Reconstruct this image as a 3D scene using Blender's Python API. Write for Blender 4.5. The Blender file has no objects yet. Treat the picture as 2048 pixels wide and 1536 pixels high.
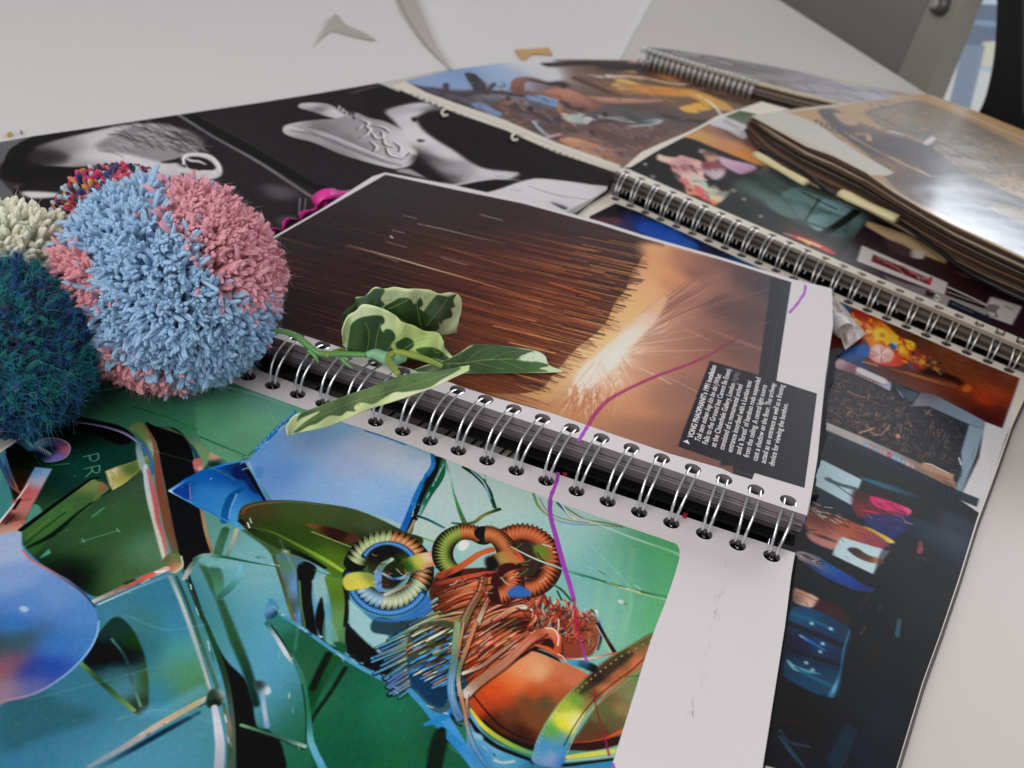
import bpy, bmesh, math, random
import numpy as np
from mathutils import Vector, Matrix
random.seed(7); RNG = np.random.default_rng(11)
MM = 0.001
scene = bpy.context.scene
COL = scene.collection

# ------------------------------------------------------------------ camera
CAM_P = np.array([-29.880, -309.157, 242.115])          # millimetres
CAM_R = (0.99707114, -0.14550084, 0.34886591)
FPX = 1973.4                                             # focal length in pixels of a 2048 wide frame
cd = bpy.data.cameras.new("camera"); cam = bpy.data.objects.new("camera", cd); COL.objects.link(cam)
cam.location = CAM_P * MM; cam.rotation_euler = CAM_R
cd.sensor_fit = 'HORIZONTAL'; cd.sensor_width = 36.0; cd.lens = FPX / 2048 * 36.0
cd.clip_start = 0.01; cd.clip_end = 50
cd.dof.use_dof = True; cd.dof.focus_distance = 0.37; cd.dof.aperture_fstop = 16.0
scene.camera = cam

# ------------------------------------------------------------------ world, lamps, exposure
world = bpy.data.worlds.new("World"); scene.world = world; world.use_nodes = True
bg = world.node_tree.nodes["Background"]
bg.inputs[0].default_value = (1.0, 0.975, 0.97, 1); bg.inputs[1].default_value = 0.31

def area(name, loc, target, w, h, energy, color):
    d = bpy.data.lights.new(name, 'AREA'); d.shape = 'RECTANGLE'; d.size = w; d.size_y = h
    d.energy = energy; d.color = color
    o = bpy.data.objects.new(name, d); COL.objects.link(o)
    o.location = loc; o.rotation_euler = (Vector(target) - Vector(loc)).to_track_quat('-Z', 'Y').to_euler()
    return o
area("window_light", (0.80, 2.0, 0.85), (0.0, 0.2, 0), 1.5, 1.0, 26, (0.88, 0.945, 1.0))
area("front_fill_light", (-0.45, -1.35, 1.05), (0, 0.1, 0), 1.6, 1.2, 22, (1.0, 0.965, 0.94))  # unseen fill lamp, added in front to brighten the sides facing the camera
scene.view_settings.view_transform = 'Standard'; scene.view_settings.look = 'None'
scene.view_settings.exposure = 0.0; scene.view_settings.gamma = 1.0
scene.cycles.use_denoising = True
scene.cycles.max_bounces = 8

# ------------------------------------------------------------------ geometry helpers
def _rot(a):
    x, y, z = a
    cx, sx, cy, sy, cz, sz = math.cos(x), math.sin(x), math.cos(y), math.sin(y), math.cos(z), math.sin(z)
    Rx = np.array([[1,0,0],[0,cx,-sx],[0,sx,cx]]); Ry = np.array([[cy,0,sy],[0,1,0],[-sy,0,cy]]); Rz = np.array([[cz,-sz,0],[sz,cz,0],[0,0,1]])
    return Rz @ Ry @ Rx
CR = _rot(CAM_R)
def ray(p):
    p = np.atleast_2d(np.asarray(p, float))
    return np.stack([(p[:,0]-1024)/FPX, (768-p[:,1])/FPX, -np.ones(len(p))], 1) @ CR.T
def at(p, z):
    """Measured point of the photograph -> millimetres on the horizontal plane z (z may be per point)."""
    d = ray(p); t = (np.asarray(z, float) - CAM_P[2]) / d[:,2]
    return CAM_P + d * t[:,None]
def on_plane(p, Q, n):
    d = ray(p); n = np.asarray(n, float); t = ((np.asarray(Q) - CAM_P) @ n) / (d @ n)
    return CAM_P + d * t[:,None]

def new_obj(name, me, parent=None):
    o = bpy.data.objects.new(name, me); COL.objects.link(o)
    if parent is not None: o.parent = parent
    return o
def tag(o, label=None, cat=None, group=None, kind=None):
    if label: o['label'] = label
    if cat: o['category'] = cat
    if group: o['group'] = group
    if kind: o['kind'] = kind
    return o
def empty(name, p, label, cat, group=None):
    o = bpy.data.objects.new(name, None); COL.objects.link(o); o.empty_display_size = 0.01
    o.location = Vector(p) * MM
    return tag(o, label, cat, group)
def mesh(name, V, F, mat, parent=None, smooth=False, uv=None, mats=None, fmat=None):
    """V in millimetres (world), origin moved to the parent's."""
    V = np.asarray(V, float)
    off = np.array(parent_origin(parent)) if parent is not None else V.mean(0)
    me = bpy.data.meshes.new(name)
    me.from_pydata(((V - off) * MM).tolist(), [], F if isinstance(F, list) else F.tolist())
    if mats:
        for m in mats: me.materials.append(m)
        me.polygons.foreach_set('material_index', np.asarray(fmat, np.int32))
    else: me.materials.append(mat)
    if smooth: me.polygons.foreach_set('use_smooth', np.ones(len(me.polygons), bool))
    if uv is not None:
        vi = np.empty(len(me.loops), np.int32); me.loops.foreach_get('vertex_index', vi)
        l = me.uv_layers.new(name="UVMap"); l.data.foreach_set('uv', np.asarray(uv, np.float32)[vi].ravel())
    me.update()
    o = new_obj(name, me, parent)
    if parent is None: o.location = Vector(off) * MM
    return o
def parent_origin(p):
    v = Vector((0,0,0))
    while p is not None: v = v + p.location; p = p.parent
    return [c / MM for c in v]

def cr(pts, n=6, closed=True):
    """Catmull-Rom through pts."""
    P = np.asarray(pts, float)
    if closed: Q = np.vstack([P[-1], P, P[0], P[1]]); m = len(P)
    else: Q = np.vstack([2*P[0]-P[1], P, 2*P[-1]-P[-2]]); m = len(P)-1
    t = np.linspace(0, 1, n, endpoint=False)[:,None]; out = []
    for i in range(m):
        a, b, c, d = Q[i], Q[i+1], Q[i+2], Q[i+3]
        out.append(.5*((2*b)+(-a+c)*t+(2*a-5*b+4*c-d)*t**2+(-a+3*b-3*c+d)*t**3))
    out = np.vstack(out)
    return out if closed else np.vstack([out, P[-1]])

def prism(name, top, thick, mat, parent=None, side=None, uvf=None):
    """Slab under a polygon of (n,3) millimetre points; top face carries the print."""
    top = np.asarray(top, float)
    a = .5*np.sum(top[:,0]*np.roll(top[:,1],-1)-np.roll(top[:,0],-1)*top[:,1])
    if a < 0: top = top[::-1]
    n = len(top); bot = top.copy(); bot[:,2] -= thick
    V = np.vstack([top, bot]); F = [list(range(n)), list(range(2*n-1, n-1, -1))]
    for i in range(n): j = (i+1) % n; F.append([i, n+i, n+j, j])
    uv = uvf(V) if uvf else None
    mats = [mat, side or mat]; fm = [0] + [1]*(n+1)
    return mesh(name, V, F, None, parent, uv=uv, mats=mats, fmat=fm)

def tube_arrays(paths, radii, sides=6, cap=True):
    """Many tubes at once. paths (N,K,3), radii (N,K) -> V, F arrays (quads + tip fans left open when radius ~0)."""
    paths = np.asarray(paths, float); N, K, _ = paths.shape
    T = np.gradient(paths, axis=1); T /= np.linalg.norm(T, axis=2, keepdims=True) + 1e-9
    up = np.tile(np.array([0.31, 0.17, 0.93]), (N, 1)); t0 = T[:,0]
    A = np.cross(t0, up); A /= np.linalg.norm(A, axis=1, keepdims=True) + 1e-9
    Vs = []
    ang = np.arange(sides) / sides * 2 * math.pi
    for k in range(K):
        t = T[:,k]; A = A - (A*t).sum(1, keepdims=True)*t; A /= np.linalg.norm(A, axis=1, keepdims=True) + 1e-9
        B = np.cross(t, A)
        Vs.append(paths[:,k,None,:] + radii[:,k,None,None]*(np.cos(ang)[None,:,None]*A[:,None,:] + np.sin(ang)[None,:,None]*B[:,None,:]))
    V = np.stack(Vs, 1).reshape(-1, 3)
    i = np.arange(N)[:,None,None]*K*sides; k = np.arange(K-1)[None,:,None]*sides; s = np.arange(sides)[None,None,:]; s2 = (s+1) % sides
    F = np.stack([i+k+s, i+k+s2, i+k+sides+s2, i+k+sides+s], -1).reshape(-1, 4)
    return V, F
def tube(name, pts, r, mat, parent=None, sides=10):
    pts = np.asarray(pts, float); rr = np.broadcast_to(np.asarray(r, float), (len(pts),)).copy()
    P = np.vstack([pts[0], pts, pts[-1]]); d0 = pts[0]-pts[1]; d1 = pts[-1]-pts[-2]
    P[0] = pts[0] + d0/np.linalg.norm(d0)*1e-3; P[-1] = pts[-1] + d1/np.linalg.norm(d1)*1e-3
    R = np.concatenate([[1e-4], rr, [1e-4]])
    V, F = tube_arrays(P[None], R[None], sides)
    return mesh(name, V, F, mat, parent, smooth=True)
def grid_mesh(name, G, mat, parent=None, uv=None, thick=0, smooth=True):
    """G (a,b,3) millimetres."""
    a, b, _ = G.shape; V = G.reshape(-1,3)
    i = np.arange(a-1)[:,None]*b + np.arange(b-1)[None,:]
    F = np.stack([i, i+1, i+b+1, i+b], -1).reshape(-1,4)
    o = mesh(name, V, F, mat, parent, smooth=smooth, uv=None if uv is None else uv.reshape(-1,2))
    if thick:
        m = o.modifiers.new("thickness", 'SOLIDIFY'); m.thickness = thick*MM; m.offset = 0
    return o

# ------------------------------------------------------------------ materials
def mat(name, color=(.8,.8,.8), rough=.5, metal=0, spec=.5, bump=None, var=0, varscale=30, sheen=0, coat=0, sss=0):
    m = bpy.data.materials.new(name); m.use_nodes = True; nt = m.node_tree; N = nt.nodes; L = nt.links
    b = N["Principled BSDF"]; b.inputs['Base Color'].default_value = (*color, 1)
    b.inputs['Roughness'].default_value = rough; b.inputs['Metallic'].default_value = metal
    b.inputs['Specular IOR Level'].default_value = spec
    if sheen: b.inputs['Sheen Weight'].default_value = sheen; b.inputs['Sheen Roughness'].default_value = .45
    if coat: b.inputs['Coat Weight'].default_value = coat; b.inputs['Coat Roughness'].default_value = .15
    tc = N.new('ShaderNodeTexCoord')
    if var:
        n = N.new('ShaderNodeTexNoise'); n.inputs['Scale'].default_value = varscale; n.inputs['Detail'].default_value = 5
        L.new(tc.outputs['Object'], n.inputs['Vector'])
        mr = N.new('ShaderNodeMapRange'); mr.inputs[3].default_value = 1-var; mr.inputs[4].default_value = 1+var
        L.new(n.outputs['Fac'], mr.inputs[0])
        mx = N.new('ShaderNodeMix'); mx.data_type = 'RGBA'; mx.blend_type = 'MULTIPLY'; mx.inputs[0].default_value = 1
        mx.inputs[6].default_value = (*color, 1); L.new(mr.outputs[0], mx.inputs[7]); L.new(mx.outputs[2], b.inputs['Base Color'])
    if bump:
        n2 = N.new('ShaderNodeTexNoise'); n2.inputs['Scale'].default_value = bump[0]; n2.inputs['Detail'].default_value = 6
        L.new(tc.outputs['Object'], n2.inputs['Vector'])
        bp = N.new('ShaderNodeBump'); bp.inputs['Strength'].default_value = bump[1]; bp.inputs['Distance'].default_value = bump[2]
        L.new(n2.outputs['Fac'], bp.inputs['Height']); L.new(bp.outputs[0], b.inputs['Normal'])
    return m
def lin(c):
    c = np.asarray(c, float)/255.0
    return np.where(c <= .04045, c/12.92, ((c+.055)/1.055)**2.4)
KREF = 0.79     # light on a flat sheet: observed linear value = albedo * KREF
def alb(c, k=KREF): return tuple(np.clip(lin(c)/k, 0.002, .92).tolist())

# ------------------------------------------------------------------ printed pictures, drawn in code
class Canvas:
    """A printed picture. Points are given in photograph measurements and carried to the sheet (mm on plane z); the raster lives on the sheet."""
    def __init__(s, name, x0, x1, y0, y1, res, z=None, base=(200,195,195), plane=None, direct=False):
        s.name, s.x0, s.x1, s.y0, s.y1, s.res, s.z, s.plane, s.direct = name, x0, x1, y0, y1, res, z, plane, direct
        s.W, s.H = int((x1-x0)*res), int((y1-y0)*res)
        s.img = np.empty((s.H, s.W, 3), np.float32); s.img[:] = np.array(base, np.float32)
        s.V = (0, 0, 1.0); s.clipm = None
    def view(s, ox, oy, k): s.V = (ox, oy, k); return s
    def photo(s, p):
        p = np.atleast_2d(np.asarray(p, float)); ox, oy, k = s.V
        return np.stack([ox+p[:,0]/k, oy+p[:,1]/k], 1)
    def tex(s, p):
        q = s.photo(p)
        if s.direct: w = q
        elif s.plane is not None: w = s.plane(q)
        else: w = at(q, s.z)[:,:2]
        return (w - np.array([s.x0, s.y0])) * s.res
    def scale(s, p):
        p = np.asarray(p, float); a = s.tex([p, p+[4,0], p+[0,4]])
        return math.sqrt(abs((a[1,0]-a[0,0])*(a[2,1]-a[0,1])-(a[1,1]-a[0,1])*(a[2,0]-a[0,0])))/4 + 1e-6
    def box(s, T, pad):
        x0 = max(0, int(T[:,0].min()-pad)); x1 = min(s.W, int(T[:,0].max()+pad)+2)
        y0 = max(0, int(T[:,1].min()-pad)); y1 = min(s.H, int(T[:,1].max()+pad)+2)
        return (x0, x1, y0, y1) if x1 > x0 and y1 > y0 else None
    def blend(s, b, A, col, mode='mix'):
        x0, x1, y0, y1 = b; R = s.img[y0:y1, x0:x1]
        if s.clipm is not None: A = A * s.clipm[y0:y1, x0:x1]
        A = A[..., None]
        if mode == 'mul': R *= 1 - A*(1 - col/255.0)
        elif mode == 'add': R += A*col
        else: R += A*(col - R)
    def colors(s, b, col):
        if isinstance(col, tuple): return np.array(col, np.float32)
        x0, x1, y0, y1 = b                                    # list of (x, y, (r,g,b)) control points
        st = 4; gx, gy = np.meshgrid(np.arange(x0, x1+st, st, dtype=np.float32), np.arange(y0, y1+st, st, dtype=np.float32))
        T = s.tex([c[:2] for c in col]); num = 0; den = 0
        dd = np.hypot(T[:,None,0]-T[None,:,0], T[:,None,1]-T[None,:,1]) + np.eye(len(T))*1e9; soft = (np.median(dd.min(1))*.75)**2 if len(T) > 1 else 30
        for (tx, ty), c in zip(T, col):
            w = 1/((gx-tx)**2 + (gy-ty)**2 + soft)**2.4
            num = num + w[...,None]*np.array(c[2], np.float32); den = den + w
        g = num/den[...,None]
        g = np.repeat(np.repeat(g, st, 0), st, 1).astype(np.float32)
        k = st
        for ax in (0, 1):                                      # soften the blocks
            c = np.cumsum(np.concatenate([np.take(g, [0]*k, ax), g], ax), ax); n = g.shape[ax]
            g = (np.take(c, range(k, n+k), ax) - np.take(c, range(0, n), ax))/k
        return g[:y1-y0, :x1-x0]
    def mask(s, pts, f=1.2, smooth=0):
        P = cr(pts, smooth) if smooth else np.asarray(pts, float)
        T = s.tex(P); k = s.scale(np.asarray(pts, float).mean(0)/1.0)*1.0
        ff = max(1.0, f*k*s.V[2]); b = s.box(T, ff)
        if b is None: return None, None
        x0, x1, y0, y1 = b
        X, Y = np.meshgrid(np.arange(x0, x1, dtype=np.float32)+.5, np.arange(y0, y1, dtype=np.float32)+.5)
        ins = np.zeros(X.shape, bool); n = len(T)
        for i in range(n):
            ax, ay = T[i]; bx, by = T[(i+1) % n]
            if ay != by:
                lo, hi = (ay, by) if ay < by else (by, ay)
                r0 = max(0, int(math.floor(lo-y0-.5))); r1 = min(y1-y0, int(math.ceil(hi-y0+.5)))
                if r1 > r0:
                    Ys = Y[r0:r1]; c = (Ys > lo) & (Ys <= hi)
                    ins[r0:r1] ^= c & (X[r0:r1] < (bx-ax)*(Ys-ay)/(by-ay)+ax)
        A = ins.astype(np.float32)
        r = max(1, int(round(ff*.28)))
        for _ in range(2):
            for ax_ in (0, 1):
                n_ = A.shape[ax_]; w = 2*r+1
                pad = [(0,0),(0,0)]; pad[ax_] = (r+1, r)
                c = np.cumsum(np.pad(A, pad, mode='edge'), ax_)
                A = (np.take(c, range(w, n_+w), ax_) - np.take(c, range(0, n_), ax_))/w
        return b, A
    def P(s, pts, col, a=1.0, f=1.2, smooth=6, mode='mix'):
        b, A = s.mask(pts, f, smooth)
        if b is None: return
        s.blend(b, A*a, s.colors(b, col), mode)
    def Q(s, pts, col, a=1.0, f=1.2, mode='mix'): s.P(pts, col, a, f, 0, mode)
    def L(s, pts, w, col, a=1.0, f=1.0, smooth=6, mode='mix'):
        """Stroke: w a width or list of widths, col a colour or list along it (in view units)."""
        P0 = np.asarray(pts, float); n0 = len(P0)
        ws = np.broadcast_to(np.asarray(w, float), (n0,)) if not isinstance(w, (list,)) else np.interp(np.linspace(0,1,n0), np.linspace(0,1,len(w)), w)
        cs = np.array(col if isinstance(col, list) else [col], float)
        cs = np.stack([np.interp(np.linspace(0,1,n0), np.linspace(0,1,len(cs)), cs[:,i]) for i in range(3)], 1)
        D = np.hstack([P0, ws[:,None], cs])
        if smooth and n0 > 2: D = cr(D, smooth, False)
        T = s.tex(D[:,:2]); k = s.scale(P0.mean(0)); R = np.maximum(D[:,2]*k/2, .35); ff = max(.7, f*k*s.V[2]*.35)
        b = s.box(T, R.max()+ff)
        if b is None: return
        x0, x1, y0, y1 = b
        bd = np.full((y1-y0, x1-x0), -9.0, np.float32); bc = np.zeros((y1-y0, x1-x0, 3), np.float32)
        for i in range(len(T)-1):
            ax, ay = T[i]; bx, by = T[i+1]; rr = max(R[i], R[i+1])+ff+1
            u0 = max(x0, int(min(ax,bx)-rr)); u1 = min(x1, int(max(ax,bx)+rr)+1); v0 = max(y0, int(min(ay,by)-rr)); v1 = min(y1, int(max(ay,by)+rr)+1)
            if u1 <= u0 or v1 <= v0: continue
            X, Y = np.meshgrid(np.arange(u0,u1,dtype=np.float32)+.5, np.arange(v0,v1,dtype=np.float32)+.5)
            dx, dy = bx-ax, by-ay; l2 = dx*dx+dy*dy+1e-6
            t = np.clip(((X-ax)*dx+(Y-ay)*dy)/l2, 0, 1)
            d = (R[i]+(R[i+1]-R[i])*t) - np.hypot(X-ax-t*dx, Y-ay-t*dy)
            sub = bd[v0-y0:v1-y0, u0-x0:u1-x0]; m = d > sub; sub[m] = d[m]
            cc = bc[v0-y0:v1-y0, u0-x0:u1-x0]; cc[m] = (D[i,3:6] + (D[i+1,3:6]-D[i,3:6])*t[...,None])[m]
        A = np.clip(.5 + bd/(2*ff), 0, 1); A = A*A*(3-2*A)
        s.blend(b, A*a, bc, mode)
    def clip(s, pts, f=1, smooth=0):
        s.clipm = None; b, A = s.mask(pts, f, smooth); m = np.zeros((s.H, s.W), np.float32)
        m[b[2]:b[3], b[0]:b[1]] = A; s.clipm = m
    def grain(s, amt=2.5, big=2.0):
        n = RNG.normal(0, 1, (s.H, s.W, 1)).astype(np.float32)
        s.img *= 1 + n*amt/100
        g = RNG.normal(0, 1, (s.H//6+2, s.W//6+2, 3)).astype(np.float32)
        g = np.repeat(np.repeat(g, 6, 0), 6, 1)[:s.H, :s.W]
        s.img += g*big*.5
    def image(s, k=KREF, floor=.0):
        lum = s.img @ np.array([.3,.59,.11], np.float32); A = np.clip(s.img*.88 + lum[...,None]*.12, 0, 255)/255.0
        A = np.where(A <= .04045, A/12.92, ((A+.055)/1.055)**2.4)/k
        A = np.clip(A - floor, .001, .9)
        im = bpy.data.images.new(s.name, s.W, s.H, float_buffer=True, is_data=True)
        px = np.ones((s.H, s.W, 4), np.float32); px[..., :3] = A
        im.pixels.foreach_set(px.ravel()); im.update(); im.pack()
        return im
    def uvf(s, V):
        V = np.asarray(V)[:, :2]
        return (V - np.array([s.x0, s.y0]))/np.array([s.W/s.res, s.H/s.res])
    def material(s, rough=.38, spec=.4, k=KREF, floor=.006, wav=.0, coat=0):
        m = bpy.data.materials.new(s.name); m.use_nodes = True; nt = m.node_tree; N = nt.nodes; L = nt.links
        b = N["Principled BSDF"]; t = N.new('ShaderNodeTexImage'); t.image = s.image(k, floor); t.interpolation = 'Cubic'; t.extension = 'EXTEND'
        L.new(t.outputs[0], b.inputs['Base Color'])
        b.inputs['Roughness'].default_value = rough; b.inputs['Specular IOR Level'].default_value = spec
        if coat: b.inputs['Coat Weight'].default_value = coat; b.inputs['Coat Roughness'].default_value = .12
        tc = N.new('ShaderNodeTexCoord'); n = N.new('ShaderNodeTexNoise'); n.inputs['Scale'].default_value = 1400; n.inputs['Detail'].default_value = 3
        L.new(tc.outputs['Object'], n.inputs['Vector'])
        n2 = N.new('ShaderNodeTexNoise'); n2.inputs['Scale'].default_value = 18; n2.inputs['Detail'].default_value = 2
        L.new(tc.outputs['Object'], n2.inputs['Vector'])
        b1 = N.new('ShaderNodeBump'); b1.inputs['Strength'].default_value = .10; b1.inputs['Distance'].default_value = .0003
        b2 = N.new('ShaderNodeBump'); b2.inputs['Strength'].default_value = .35; b2.inputs['Distance'].default_value = .002 + wav
        L.new(n.outputs['Fac'], b1.inputs['Height']); L.new(n2.outputs['Fac'], b2.inputs['Height'])
        L.new(b2.outputs[0], b1.inputs['Normal']); L.new(b1.outputs[0], b.inputs['Normal'])
        return m

# ------------------------------------------------------------------ picture 1: broken glass and shoe, on the near page
def coil(c, cx, cy, rx, ry, w, a0, a1, n, rot, colf, hi=(235,225,190), dark=(25,30,15), lean=.25):
    """A ring of rope-like ridges: a dark band, then n slanted ridges each with a lit middle."""
    def pt(a, r):
        x, y = (rx+r)*math.cos(a), (ry+r)*math.sin(a); q, t = math.cos(rot), math.sin(rot)
        return (cx+x*q-y*t, cy+x*t+y*q)
    A = np.linspace(a0, a1, max(8, n))
    c.L([pt(a, 0) for a in A], w*1.04, dark, f=1.5, smooth=2)
    da = (a1-a0)/n
    for i in range(n):
        a = a0+(i+.5)*da; col = np.array(colf(a), float)
        seg = [pt(a+da*lean*t*1.5, t*w*.46) for t in (-1, -.4, .3, 1)]
        sp = abs(da)*(rx+ry)/2
        c.L(seg, [sp*.55, sp*.95, sp*.95, sp*.5], [tuple(col*.45), tuple(col), tuple(col*1.05), tuple(col*.5)], f=1.2, smooth=3)
        seg2 = [pt(a+da*(lean*t*1.5-.1), t*w*.3) for t in (-.7, .1, .7)]
        h = tuple(np.array(hi)*.6+col*.4)
        c.L(seg2, sp*.28, [tuple(col), h, tuple(col)], a=.85, f=1, smooth=3)

def shoes_art():
    c = Canvas("glass_and_shoe_print", -282, 12, -205, 14, 5.6, z=0.0, base=(80,150,150))
    W = c.view
    W(0,0,1)
    c.P([(-400,300),(2000,300),(2000,1800),(-400,1800)], [(450,770,(72,132,104)),(330,860,(52,112,84)),(560,800,(95,160,125)),(480,900,(96,160,118)),
        (420,1000,(85,145,130)),(560,1130,(112,172,178)),(600,1250,(85,160,190)),(500,1350,(80,155,195)),(300,1250,(48,120,140)),(160,1380,(48,110,135)),(350,1330,(60,130,110)),(60,1480,(50,115,150)),(250,1530,(70,140,170)),
        (900,980,(170,195,195)),(1010,1000,(170,198,190)),(1100,1080,(150,195,190)),(1200,1150,(110,175,175)),(1290,1150,(70,155,110)),(1200,1230,(125,185,180)),(1300,1240,(85,170,105)),
        (700,1400,(30,100,70)),(640,1500,(30,95,65)),(800,1450,(38,110,80)),(1150,1010,(165,200,195)),(1340,1110,(70,155,100)),(20,1000,(60,130,130)),(0,1180,(70,120,190))], f=1, smooth=0)
    # --- left shoe sole
    W(0,850,2.2386)
    c.P([(0,40),(200,5),(420,-10),(580,40),(640,120),(655,230),(672,330),(705,450),(755,610),(600,690),(435,770),(300,690),(180,620),(100,510),(50,300),(8,180),(-30,150)],
        [(120,120,(16,22,22)),(300,50,(12,34,32)),(470,170,(24,58,50)),(330,210,(28,66,54)),(230,250,(22,50,44)),(560,420,(52,90,50)),(450,500,(48,84,46)),(660,560,(78,122,88)),(330,700,(12,22,20)),(520,690,(62,98,52)),(650,300,(58,84,58)),(80,270,(45,28,20)),(160,400,(45,75,50))], f=2)
    c.P([(-60,20),(20,70),(10,240),(-60,330)], (70,140,135), f=2)
    c.L([(-20,120),(15,200),(50,270),(90,305)], [14,14,10], [(50,90,140),(50,70,110),(160,80,60)], f=3)
    c.P([(200,-60),(430,-20),(560,20),(600,60),(540,90),(420,40),(250,-5)], (8,12,22), f=4)
    c.P([(100,-30),(300,-30),(520,0),(580,50),(480,45),(300,20),(150,30)], (8,14,24), f=5)
    # strap from toe to the blue heel
    W(0,800,4.267)
    c.L([(30,470),(90,640),(150,760)], [26,22,8], [(70,110,170),(60,80,100),(190,100,80)], f=4)
    c.P([(120,290),(200,290),(310,380),(260,440),(200,400)], (45,95,125), f=5)
    c.L([(170,290),(250,370),(300,430)], 22, [(40,90,120),(110,170,190),(40,80,110)], f=4)
    c.P([(300,360),(360,325),(460,320),(560,350),(600,400),(590,450),(540,500),(450,530),(380,530),(330,490),(290,440)], [(330,380,(90,140,170)),(560,420,(190,90,120)),(480,500,(110,100,180)),(400,420,(20,25,35)),(350,460,(20,30,40)),(440,360,(60,70,110)),(520,380,(110,60,90))], f=3)
    c.L([(300,380),(380,335),(480,330),(570,365),(598,420),(560,490),(470,525),(390,530)], 9, [(150,190,210),(190,90,110),(150,140,200),(190,120,140),(70,100,180)], f=2)
    for i in range(7): c.L([(335+i*16,400+i*9),(325+i*16,450+i*8)], 7, [(170,200,220),(30,40,60)], f=2, smooth=0)
    c.L([(290,470),(330,530),(350,585)], 7, (25,60,30), f=2); c.L([(350,580),(450,560),(590,545)], 12, [(20,30,25),(60,110,90)], f=2)
    c.Q([(300,575),(445,590),(390,690),(300,860),(230,990),(190,1100),(180,1200),(0,1230),(-60,1250),(-60,1090),(0,1040),(160,830),(230,700)], [(370,620,(130,160,195)),(300,600,(80,130,200)),(330,700,(160,165,180)),(240,860,(190,110,100)),(150,950,(195,120,110)),(200,790,(190,80,85)),(60,1120,(200,140,115)),(130,1200,(165,180,205)),(60,1000,(60,30,30))], f=3)
    c.L([(240,720),(120,890),(0,1040),(-50,1100)], [10,16,22], (215,210,205), f=3)
    for y0, cc in ((850,(200,80,80)),(930,(205,110,100)),(1035,(215,100,85))): c.L([(120,y0+20),(250,y0)], 34, [cc, tuple(v*.9 for v in cc)], a=.8, f=8, smooth=0)
    c.L([(170,850),(120,930)], 22, (35,15,25), f=5); c.L([(120,990),(50,1060)], 14, (70,35,40), f=5, smooth=0)
    c.P([(280,900),(340,910),(360,990),(300,1020),(200,1090),(230,1010)], (70,140,120), f=3)
    # green bar
    c.Q([(190,1100),(780,670),(850,700),(930,760),(840,860),(400,1200),(300,1330),(230,1290),(190,1210)], [(800,700,(110,130,70)),(500,950,(62,105,52)),(300,1150,(62,104,48)),(250,1260,(40,85,40)),(700,900,(60,95,52))], f=3)
    c.L([(180,1110),(450,910),(770,680),(860,660)], [36,30,22,8], (10,18,16), f=4, smooth=0)
    c.L([(240,1260),(450,1150),(700,940),(960,760)], [20,44,20,10], (18,34,24), f=8)
    c.L([(200,1240),(400,1080),(560,960)], 10, (25,50,28), f=4, smooth=0); c.L([(230,1180),(420,1020)], 6, (90,130,60), f=3, smooth=0)
    c.Q([(780,880),(840,760),(860,690),(925,740),(850,840)], [(850,720,(140,100,60)),(820,840,(90,110,60)),(900,750,(120,95,70))], f=3)
    c.Q([(330,1360),(420,1270),(435,1310)], (70,150,125), f=4)
    # yellow shard
    c.Q([(900,610),(985,575),(1130,530),(1345,440),(1270,530),(1180,620),(1080,700),(960,770),(930,720)], [(930,620,(190,175,120)),(1000,680,(150,150,60)),(1100,600,(70,100,45)),(1200,560,(95,125,55)),(1300,470,(150,150,70)),(970,740,(190,180,110))], f=2)
    c.L([(905,615),(990,580),(1130,535),(1340,445)], 6, [(215,195,130),(150,130,50),(160,150,70)], f=2)
    c.L([(965,765),(1060,710),(1140,640),(1260,540)], 9, [(215,200,130),(170,140,60),(120,110,40)], f=2)
    for q in ([(925,630),(950,700),(960,750)],[(960,600),(1000,640),(990,700)],[(985,580),(1005,640)]): c.L(q, 8, [(225,215,180),(170,150,80)], f=2)
    # right rim of the sole
    c.P([(1100,245),(1180,190),(1260,240),(1320,340),(1345,460),(1290,450),(1240,360),(1160,290)], [(1200,260,(95,130,70)),(1300,400,(150,165,140)),(1270,300,(110,120,75))], f=5)
    c.L([(360,195),(470,183),(620,185),(780,205),(930,238),(1050,280),(1150,340),(1220,400),(1270,470),(1300,560),(1300,630)], [8,14,18,22,26,28,24,20], [(70,70,120),(120,110,160),(70,70,110),(120,100,130),(60,90,160),(60,110,170),(50,90,160)], f=3)
    c.L([(620,192),(780,212),(930,245),(1080,300),(1200,380)], 6, [(200,130,160),(150,170,220),(160,190,220)], f=2)
    c.L([(1185,195),(1260,260),(1310,360),(1335,470),(1350,600),(1370,760),(1400,900),(1440,1080),(1490,1220),(1530,1330)], [10,16,22,40,58,60,60,70,80], [(120,110,60),(150,75,45),(140,80,60),(130,70,55),(125,68,48),(120,70,45),(110,75,55),(90,95,55)], f=5)
    c.L([(1175,370),(1190,450),(1215,560),(1240,640)], [26,44,44,20], [(90,130,130),(150,170,170),(130,150,160)], f=5)
    c.L([(1240,560),(1260,700),(1290,860),(1320,1010),(1360,1180),(1410,1390)], [30,52,56,44,36,22], [(190,200,205),(175,195,200),(185,195,190),(190,185,175),(200,190,180),(215,205,190)], f=5)
    c.L([(1265,600),(1300,760),(1330,900),(1350,1030),(1400,1200),(1440,1380)], [24,34,34,30,24,18], [(190,110,110),(195,90,95),(190,75,85),(190,95,95),(190,130,110)], f=6)
    # shadow band
    W(0,850,2.2386)
    c.P([(650,-10),(700,8),(780,15),(840,70),(872,170),(885,300),(915,430),(945,560),(905,590),(845,640),(880,760),(930,900),(1010,1050),(1095,1140),(1130,1250),(1150,1350),(1205,1370),(1262,1440),(1268,1600),(1048,1600),(1045,1400),(1015,1200),(955,1000),(895,830),(840,700),(805,580),(775,450),(745,300),(722,180),(700,80)], (14,8,12), f=4)
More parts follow.
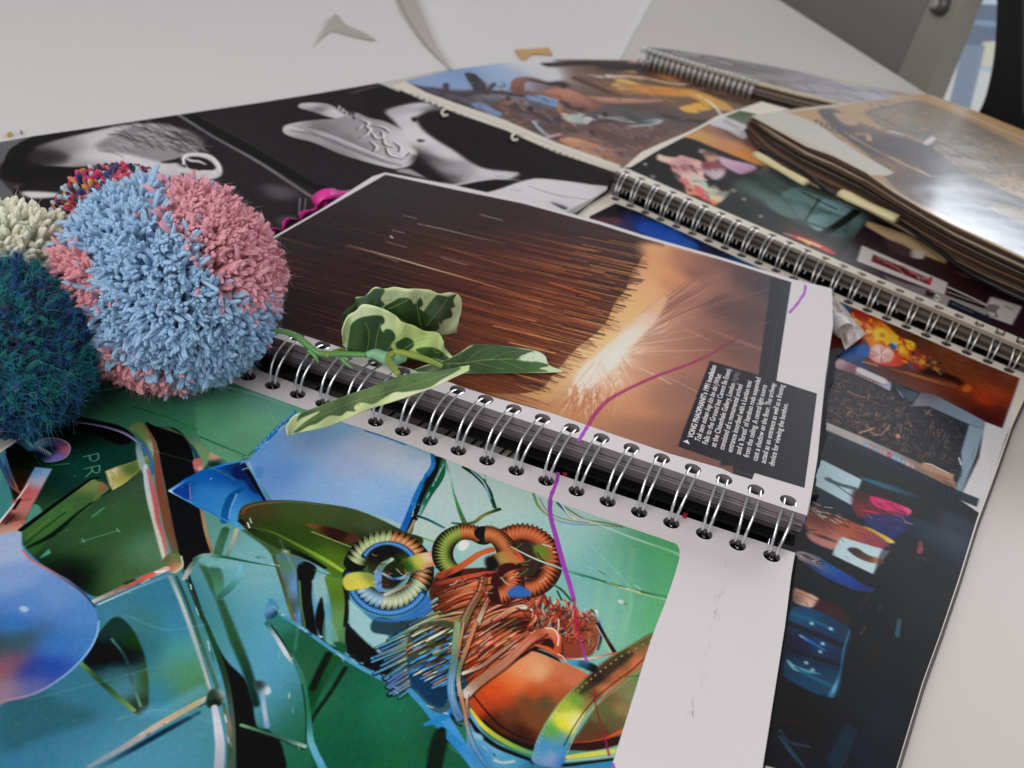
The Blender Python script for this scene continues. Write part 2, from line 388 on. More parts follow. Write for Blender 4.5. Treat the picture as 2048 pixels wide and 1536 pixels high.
    c.L([(840,60),(880,130),(890,190)], [10,18,20], [(60,80,60),(30,60,90),(160,80,85)], f=4)
    c.P([(862,165),(890,150),(908,170),(900,215),(878,225)], [(885,170,(200,90,90)),(890,205,(220,170,165)),(870,215,(120,50,60))], f=3)
    c.L([(888,330),(905,400),(925,490),(950,570)], [8,12,14,12], [(110,70,50),(160,120,95),(160,130,90),(140,110,60)], f=4)
    c.L([(820,650),(880,800),(950,960),(1010,1130),(1040,1330),(1045,1560)], [14,16,20,22,20,20], [(40,90,70),(40,60,40),(35,70,45),(40,60,40),(70,90,80),(60,80,70)], f=4)
    c.L([(905,620),(985,790),(1050,960),(1110,1110),(1145,1250)], [30,30,40,36,30], [(50,100,60),(45,85,60),(40,80,50),(30,60,45),(20,45,40)], f=12)
    c.Q([(700,8),(760,10),(830,50),(860,60),(910,90),(940,120),(930,170),(905,165),(870,100),(820,50)], [(900,110,(110,150,100)),(800,35,(60,90,70))], f=4)
    # stretch of rim below with white edge, joints
    c.L([(760,680),(800,780),(850,920),(890,1050),(930,1180),(950,1200)], [20,24,28,26,22], [(120,150,150),(190,195,195),(150,165,170),(185,185,180),(175,180,175)], f=3)
    c.L([(790,680),(840,800),(895,960),(945,1100),(975,1180)], [12,12,14,14], [(40,70,60),(50,80,60),(70,110,90),(60,100,80)], f=3)
    c.P([(725,610),(765,575),(812,590),(815,640),(780,665),(745,650)], [(760,630,(190,110,80)),(800,600,(90,120,70)),(740,620,(70,100,60)),(800,650,(200,170,140))], f=2)
    c.L([(812,590),(817,635),(785,660)], 7, (190,190,140), f=1.5)
    c.L([(420,790),(520,745),(640,690),(745,645)], [18,24,26,28], [(190,185,175),(150,110,100),(200,90,70),(215,170,150)], f=3)
    c.L([(440,805),(600,735),(750,675)], [6,10,14], [(210,215,210),(120,160,190),(80,130,190)], f=3, smooth=0)
    for q, cc in (([(560,712),(600,695)],(40,45,30)),([(640,680),(690,665)],(225,80,60)),([(700,660),(735,655)],(215,225,235))): c.L(q, 12, cc, f=4, smooth=0)
    # lower panes
    c.Q([(450,820),(755,685),(800,790),(850,930),(895,1060),(935,1190),(900,1230),(640,1330),(560,1050)], [(520,900,(60,125,160)),(700,760,(50,120,150)),(780,900,(50,130,165)),(800,1010,(70,150,150)),(830,1110,(75,140,100)),(860,1180,(70,130,80)),(700,1220,(50,125,150)),(640,1000,(45,105,120)),(600,900,(55,115,110))], f=4)
    c.P([(445,930),(520,860),(590,910),(640,1010),(662,1120),(665,1250),(640,1295),(600,1290),(540,1230),(450,1140),(370,1070)], [(470,1030,(12,18,22)),(520,930,(30,55,50)),(600,960,(30,60,25)),(640,1150,(50,80,35)),(560,1170,(65,130,150)),(520,1120,(50,100,110)),(620,1270,(40,60,40)),(540,1050,(14,22,26))], f=5)
    c.L([(365,1070),(450,1150),(530,1220),(600,1280)], [16,20,22,16], [(90,140,60),(40,70,40),(70,110,60),(120,150,80)], f=5)
    c.L([(500,960),(560,1040),(590,1150),(630,1260)], [8,12,12,10], [(80,130,120),(30,60,60),(60,100,100),(100,140,120)], f=4)
    c.L([(660,1290),(760,1270),(900,1190)], 60, (85,155,190), a=.6, f=30)
    c.L([(400,1530),(560,1440),(700,1350),(860,1260),(930,1220)], [18,26,30,30,22], [(120,150,160),(150,150,150),(190,165,145),(175,160,120),(190,180,170)], f=5)
    c.L([(430,1545),(600,1450),(760,1360),(890,1290)], [20,26,26,18], [(60,130,150),(30,60,80),(25,50,70),(40,80,110)], f=6)
    c.P([(930,1200),(960,1180),(1000,1195),(1005,1230),(975,1265),(925,1260)], [(950,1210,(35,55,40)),(985,1200,(170,185,175)),(960,1245,(20,30,25)),(1000,1230,(120,140,120))], f=2)
    c.L([(960,1265),(975,1350),(985,1450),(975,1600)], [26,34,40,40], [(190,190,200),(200,200,210),(170,175,190),(150,150,170)], f=5)
    c.L([(1000,1250),(1025,1350),(1030,1450),(1025,1600)], [14,20,22,22], [(60,100,80),(130,110,95),(60,85,60),(70,90,70)], f=4)
    c.P([(0,1250),(150,1180),(300,1250),(450,1300),(200,1400),(0,1470)], (35,75,75), a=.5, f=40)
    # blue heel
    c.P([(-80,500),(0,488),(90,480),(98,540),(140,600),(210,640),(290,690),(370,750),(420,810),(440,880),(425,960),(370,1050),(270,1140),(150,1210),(30,1240),(-80,1250)],
        [(60,560,(150,170,205)),(60,680,(118,150,205)),(240,760,(95,140,200)),(110,820,(82,130,200)),(380,860,(75,130,200)),(50,900,(50,110,185)),(230,1000,(52,115,190)),(60,980,(50,85,95)),(110,1110,(30,50,150)),(190,1090,(30,70,170)),(30,1070,(120,75,95)),(0,1110,(150,90,90)),(20,1180,(150,120,130)),(120,1160,(90,100,165)),(-40,1000,(60,70,80)),(380,980,(60,120,190))], f=3)
    c.L([(100,560),(140,605),(210,645),(290,695),(370,752),(425,815)], [6,7,8,8,7,6], [(200,95,70),(200,95,70),(170,110,120),(60,60,90),(40,50,80)], f=2)
    c.L([(0,1238),(150,1205),(280,1130),(380,1035),(430,950),(443,880)], [12,12,10,9,8], [(170,120,120),(120,130,190),(110,160,220),(130,180,230),(120,170,220)], f=3)
    c.P([(85,820),(110,812),(130,828),(105,840)], (150,185,215), f=4)
    # glass pane outlines top right of left half, blue pointed shard
    c.L([(600,-80),(760,-30),(900,30),(1095,135)], [6,7,8,8], [(20,90,50),(30,110,50),(50,120,60),(40,100,70)], f=2, smooth=0)
    c.L([(1000,75),(985,70)], 8, (190,180,60), f=2, smooth=0)
    c.Q([(930,170),(940,120),(1020,165),(930,210),(900,220)], [(960,180,(20,50,45)),(950,140,(190,150,120)),(1000,180,(90,140,130))], f=2)
    c.Q([(760,295),(820,245),(900,205),(1000,175),(1085,160),(1100,180),(1215,345),(1115,350),(1070,390),(1085,470),(1000,420),(880,370)],
        [(800,290,(15,80,160)),(950,230,(18,90,180)),(900,310,(45,125,205)),(1000,330,(45,130,205)),(1100,200,(15,60,130)),(1130,280,(20,85,170)),(1040,430,(60,150,210)),(1060,200,(10,45,110))], f=2)
    c.P([(1040,200),(1085,170),(1130,230),(1170,310),(1130,300),(1090,250),(1050,240)], (10,35,85), a=.85, f=6)
    c.L([(1085,285),(1040,320),(1015,380),(1005,430)], [20,30,34,30], [(20,80,150),(15,75,150),(20,85,160),(20,90,160)], f=5)
    c.L([(1060,310),(1035,370),(1025,420)], 7, (100,160,220), f=4)
    c.L([(762,295),(850,240),(950,195),(1085,160)], [14,13,12,10], [(120,180,225),(20,90,180),(30,110,200),(60,150,220)], f=2)
    c.L([(762,297),(850,345),(950,395),(1085,470)], [10,9,8,6], [(190,220,240),(60,140,215),(30,120,200),(80,170,220)], f=2)
    c.P([(775,295),(850,262),(850,335),(800,318)], (15,60,150), f=3, a=.9)
    c.L([(850,265),(853,335)], 6, (110,110,180), f=2, smooth=0)
    # chair leg like glass strips in the pale zone
    c.L([(1010,470),(985,540),(970,600)], [30,34,30], [(45,90,60),(60,110,80),(50,95,70)], f=5); c.L([(1060,470),(1040,530),(1015,590)], 16, [(190,170,140),(150,160,140),(90,130,110)], f=4)
    c.L([(960,640),(975,690),(985,770)], [40,44,30], [(50,100,80),(60,120,90),(70,140,120)], f=8)
    c.L([(985,770),(1030,730),(1070,680),(1078,630)], [26,30,26,14], [(50,100,90),(60,130,120),(90,170,180),(110,190,210)], f=4)
    c.P([(890,600),(960,590),(1050,605),(1070,640),(960,640),(900,625)], (110,175,180), f=5, a=.8)
    c.L([(870,600),(920,585),(1000,592),(1120,615),(1245,637)], [16,22,16,9,4], [(50,90,70),(120,170,160),(40,100,70),(30,90,60),(60,110,70)], f=2)
    c.P([(815,690),(850,620),(890,600),(860,650),(835,690)], [(830,680,(190,170,170)),(870,620,(60,110,100))], f=3)
    # pale blue big pane
    W(400,600,3.4133)
    c.Q([(290,1110),(430,970),(640,760),(950,830),(1250,900),(1590,1060),(1590,1110),(1500,1330),(1430,1560),(1250,1480),(900,1400),(500,1370),(400,1230)],
        [(420,1030,(95,150,215)),(760,880,(110,150,205)),(700,1000,(125,155,200)),(1100,1000,(165,178,205)),(1000,1150,(150,168,205)),(1300,1050,(178,188,210)),(800,1250,(125,165,215)),(1200,1300,(135,175,220)),(1400,1450,(115,165,220)),(560,1180,(90,140,205)),(1500,1150,(170,190,212)),(1500,1040,(150,175,200)),(900,880,(120,165,205))], f=3)
    c.P([(600,900),(800,850),(950,880),(800,1000),(650,1060)], (60,85,110), a=.22, f=60)
    c.L([(640,765),(480,930),(290,1105)], [30,26,24], [(20,115,200),(15,110,195),(40,130,205)], f=3, smooth=0)
    for t in np.linspace(0,1,14): c.L([(640-350*t+random.uniform(-8,8),765+340*t),(640-350*t-14,765+340*t+18)], 6, (170,205,235), f=3, smooth=0, a=.7)
    c.L([(590,690),(760,760),(950,830),(1240,920),(1590,1060)], [26,26,22,20,14], [(90,155,165),(90,150,175),(100,155,185),(110,160,185),(120,165,190)], f=10)
    c.L([(1130,895),(1270,940),(1400,990)], 12, (40,110,175), f=6)
    c.L([(300,1120),(350,1210),(420,1320),(465,1400)], [18,24,26,28], [(20,45,45),(18,20,30),(14,14,22),(16,18,30)], f=3)
    c.L([(330,1110),(385,1220),(440,1330),(490,1410)], [12,16,16,14], [(140,180,225),(110,160,215),(70,130,205),(110,160,215)], f=4)
    c.P([(370,1160),(420,1140),(430,1190),(390,1230)], (70,130,200), f=8, a=.8)
    # green ruler area above the blue pane
    c.P([(0,560),(200,560),(420,640),(640,755),(500,880),(400,990),(290,1100),(0,950)], [(100,620,(66,128,100)),(400,700,(95,160,140)),(100,780,(72,140,104)),(400,830,(100,165,125)),(250,1000,(88,150,115)),(560,760,(95,165,150))], f=6, a=.9)
    c.L([(0,545),(200,600),(420,660),(600,730)], [6,8,10,8], [(90,150,130),(130,175,160),(150,190,180),(120,180,170)], f=6, a=.8)
    c.L([(430,650),(480,770),(520,850)], 7, [(90,140,170),(130,175,130),(140,180,110)], f=5, a=.8)
    c.L([(0,935),(130,990),(300,1060)], 12, [(30,110,60),(35,110,60),(60,130,80)], f=5)
    # gaps between panes (dark with blue and green edges)
    W(400,850,2.2386)
    c.Q([(1040,135),(1090,150),(1100,190),(1050,260),(1000,360),(950,480),(935,500),(895,475),(930,400),(960,310),(1005,230),(1045,185)], (15,20,28), f=2)
    c.L([(1040,130),(1042,185),(1000,250),(960,340),(930,420),(905,480)], [14,18,18,20,22,24], [(20,90,150),(40,120,200),(20,110,190),(20,110,190),(20,90,170),(30,100,180)], f=2.5)
    c.L([(1090,160),(1075,230),(1020,320),(985,400)], [20,30,24,14], [(30,100,60),(30,95,60),(25,90,65),(90,150,140)], f=3)
    for i in range(16):
        t = random.random(); c.L([(1095-120*t,165+240*t),(1090-120*t,180+240*t)], 5, (130,185,190), f=2, smooth=0, a=.8)
    c.L([(1095,165),(1120,230),(1135,300),(1160,380),(1185,440)], [12,9,7,14,18], [(60,120,90),(160,190,190),(90,150,110),(60,120,60),(60,110,60)], f=2)
    c.L([(1180,190),(1240,230),(1290,290),(1320,370)], [14,20,18,14], [(20,50,30),(15,40,25),(20,60,45),(30,70,40)], f=2)
    c.L([(1215,205),(1270,260),(1300,330)], 7, [(90,150,140),(150,190,210),(90,150,190)], f=2)
    c.L([(1340,378),(1270,405),(1230,435),(1180,445),(1130,440)], [16,14,16,10], [(20,50,30),(150,140,60),(30,70,35),(60,100,60)], f=2)
    c.L([(950,400),(1020,425),(1090,460)], 12, [(10,30,35),(20,80,90),(60,120,120)], f=2)
    c.Q([(960,430),(1010,430),(1080,470),(1060,520),(950,500)], (170,195,185), f=2)
    c.L([(930,490),(960,430)], 12, (150,130,90), f=2, smooth=0); c.L([(960,495),(1050,525)], 10, (110,170,90), f=3, smooth=0)
    # ---- shoe heel counter (long dark green ellipse), heel and shadows
    c.P([(185,470),(280,540),(330,600),(360,680),(385,760),(410,860),(440,930),(480,960),(470,860),(450,760),(440,660),(480,610),(420,560),(300,500)], [(300,560,(60,95,50)),(350,620,(80,120,100)),(400,720,(90,150,215)),(430,850,(70,120,190)),(390,840,(60,80,50)),(370,720,(80,90,60))], f=3)
    c.L([(330,590),(365,700),(395,800),(425,890)], [14,12,14,12], [(60,90,60),(70,80,50),(90,100,60),(120,90,50)], f=3)
    c.P([(435,640),(470,612),(520,640),(505,700),(500,770),(512,860),(525,950),(470,940),(455,860),(440,760)], (18,8,14), f=3)
    c.L([(445,700),(450,790),(465,880),(470,930)], 9, (70,110,50), f=4)
    c.Q([(500,700),(560,660),(570,760),(560,830),(520,790)], (130,175,175), f=3)
    c.P([(545,770),(560,880),(560,980),(530,930),(515,860)], (18,20,20), f=4)
    c.L([(600,690),(620,770),(625,870),(620,980)], [72,70,62,50], [(90,130,40),(80,115,35),(95,140,80),(70,120,70)], f=6)
    c.L([(650,720),(660,800),(650,900)], [20,20,16], (20,35,18), f=4)
    c.P([(560,860),(600,900),(620,980),(585,1000),(550,960)], (110,170,160), f=5, a=.6)
    c.P([(660,890),(750,960),(830,1010),(930,1110),(960,1180),(900,1170),(780,1110),(690,1050),(655,1010)], (22,14,20), f=4)
    c.Q([(665,780),(740,850),(800,900),(870,980),(810,1030),(740,970),(670,900)], (145,190,195), f=3)
    c.P([(175,390),(200,360),(270,342),(400,338),(540,352),(680,375),(800,420),(920,480),(1000,520),(900,640),(760,700),(640,690),(560,650),(480,600),(380,570),(300,530),(220,480),(175,430)],
        [(240,380,(80,62,36)),(230,420,(52,60,30)),(400,390,(60,80,38)),(550,400,(62,78,42)),(350,470,(48,66,28)),(450,530,(45,70,22)),(560,600,(70,110,25)),(600,480,(52,70,36)),(750,450,(66,80,48)),(700,520,(34,44,28)),(620,640,(80,110,30)),(850,520,(40,50,35)),(300,500,(42,62,26))], f=2.5)
    c.L([(180,430),(260,490),(360,540),(480,595),(560,640)], [20,26,26,22,14], [(40,26,20),(38,55,22),(40,60,24),(16,26,14),(20,30,15)], f=5)
    c.L([(200,455),(320,480),(450,545),(560,605),(640,655)], [5,10,14,18,14], [(60,70,40),(70,100,40),(90,130,40),(130,170,50),(150,190,60)], f=5)
    c.L([(190,400),(210,370),(290,352),(420,346),(560,362)], [12,10,8,6], [(110,60,40),(110,90,60),(90,100,60),(70,90,60)], f=4)
    c.P([(470,445),(540,450),(640,475),(720,510),(690,530),(620,525),(540,480)], [(500,450,(120,70,40)),(600,490,(40,20,16)),(680,515,(80,45,35)),(560,470,(55,30,22))], f=4)
    for i in range(22):
        t = i/21; c.L([(500+180*t,478+70*t),(505+180*t,482+70*t)], 4, (150,160,80), f=1.5, smooth=0)
    c.Q([(362,555),(400,562),(405,580),(368,575)], (110,120,95), f=2); c.Q([(376,564),(392,566),(384,576)], (200,205,190), f=2)
    c.L([(350,590),(420,600),(450,620)], 18, (70,110,150), f=10, a=.7)
    c.L([(510,650),(580,675),(640,690)], 4, (40,110,70), f=2, smooth=0)
    # ---- green pane below (large)
    c.P([(310,780),(360,840),(450,900),(560,970),(700,1070),(850,1150),(960,1200),(1050,1280),(1040,1330),(1080,1420),(1200,1560),(560,1600),(500,1500),(490,1330),(470,1150),(430,1060),(370,980),(300,900)],
        [(350,880,(45,120,110)),(450,960,(30,90,60)),(600,1060,(26,88,66)),(700,1200,(26,96,66)),(600,1350,(24,92,62)),(800,1250,(30,110,80)),(900,1350,(30,105,75)),(900,1500,(26,95,60)),(650,1500,(22,85,60)),(480,1100,(40,90,60)),(1000,1400,(30,85,60)),(540,1250,(35,100,70))], f=3)
    c.L([(620,1000),(560,1100),(500,1220),(495,1290)], [70,64,50,30], [(30,85,50),(26,80,45),(20,70,40),(25,85,50)], f=10)
    c.L([(575,1030),(530,1120),(505,1180)], 30, (16,32,22), f=10)
    c.L([(650,1090),(590,1190),(520,1290),(495,1340)], [22,18,16,8], (22,40,28), f=6)
    c.L([(1090,1370),(1060,1460),(1040,1600)], [70,70,60], (14,40,28), f=16)
    c.L([(300,790),(360,850),(450,905),(560,985),(700,1075),(850,1155),(950,1200),(1060,1290),(1110,1340),(1180,1440),(1260,1520)], [10,14,16,16,20,20,22,44,44,34,28], [(90,170,220),(60,140,170),(70,150,190),(70,145,195),(75,150,200),(60,140,200),(60,140,205),(55,140,205),(60,145,210),(60,140,205),(60,140,200)], f=3)
    for i in range(36):
        t = random.random(); x = 430+560*t; y = 893+335*t+random.uniform(-12,12)
        c.L([(x,y),(x+random.uniform(8,24),y+random.uniform(4,16))], random.uniform(3,8), random.choice([(20,60,90),(150,200,230),(120,180,215),(15,50,50)]), f=2, smooth=0, a=.75)
    # left pointed tip & edges
    c.P([(290,860),(300,800),(320,775),(350,810),(345,850),(320,870)], [(305,830,(90,150,200)),(330,850,(20,60,80)),(320,790,(60,140,170))], f=3)
    c.L([(300,890),(340,950),(390,1030),(430,1080)], [20,18,18,12], [(40,100,100),(160,180,190),(190,200,205),(90,140,130)], f=3)
    c.L([(320,900),(370,970),(410,1040)], [8,8,6], [(20,60,50),(25,50,35),(40,80,50)], f=2)
    c.L([(420,1050),(460,1150),(480,1250),(490,1350),(500,1430),(560,1560)], [16,18,18,22,26,30], [(50,120,110),(45,120,90),(40,110,80),(50,130,120),(90,170,190),(70,150,190)], f=3)
    c.L([(455,1160),(470,1250),(475,1350),(470,1450)], 6, (20,60,40), f=2)
    c.L([(185,1345),(280,1375),(380,1410),(470,1440)], [14,14,18,16], [(110,170,120),(60,110,80),(60,100,90),(150,185,170)], f=3)
    c.L([(200,1358),(330,1400),(465,1455)], [4,6,6], (25,50,35), f=2)
    c.P([(240,1150),(290,1150),(318,1190),(300,1210),(250,1190)], [(260,1165,(40,60,60)),(300,1185,(190,205,215)),(280,1160,(90,130,140))], f=2)
    c.L([(280,1210),(290,1290),(300,1350)], [20,18,22], [(120,160,190),(160,180,200),(110,150,190)], f=4)
    # ---- fringe of thin straps, blue/green fading to orange
    W(680,900,3.1030)
    c.P([(540,1000),(560,850),(640,760),(960,740),(1150,870),(1240,1000),(1400,1000),(1600,1050),(1580,1250),(1500,1290),(1380,1300),(1190,1240),(900,1440),(700,1640),(470,1560),(400,1400),(260,1330),(400,1180),(200,1130),(230,1040),(400,1060)],
        [(700,900,(90,35,22)),(500,1100,(50,60,40)),(350,1200,(35,70,95)),(480,1400,(35,80,110)),(1000,1100,(120,45,25)),(900,1300,(110,60,35)),(1400,1100,(150,60,40)),(650,1500,(60,90,100)),(1100,900,(45,20,18))], f=4)
    rr = random.Random(5)
    def fr(x0,y0,x1,y1,bow,w,hue):
        mx, my = (x0+x1)/2+rr.uniform(-10,10), (y0+y1)/2-bow
        bl = (62+rr.uniform(-15,20),135+rr.uniform(-20,25),200+rr.uniform(-15,15)); gn = (110+rr.uniform(-30,60),135+rr.uniform(-20,40),70+rr.uniform(-20,50)); og = (185+rr.uniform(-35,35),78+rr.uniform(-20,25),42+rr.uniform(-15,25))
        cs = [bl, bl, gn, tuple(.5*(np.array(gn)+np.array(og))), og, og] if hue else [tuple(np.array(og)*.7), og, tuple(np.minimum(np.array(og)*1.25,255)), og]
        c.L([(x0,y0+4),(mx,my+4),(x1,y1+4)], w*1.5, (30,14,12), f=3, a=.75)
        c.L([(x0,y0),(mx,my),(x1,y1)], [w*.7,w,w*.8], cs, f=2)
        if rr.random() < .6: c.L([(x0*.8+x1*.2,y0*.8+y1*.2-w*.25-bow*.5),(mx,my-w*.25),(x1*.8+x0*.2,y1*.8+y0*.2-w*.25-bow*.4)], w*.22, (225,205,185), f=1.5, a=.75)
    for i in range(58):
        t = (i+.5)/58; x1 = 900-40*t+rr.uniform(-60,60); y1 = 830+460*t+rr.uniform(-20,20)
        x0 = 560-330*min(1,t*1.6)+max(0,t-.6)*300+rr.uniform(-70,50); y0 = 960+600*t+rr.uniform(-40,30)
        fr(x0, y0, x1, y1, rr.uniform(20,60), rr.uniform(12,24), True)
    for i in range(26):
        t = (i+.5)/26; x0 = 620+rr.uniform(-30,60); y0 = 830+130*t; fr(x0, y0+60, 960+rr.uniform(-60,80), y0+rr.uniform(-60,0), 20, rr.uniform(10,18), False)
    for i in range(30):
        t = (i+.5)/30; x0 = 720+60*t; y0 = 1100+400*t; fr(x0, y0, 1150+120*t*rr.uniform(.5,1), 900+260*t+rr.uniform(-30,40), rr.uniform(20,70), rr.uniform(12,22), False)
    for k in range(6):   # long straps sweeping over the toe
        fr(740+k*22, 1540-k*10, 1350-k*16, 1150+k*6, 20+k*4, 22, False)
    c.P([(900,1110),(1010,1050),(1180,1040),(1240,1080),(1130,1120),(1000,1130)], (40,18,16), a=.7, f=8)
    for q, w, cs in (([(960,1060),(1080,985),(1180,980),(1240,1030)], 34, [(170,70,50),(215,150,110),(235,220,215),(150,90,80)]),
                     ([(985,850),(1000,900),(1050,950)], 10, [(230,230,225),(120,80,70)]),
                     ([(700,1500),(720,1300),(740,1150),(800,1000),(870,880),(890,800)], 40, [(70,140,190),(90,120,90),(110,130,90),(120,90,60),(140,70,45),(150,60,40)]),
                     ([(740,1500),(750,1350),(790,1200),(860,1060),(920,930),(985,850)], 26, [(190,200,205),(150,70,50),(90,110,70),(190,180,150),(150,70,50),(200,170,150)]),
                     ([(760,1520),(950,1390),(1150,1210),(1280,1150),(1340,1180),(1350,1250)], 46, [(190,140,120),(150,90,70),(180,80,50),(190,85,50),(190,70,40),(180,60,35)]),
                     ([(770,1495),(900,1420),(1100,1240),(1250,1080),(1300,1060)], 10, [(220,200,190),(200,150,130),(230,190,170)]),
                     ([(1280,1040),(1290,1080),(1340,1120),(1350,1180)], 12, [(240,235,230),(200,180,190),(220,210,210)])):
        c.L([(x,y+5) for x,y in q], w*1.35, (35,16,14), f=4, a=.7); c.L(q, w, cs, f=2); c.L([(x-w*.2,y-w*.15) for x,y in q], w*.18, [(235,215,190),(150,130,90),(230,205,180)], f=2, a=.7)
    # small tuft right
    for i in range(110):
        x = 1195+rr.uniform(0,400)*rr.uniform(.6,1); y = 890+(x-1200)*.32+rr.uniform(-20,150); ang = rr.gauss(1.15,.5); ln = rr.uniform(40,120)
        c1_ = rr.choice([(230,150,120),(205,84,44),(120,44,28),(236,196,176),(190,66,36)]); c2_ = rr.choice([(195,70,40),(120,60,40),(110,120,110),(60,40,36),(205,90,60)])
        q = [(x,y),(x-ln*.5*math.cos(ang)*rr.choice([1,1,-.6])+rr.uniform(-8,8),y+ln*.5),(x-ln*math.cos(ang),y+ln*math.sin(ang))]
        c.L([(u+3,v+5) for u,v in q], 14, (40,18,16), a=.5, f=2); c.L(q, [rr.uniform(8,16),rr.uniform(8,16),4], [c1_, c2_], f=1.5)
    c.L([(1590,1000),(1610,1080),(1620,1160),(1600,1240)], 16, [(220,220,220),(60,120,190),(40,60,80),(120,80,60)], f=3)
    c.L([(1600,1080),(1650,1170),(1700,1250)], 24, [(20,30,40),(50,25,25),(30,14,16)], f=3); c.L([(1590,1090),(1640,1180),(1680,1260)], 6, (190,180,170), f=2)
    # ---- the three rope rings
    def c1(a):
        x = math.cos(a); y = math.sin(a)
        if y < -.3: return (150,165,110) if x < .1 else (180,110,60)
        if x < -.2: return (120,160,190)
        return (160,175,140) if y > .4 else (170,110,70)
    c.P([(60,860),(150,1000),(300,1050),(440,1000),(540,900),(560,1000),(420,1060),(200,1050)], (45,110,190), f=6, a=.9)
    coil(c, 300, 750, 212, 195, 118, -2.9, 3.0, 38, 0, c1, hi=(240,235,200))
    coil(c, 300, 785, 245, 228, 40, .5, 3.2, 34, 0, lambda a:(60,130,205), hi=(140,190,235), dark=(20,60,110))
    coil(c, 300, 738, 172, 154, 34, -2.6, -.5, 20, 0, lambda a:(60,125,195), hi=(150,190,230), dark=(20,40,70))
    c.P([(180,640),(280,590),(380,620),(440,700),(420,780),(330,860),(250,850),(180,760)], [(280,640,(30,22,18)),(380,700,(25,60,20)),(240,800,(60,50,40)),(330,800,(30,30,25))], f=6)
    c.P([(20,800),(80,760),(200,770),(240,830),(150,860),(40,870)], [(60,810,(200,190,70)),(120,840,(215,200,60)),(180,800,(120,140,60))], f=4)
    c.L([(320,680),(260,720),(235,780),(245,870)], [26,34,40,26], [(170,190,170),(90,130,110),(110,150,200),(90,140,210)], f=3)
    c.L([(270,770),(330,800),(400,790),(470,750)], [14,18,18,8], [(190,195,190),(60,110,160),(120,170,210),(130,80,60)], f=3)
    c.L([(280,900),(350,870),(440,830)], [20,20,10], [(200,190,180),(160,150,120),(150,70,50)], f=3)
    c.Q([(380,680),(490,645),(590,625),(640,700),(600,720),(500,740),(420,770)], [(400,720,(30,80,20)),(470,700,(190,190,60)),(540,680,(225,200,180)),(600,670,(190,40,30)),(560,720,(200,120,80))], f=3)
    c.L([(0,775),(200,745),(330,770)], 4, (30,90,80), f=1.5); c.L([(380,800),(480,755),(640,725)], 5, (25,60,90), f=1.5)
    def c2(a): return (120,140,50) if math.cos(a) < -.1 else (185,90,45)
    def c3(a): return (185,85,45)
    coil(c, 1130, 690, 180, 178, 118, -2.3, 2.2, 34, .1, c3, hi=(235,160,120), dark=(60,22,12))
    c.P([(1060,600),(1150,560),(1240,640),(1250,760),(1180,820),(1110,740)], (45,26,18), f=8, a=.9)
    c.P([(1200,600),(1290,590),(1330,680),(1240,680)], [(1250,640,(90,130,40)),(1310,640,(190,80,40))], f=8)
    coil(c, 780, 640, 145, 132, 105, 2.3, 5.6, 26, -.1, c2, hi=(215,215,140))
    c.P([(730,590),(770,560),(800,580),(780,620),(740,620)], (220,225,215), f=3)
    coil(c, 900, 720, 150, 200, 112, -1.7, -.1, 20, .1, lambda a:(180,90,45), hi=(230,180,120))
    c.Q([(940,650),(1090,605),(1150,690),(980,750),(950,700)], [(980,690,(190,150,70)),(1120,650,(205,70,35)),(1050,690,(190,120,60)),(945,700,(25,15,15))], f=3)
    c.P([(900,680),(950,660),(980,730),(920,750)], (20,12,16), f=8)
    coil(c, 960, 810, 115, 100, 120, -.6, 1.3, 12, 0, lambda a:(190,85,45), hi=(235,170,130), dark=(60,20,12))
    c.L([(620,780),(740,730),(860,650),(940,620)], [44,40,36,40], [(150,60,35),(195,80,40),(205,95,50),(190,85,45)], f=3)
    c.L([(610,830),(740,800),(880,770),(970,755)], [26,30,28,14], [(140,50,35),(185,70,45),(190,75,50),(140,50,35)], f=3)
    c.P([(1040,880),(1110,840),(1180,880),(1170,910),(1060,915)], (45,100,180), f=5)
    for i in range(70):
        x, y = rr.choice([(rr.uniform(1050,1250),rr.uniform(590,830)),(rr.uniform(200,420),rr.uniform(640,840)),(rr.uniform(640,1000),rr.uniform(740,900))]); ln = rr.uniform(20,70); an = rr.uniform(-.9,.9)
        c.L([(x,y),(x+ln*math.cos(an)*.5,y+ln*math.sin(an)*.5+6),(x+ln*math.cos(an),y+ln*math.sin(an))], rr.uniform(4,9), rr.choice([(190,90,50),(120,50,30),(90,120,60),(205,190,160),(40,30,24),(150,130,90),(30,26,20)]), f=1.2, a=.75)
    # ---- lower fringe, toe cap, sole and strap (4.1x enlargement)
    W(820,1250,4.096)
    c.L([(0,540),(120,670),(260,850),(400,990),(540,1170),(600,1260)], [50,50,60,70,70,70], [(60,140,190),(50,140,200),(40,130,195),(40,130,200),(60,150,210),(50,140,200)], f=2.5)
    c.L([(120,820),(200,790),(300,740),(340,700)], [20,50,56,40], (32,128,195), f=2.5)
    c.L([(260,870),(235,1000),(180,1240)], [70,100,110], (14,36,30), f=5)
    c.P([(480,700),(620,900),(800,1010),(1000,1090),(1300,1140),(1700,1120),(1650,1300),(900,1300),(560,1200),(470,1000)], [(600,920,(90,160,200)),(560,1080,(50,130,190)),(800,1080,(60,150,195)),(1000,1200,(40,110,150)),(1400,1200,(40,130,180)),(700,1000,(110,175,205))], f=3)
    c.P([(0,60),(350,-20),(420,300),(470,570),(330,600),(260,680),(160,640),(60,540),(0,480)], [(100,200,(60,80,60)),(100,420,(20,60,100)),(250,500,(20,50,80)),(300,200,(70,70,40)),(350,400,(30,70,90))], f=2)
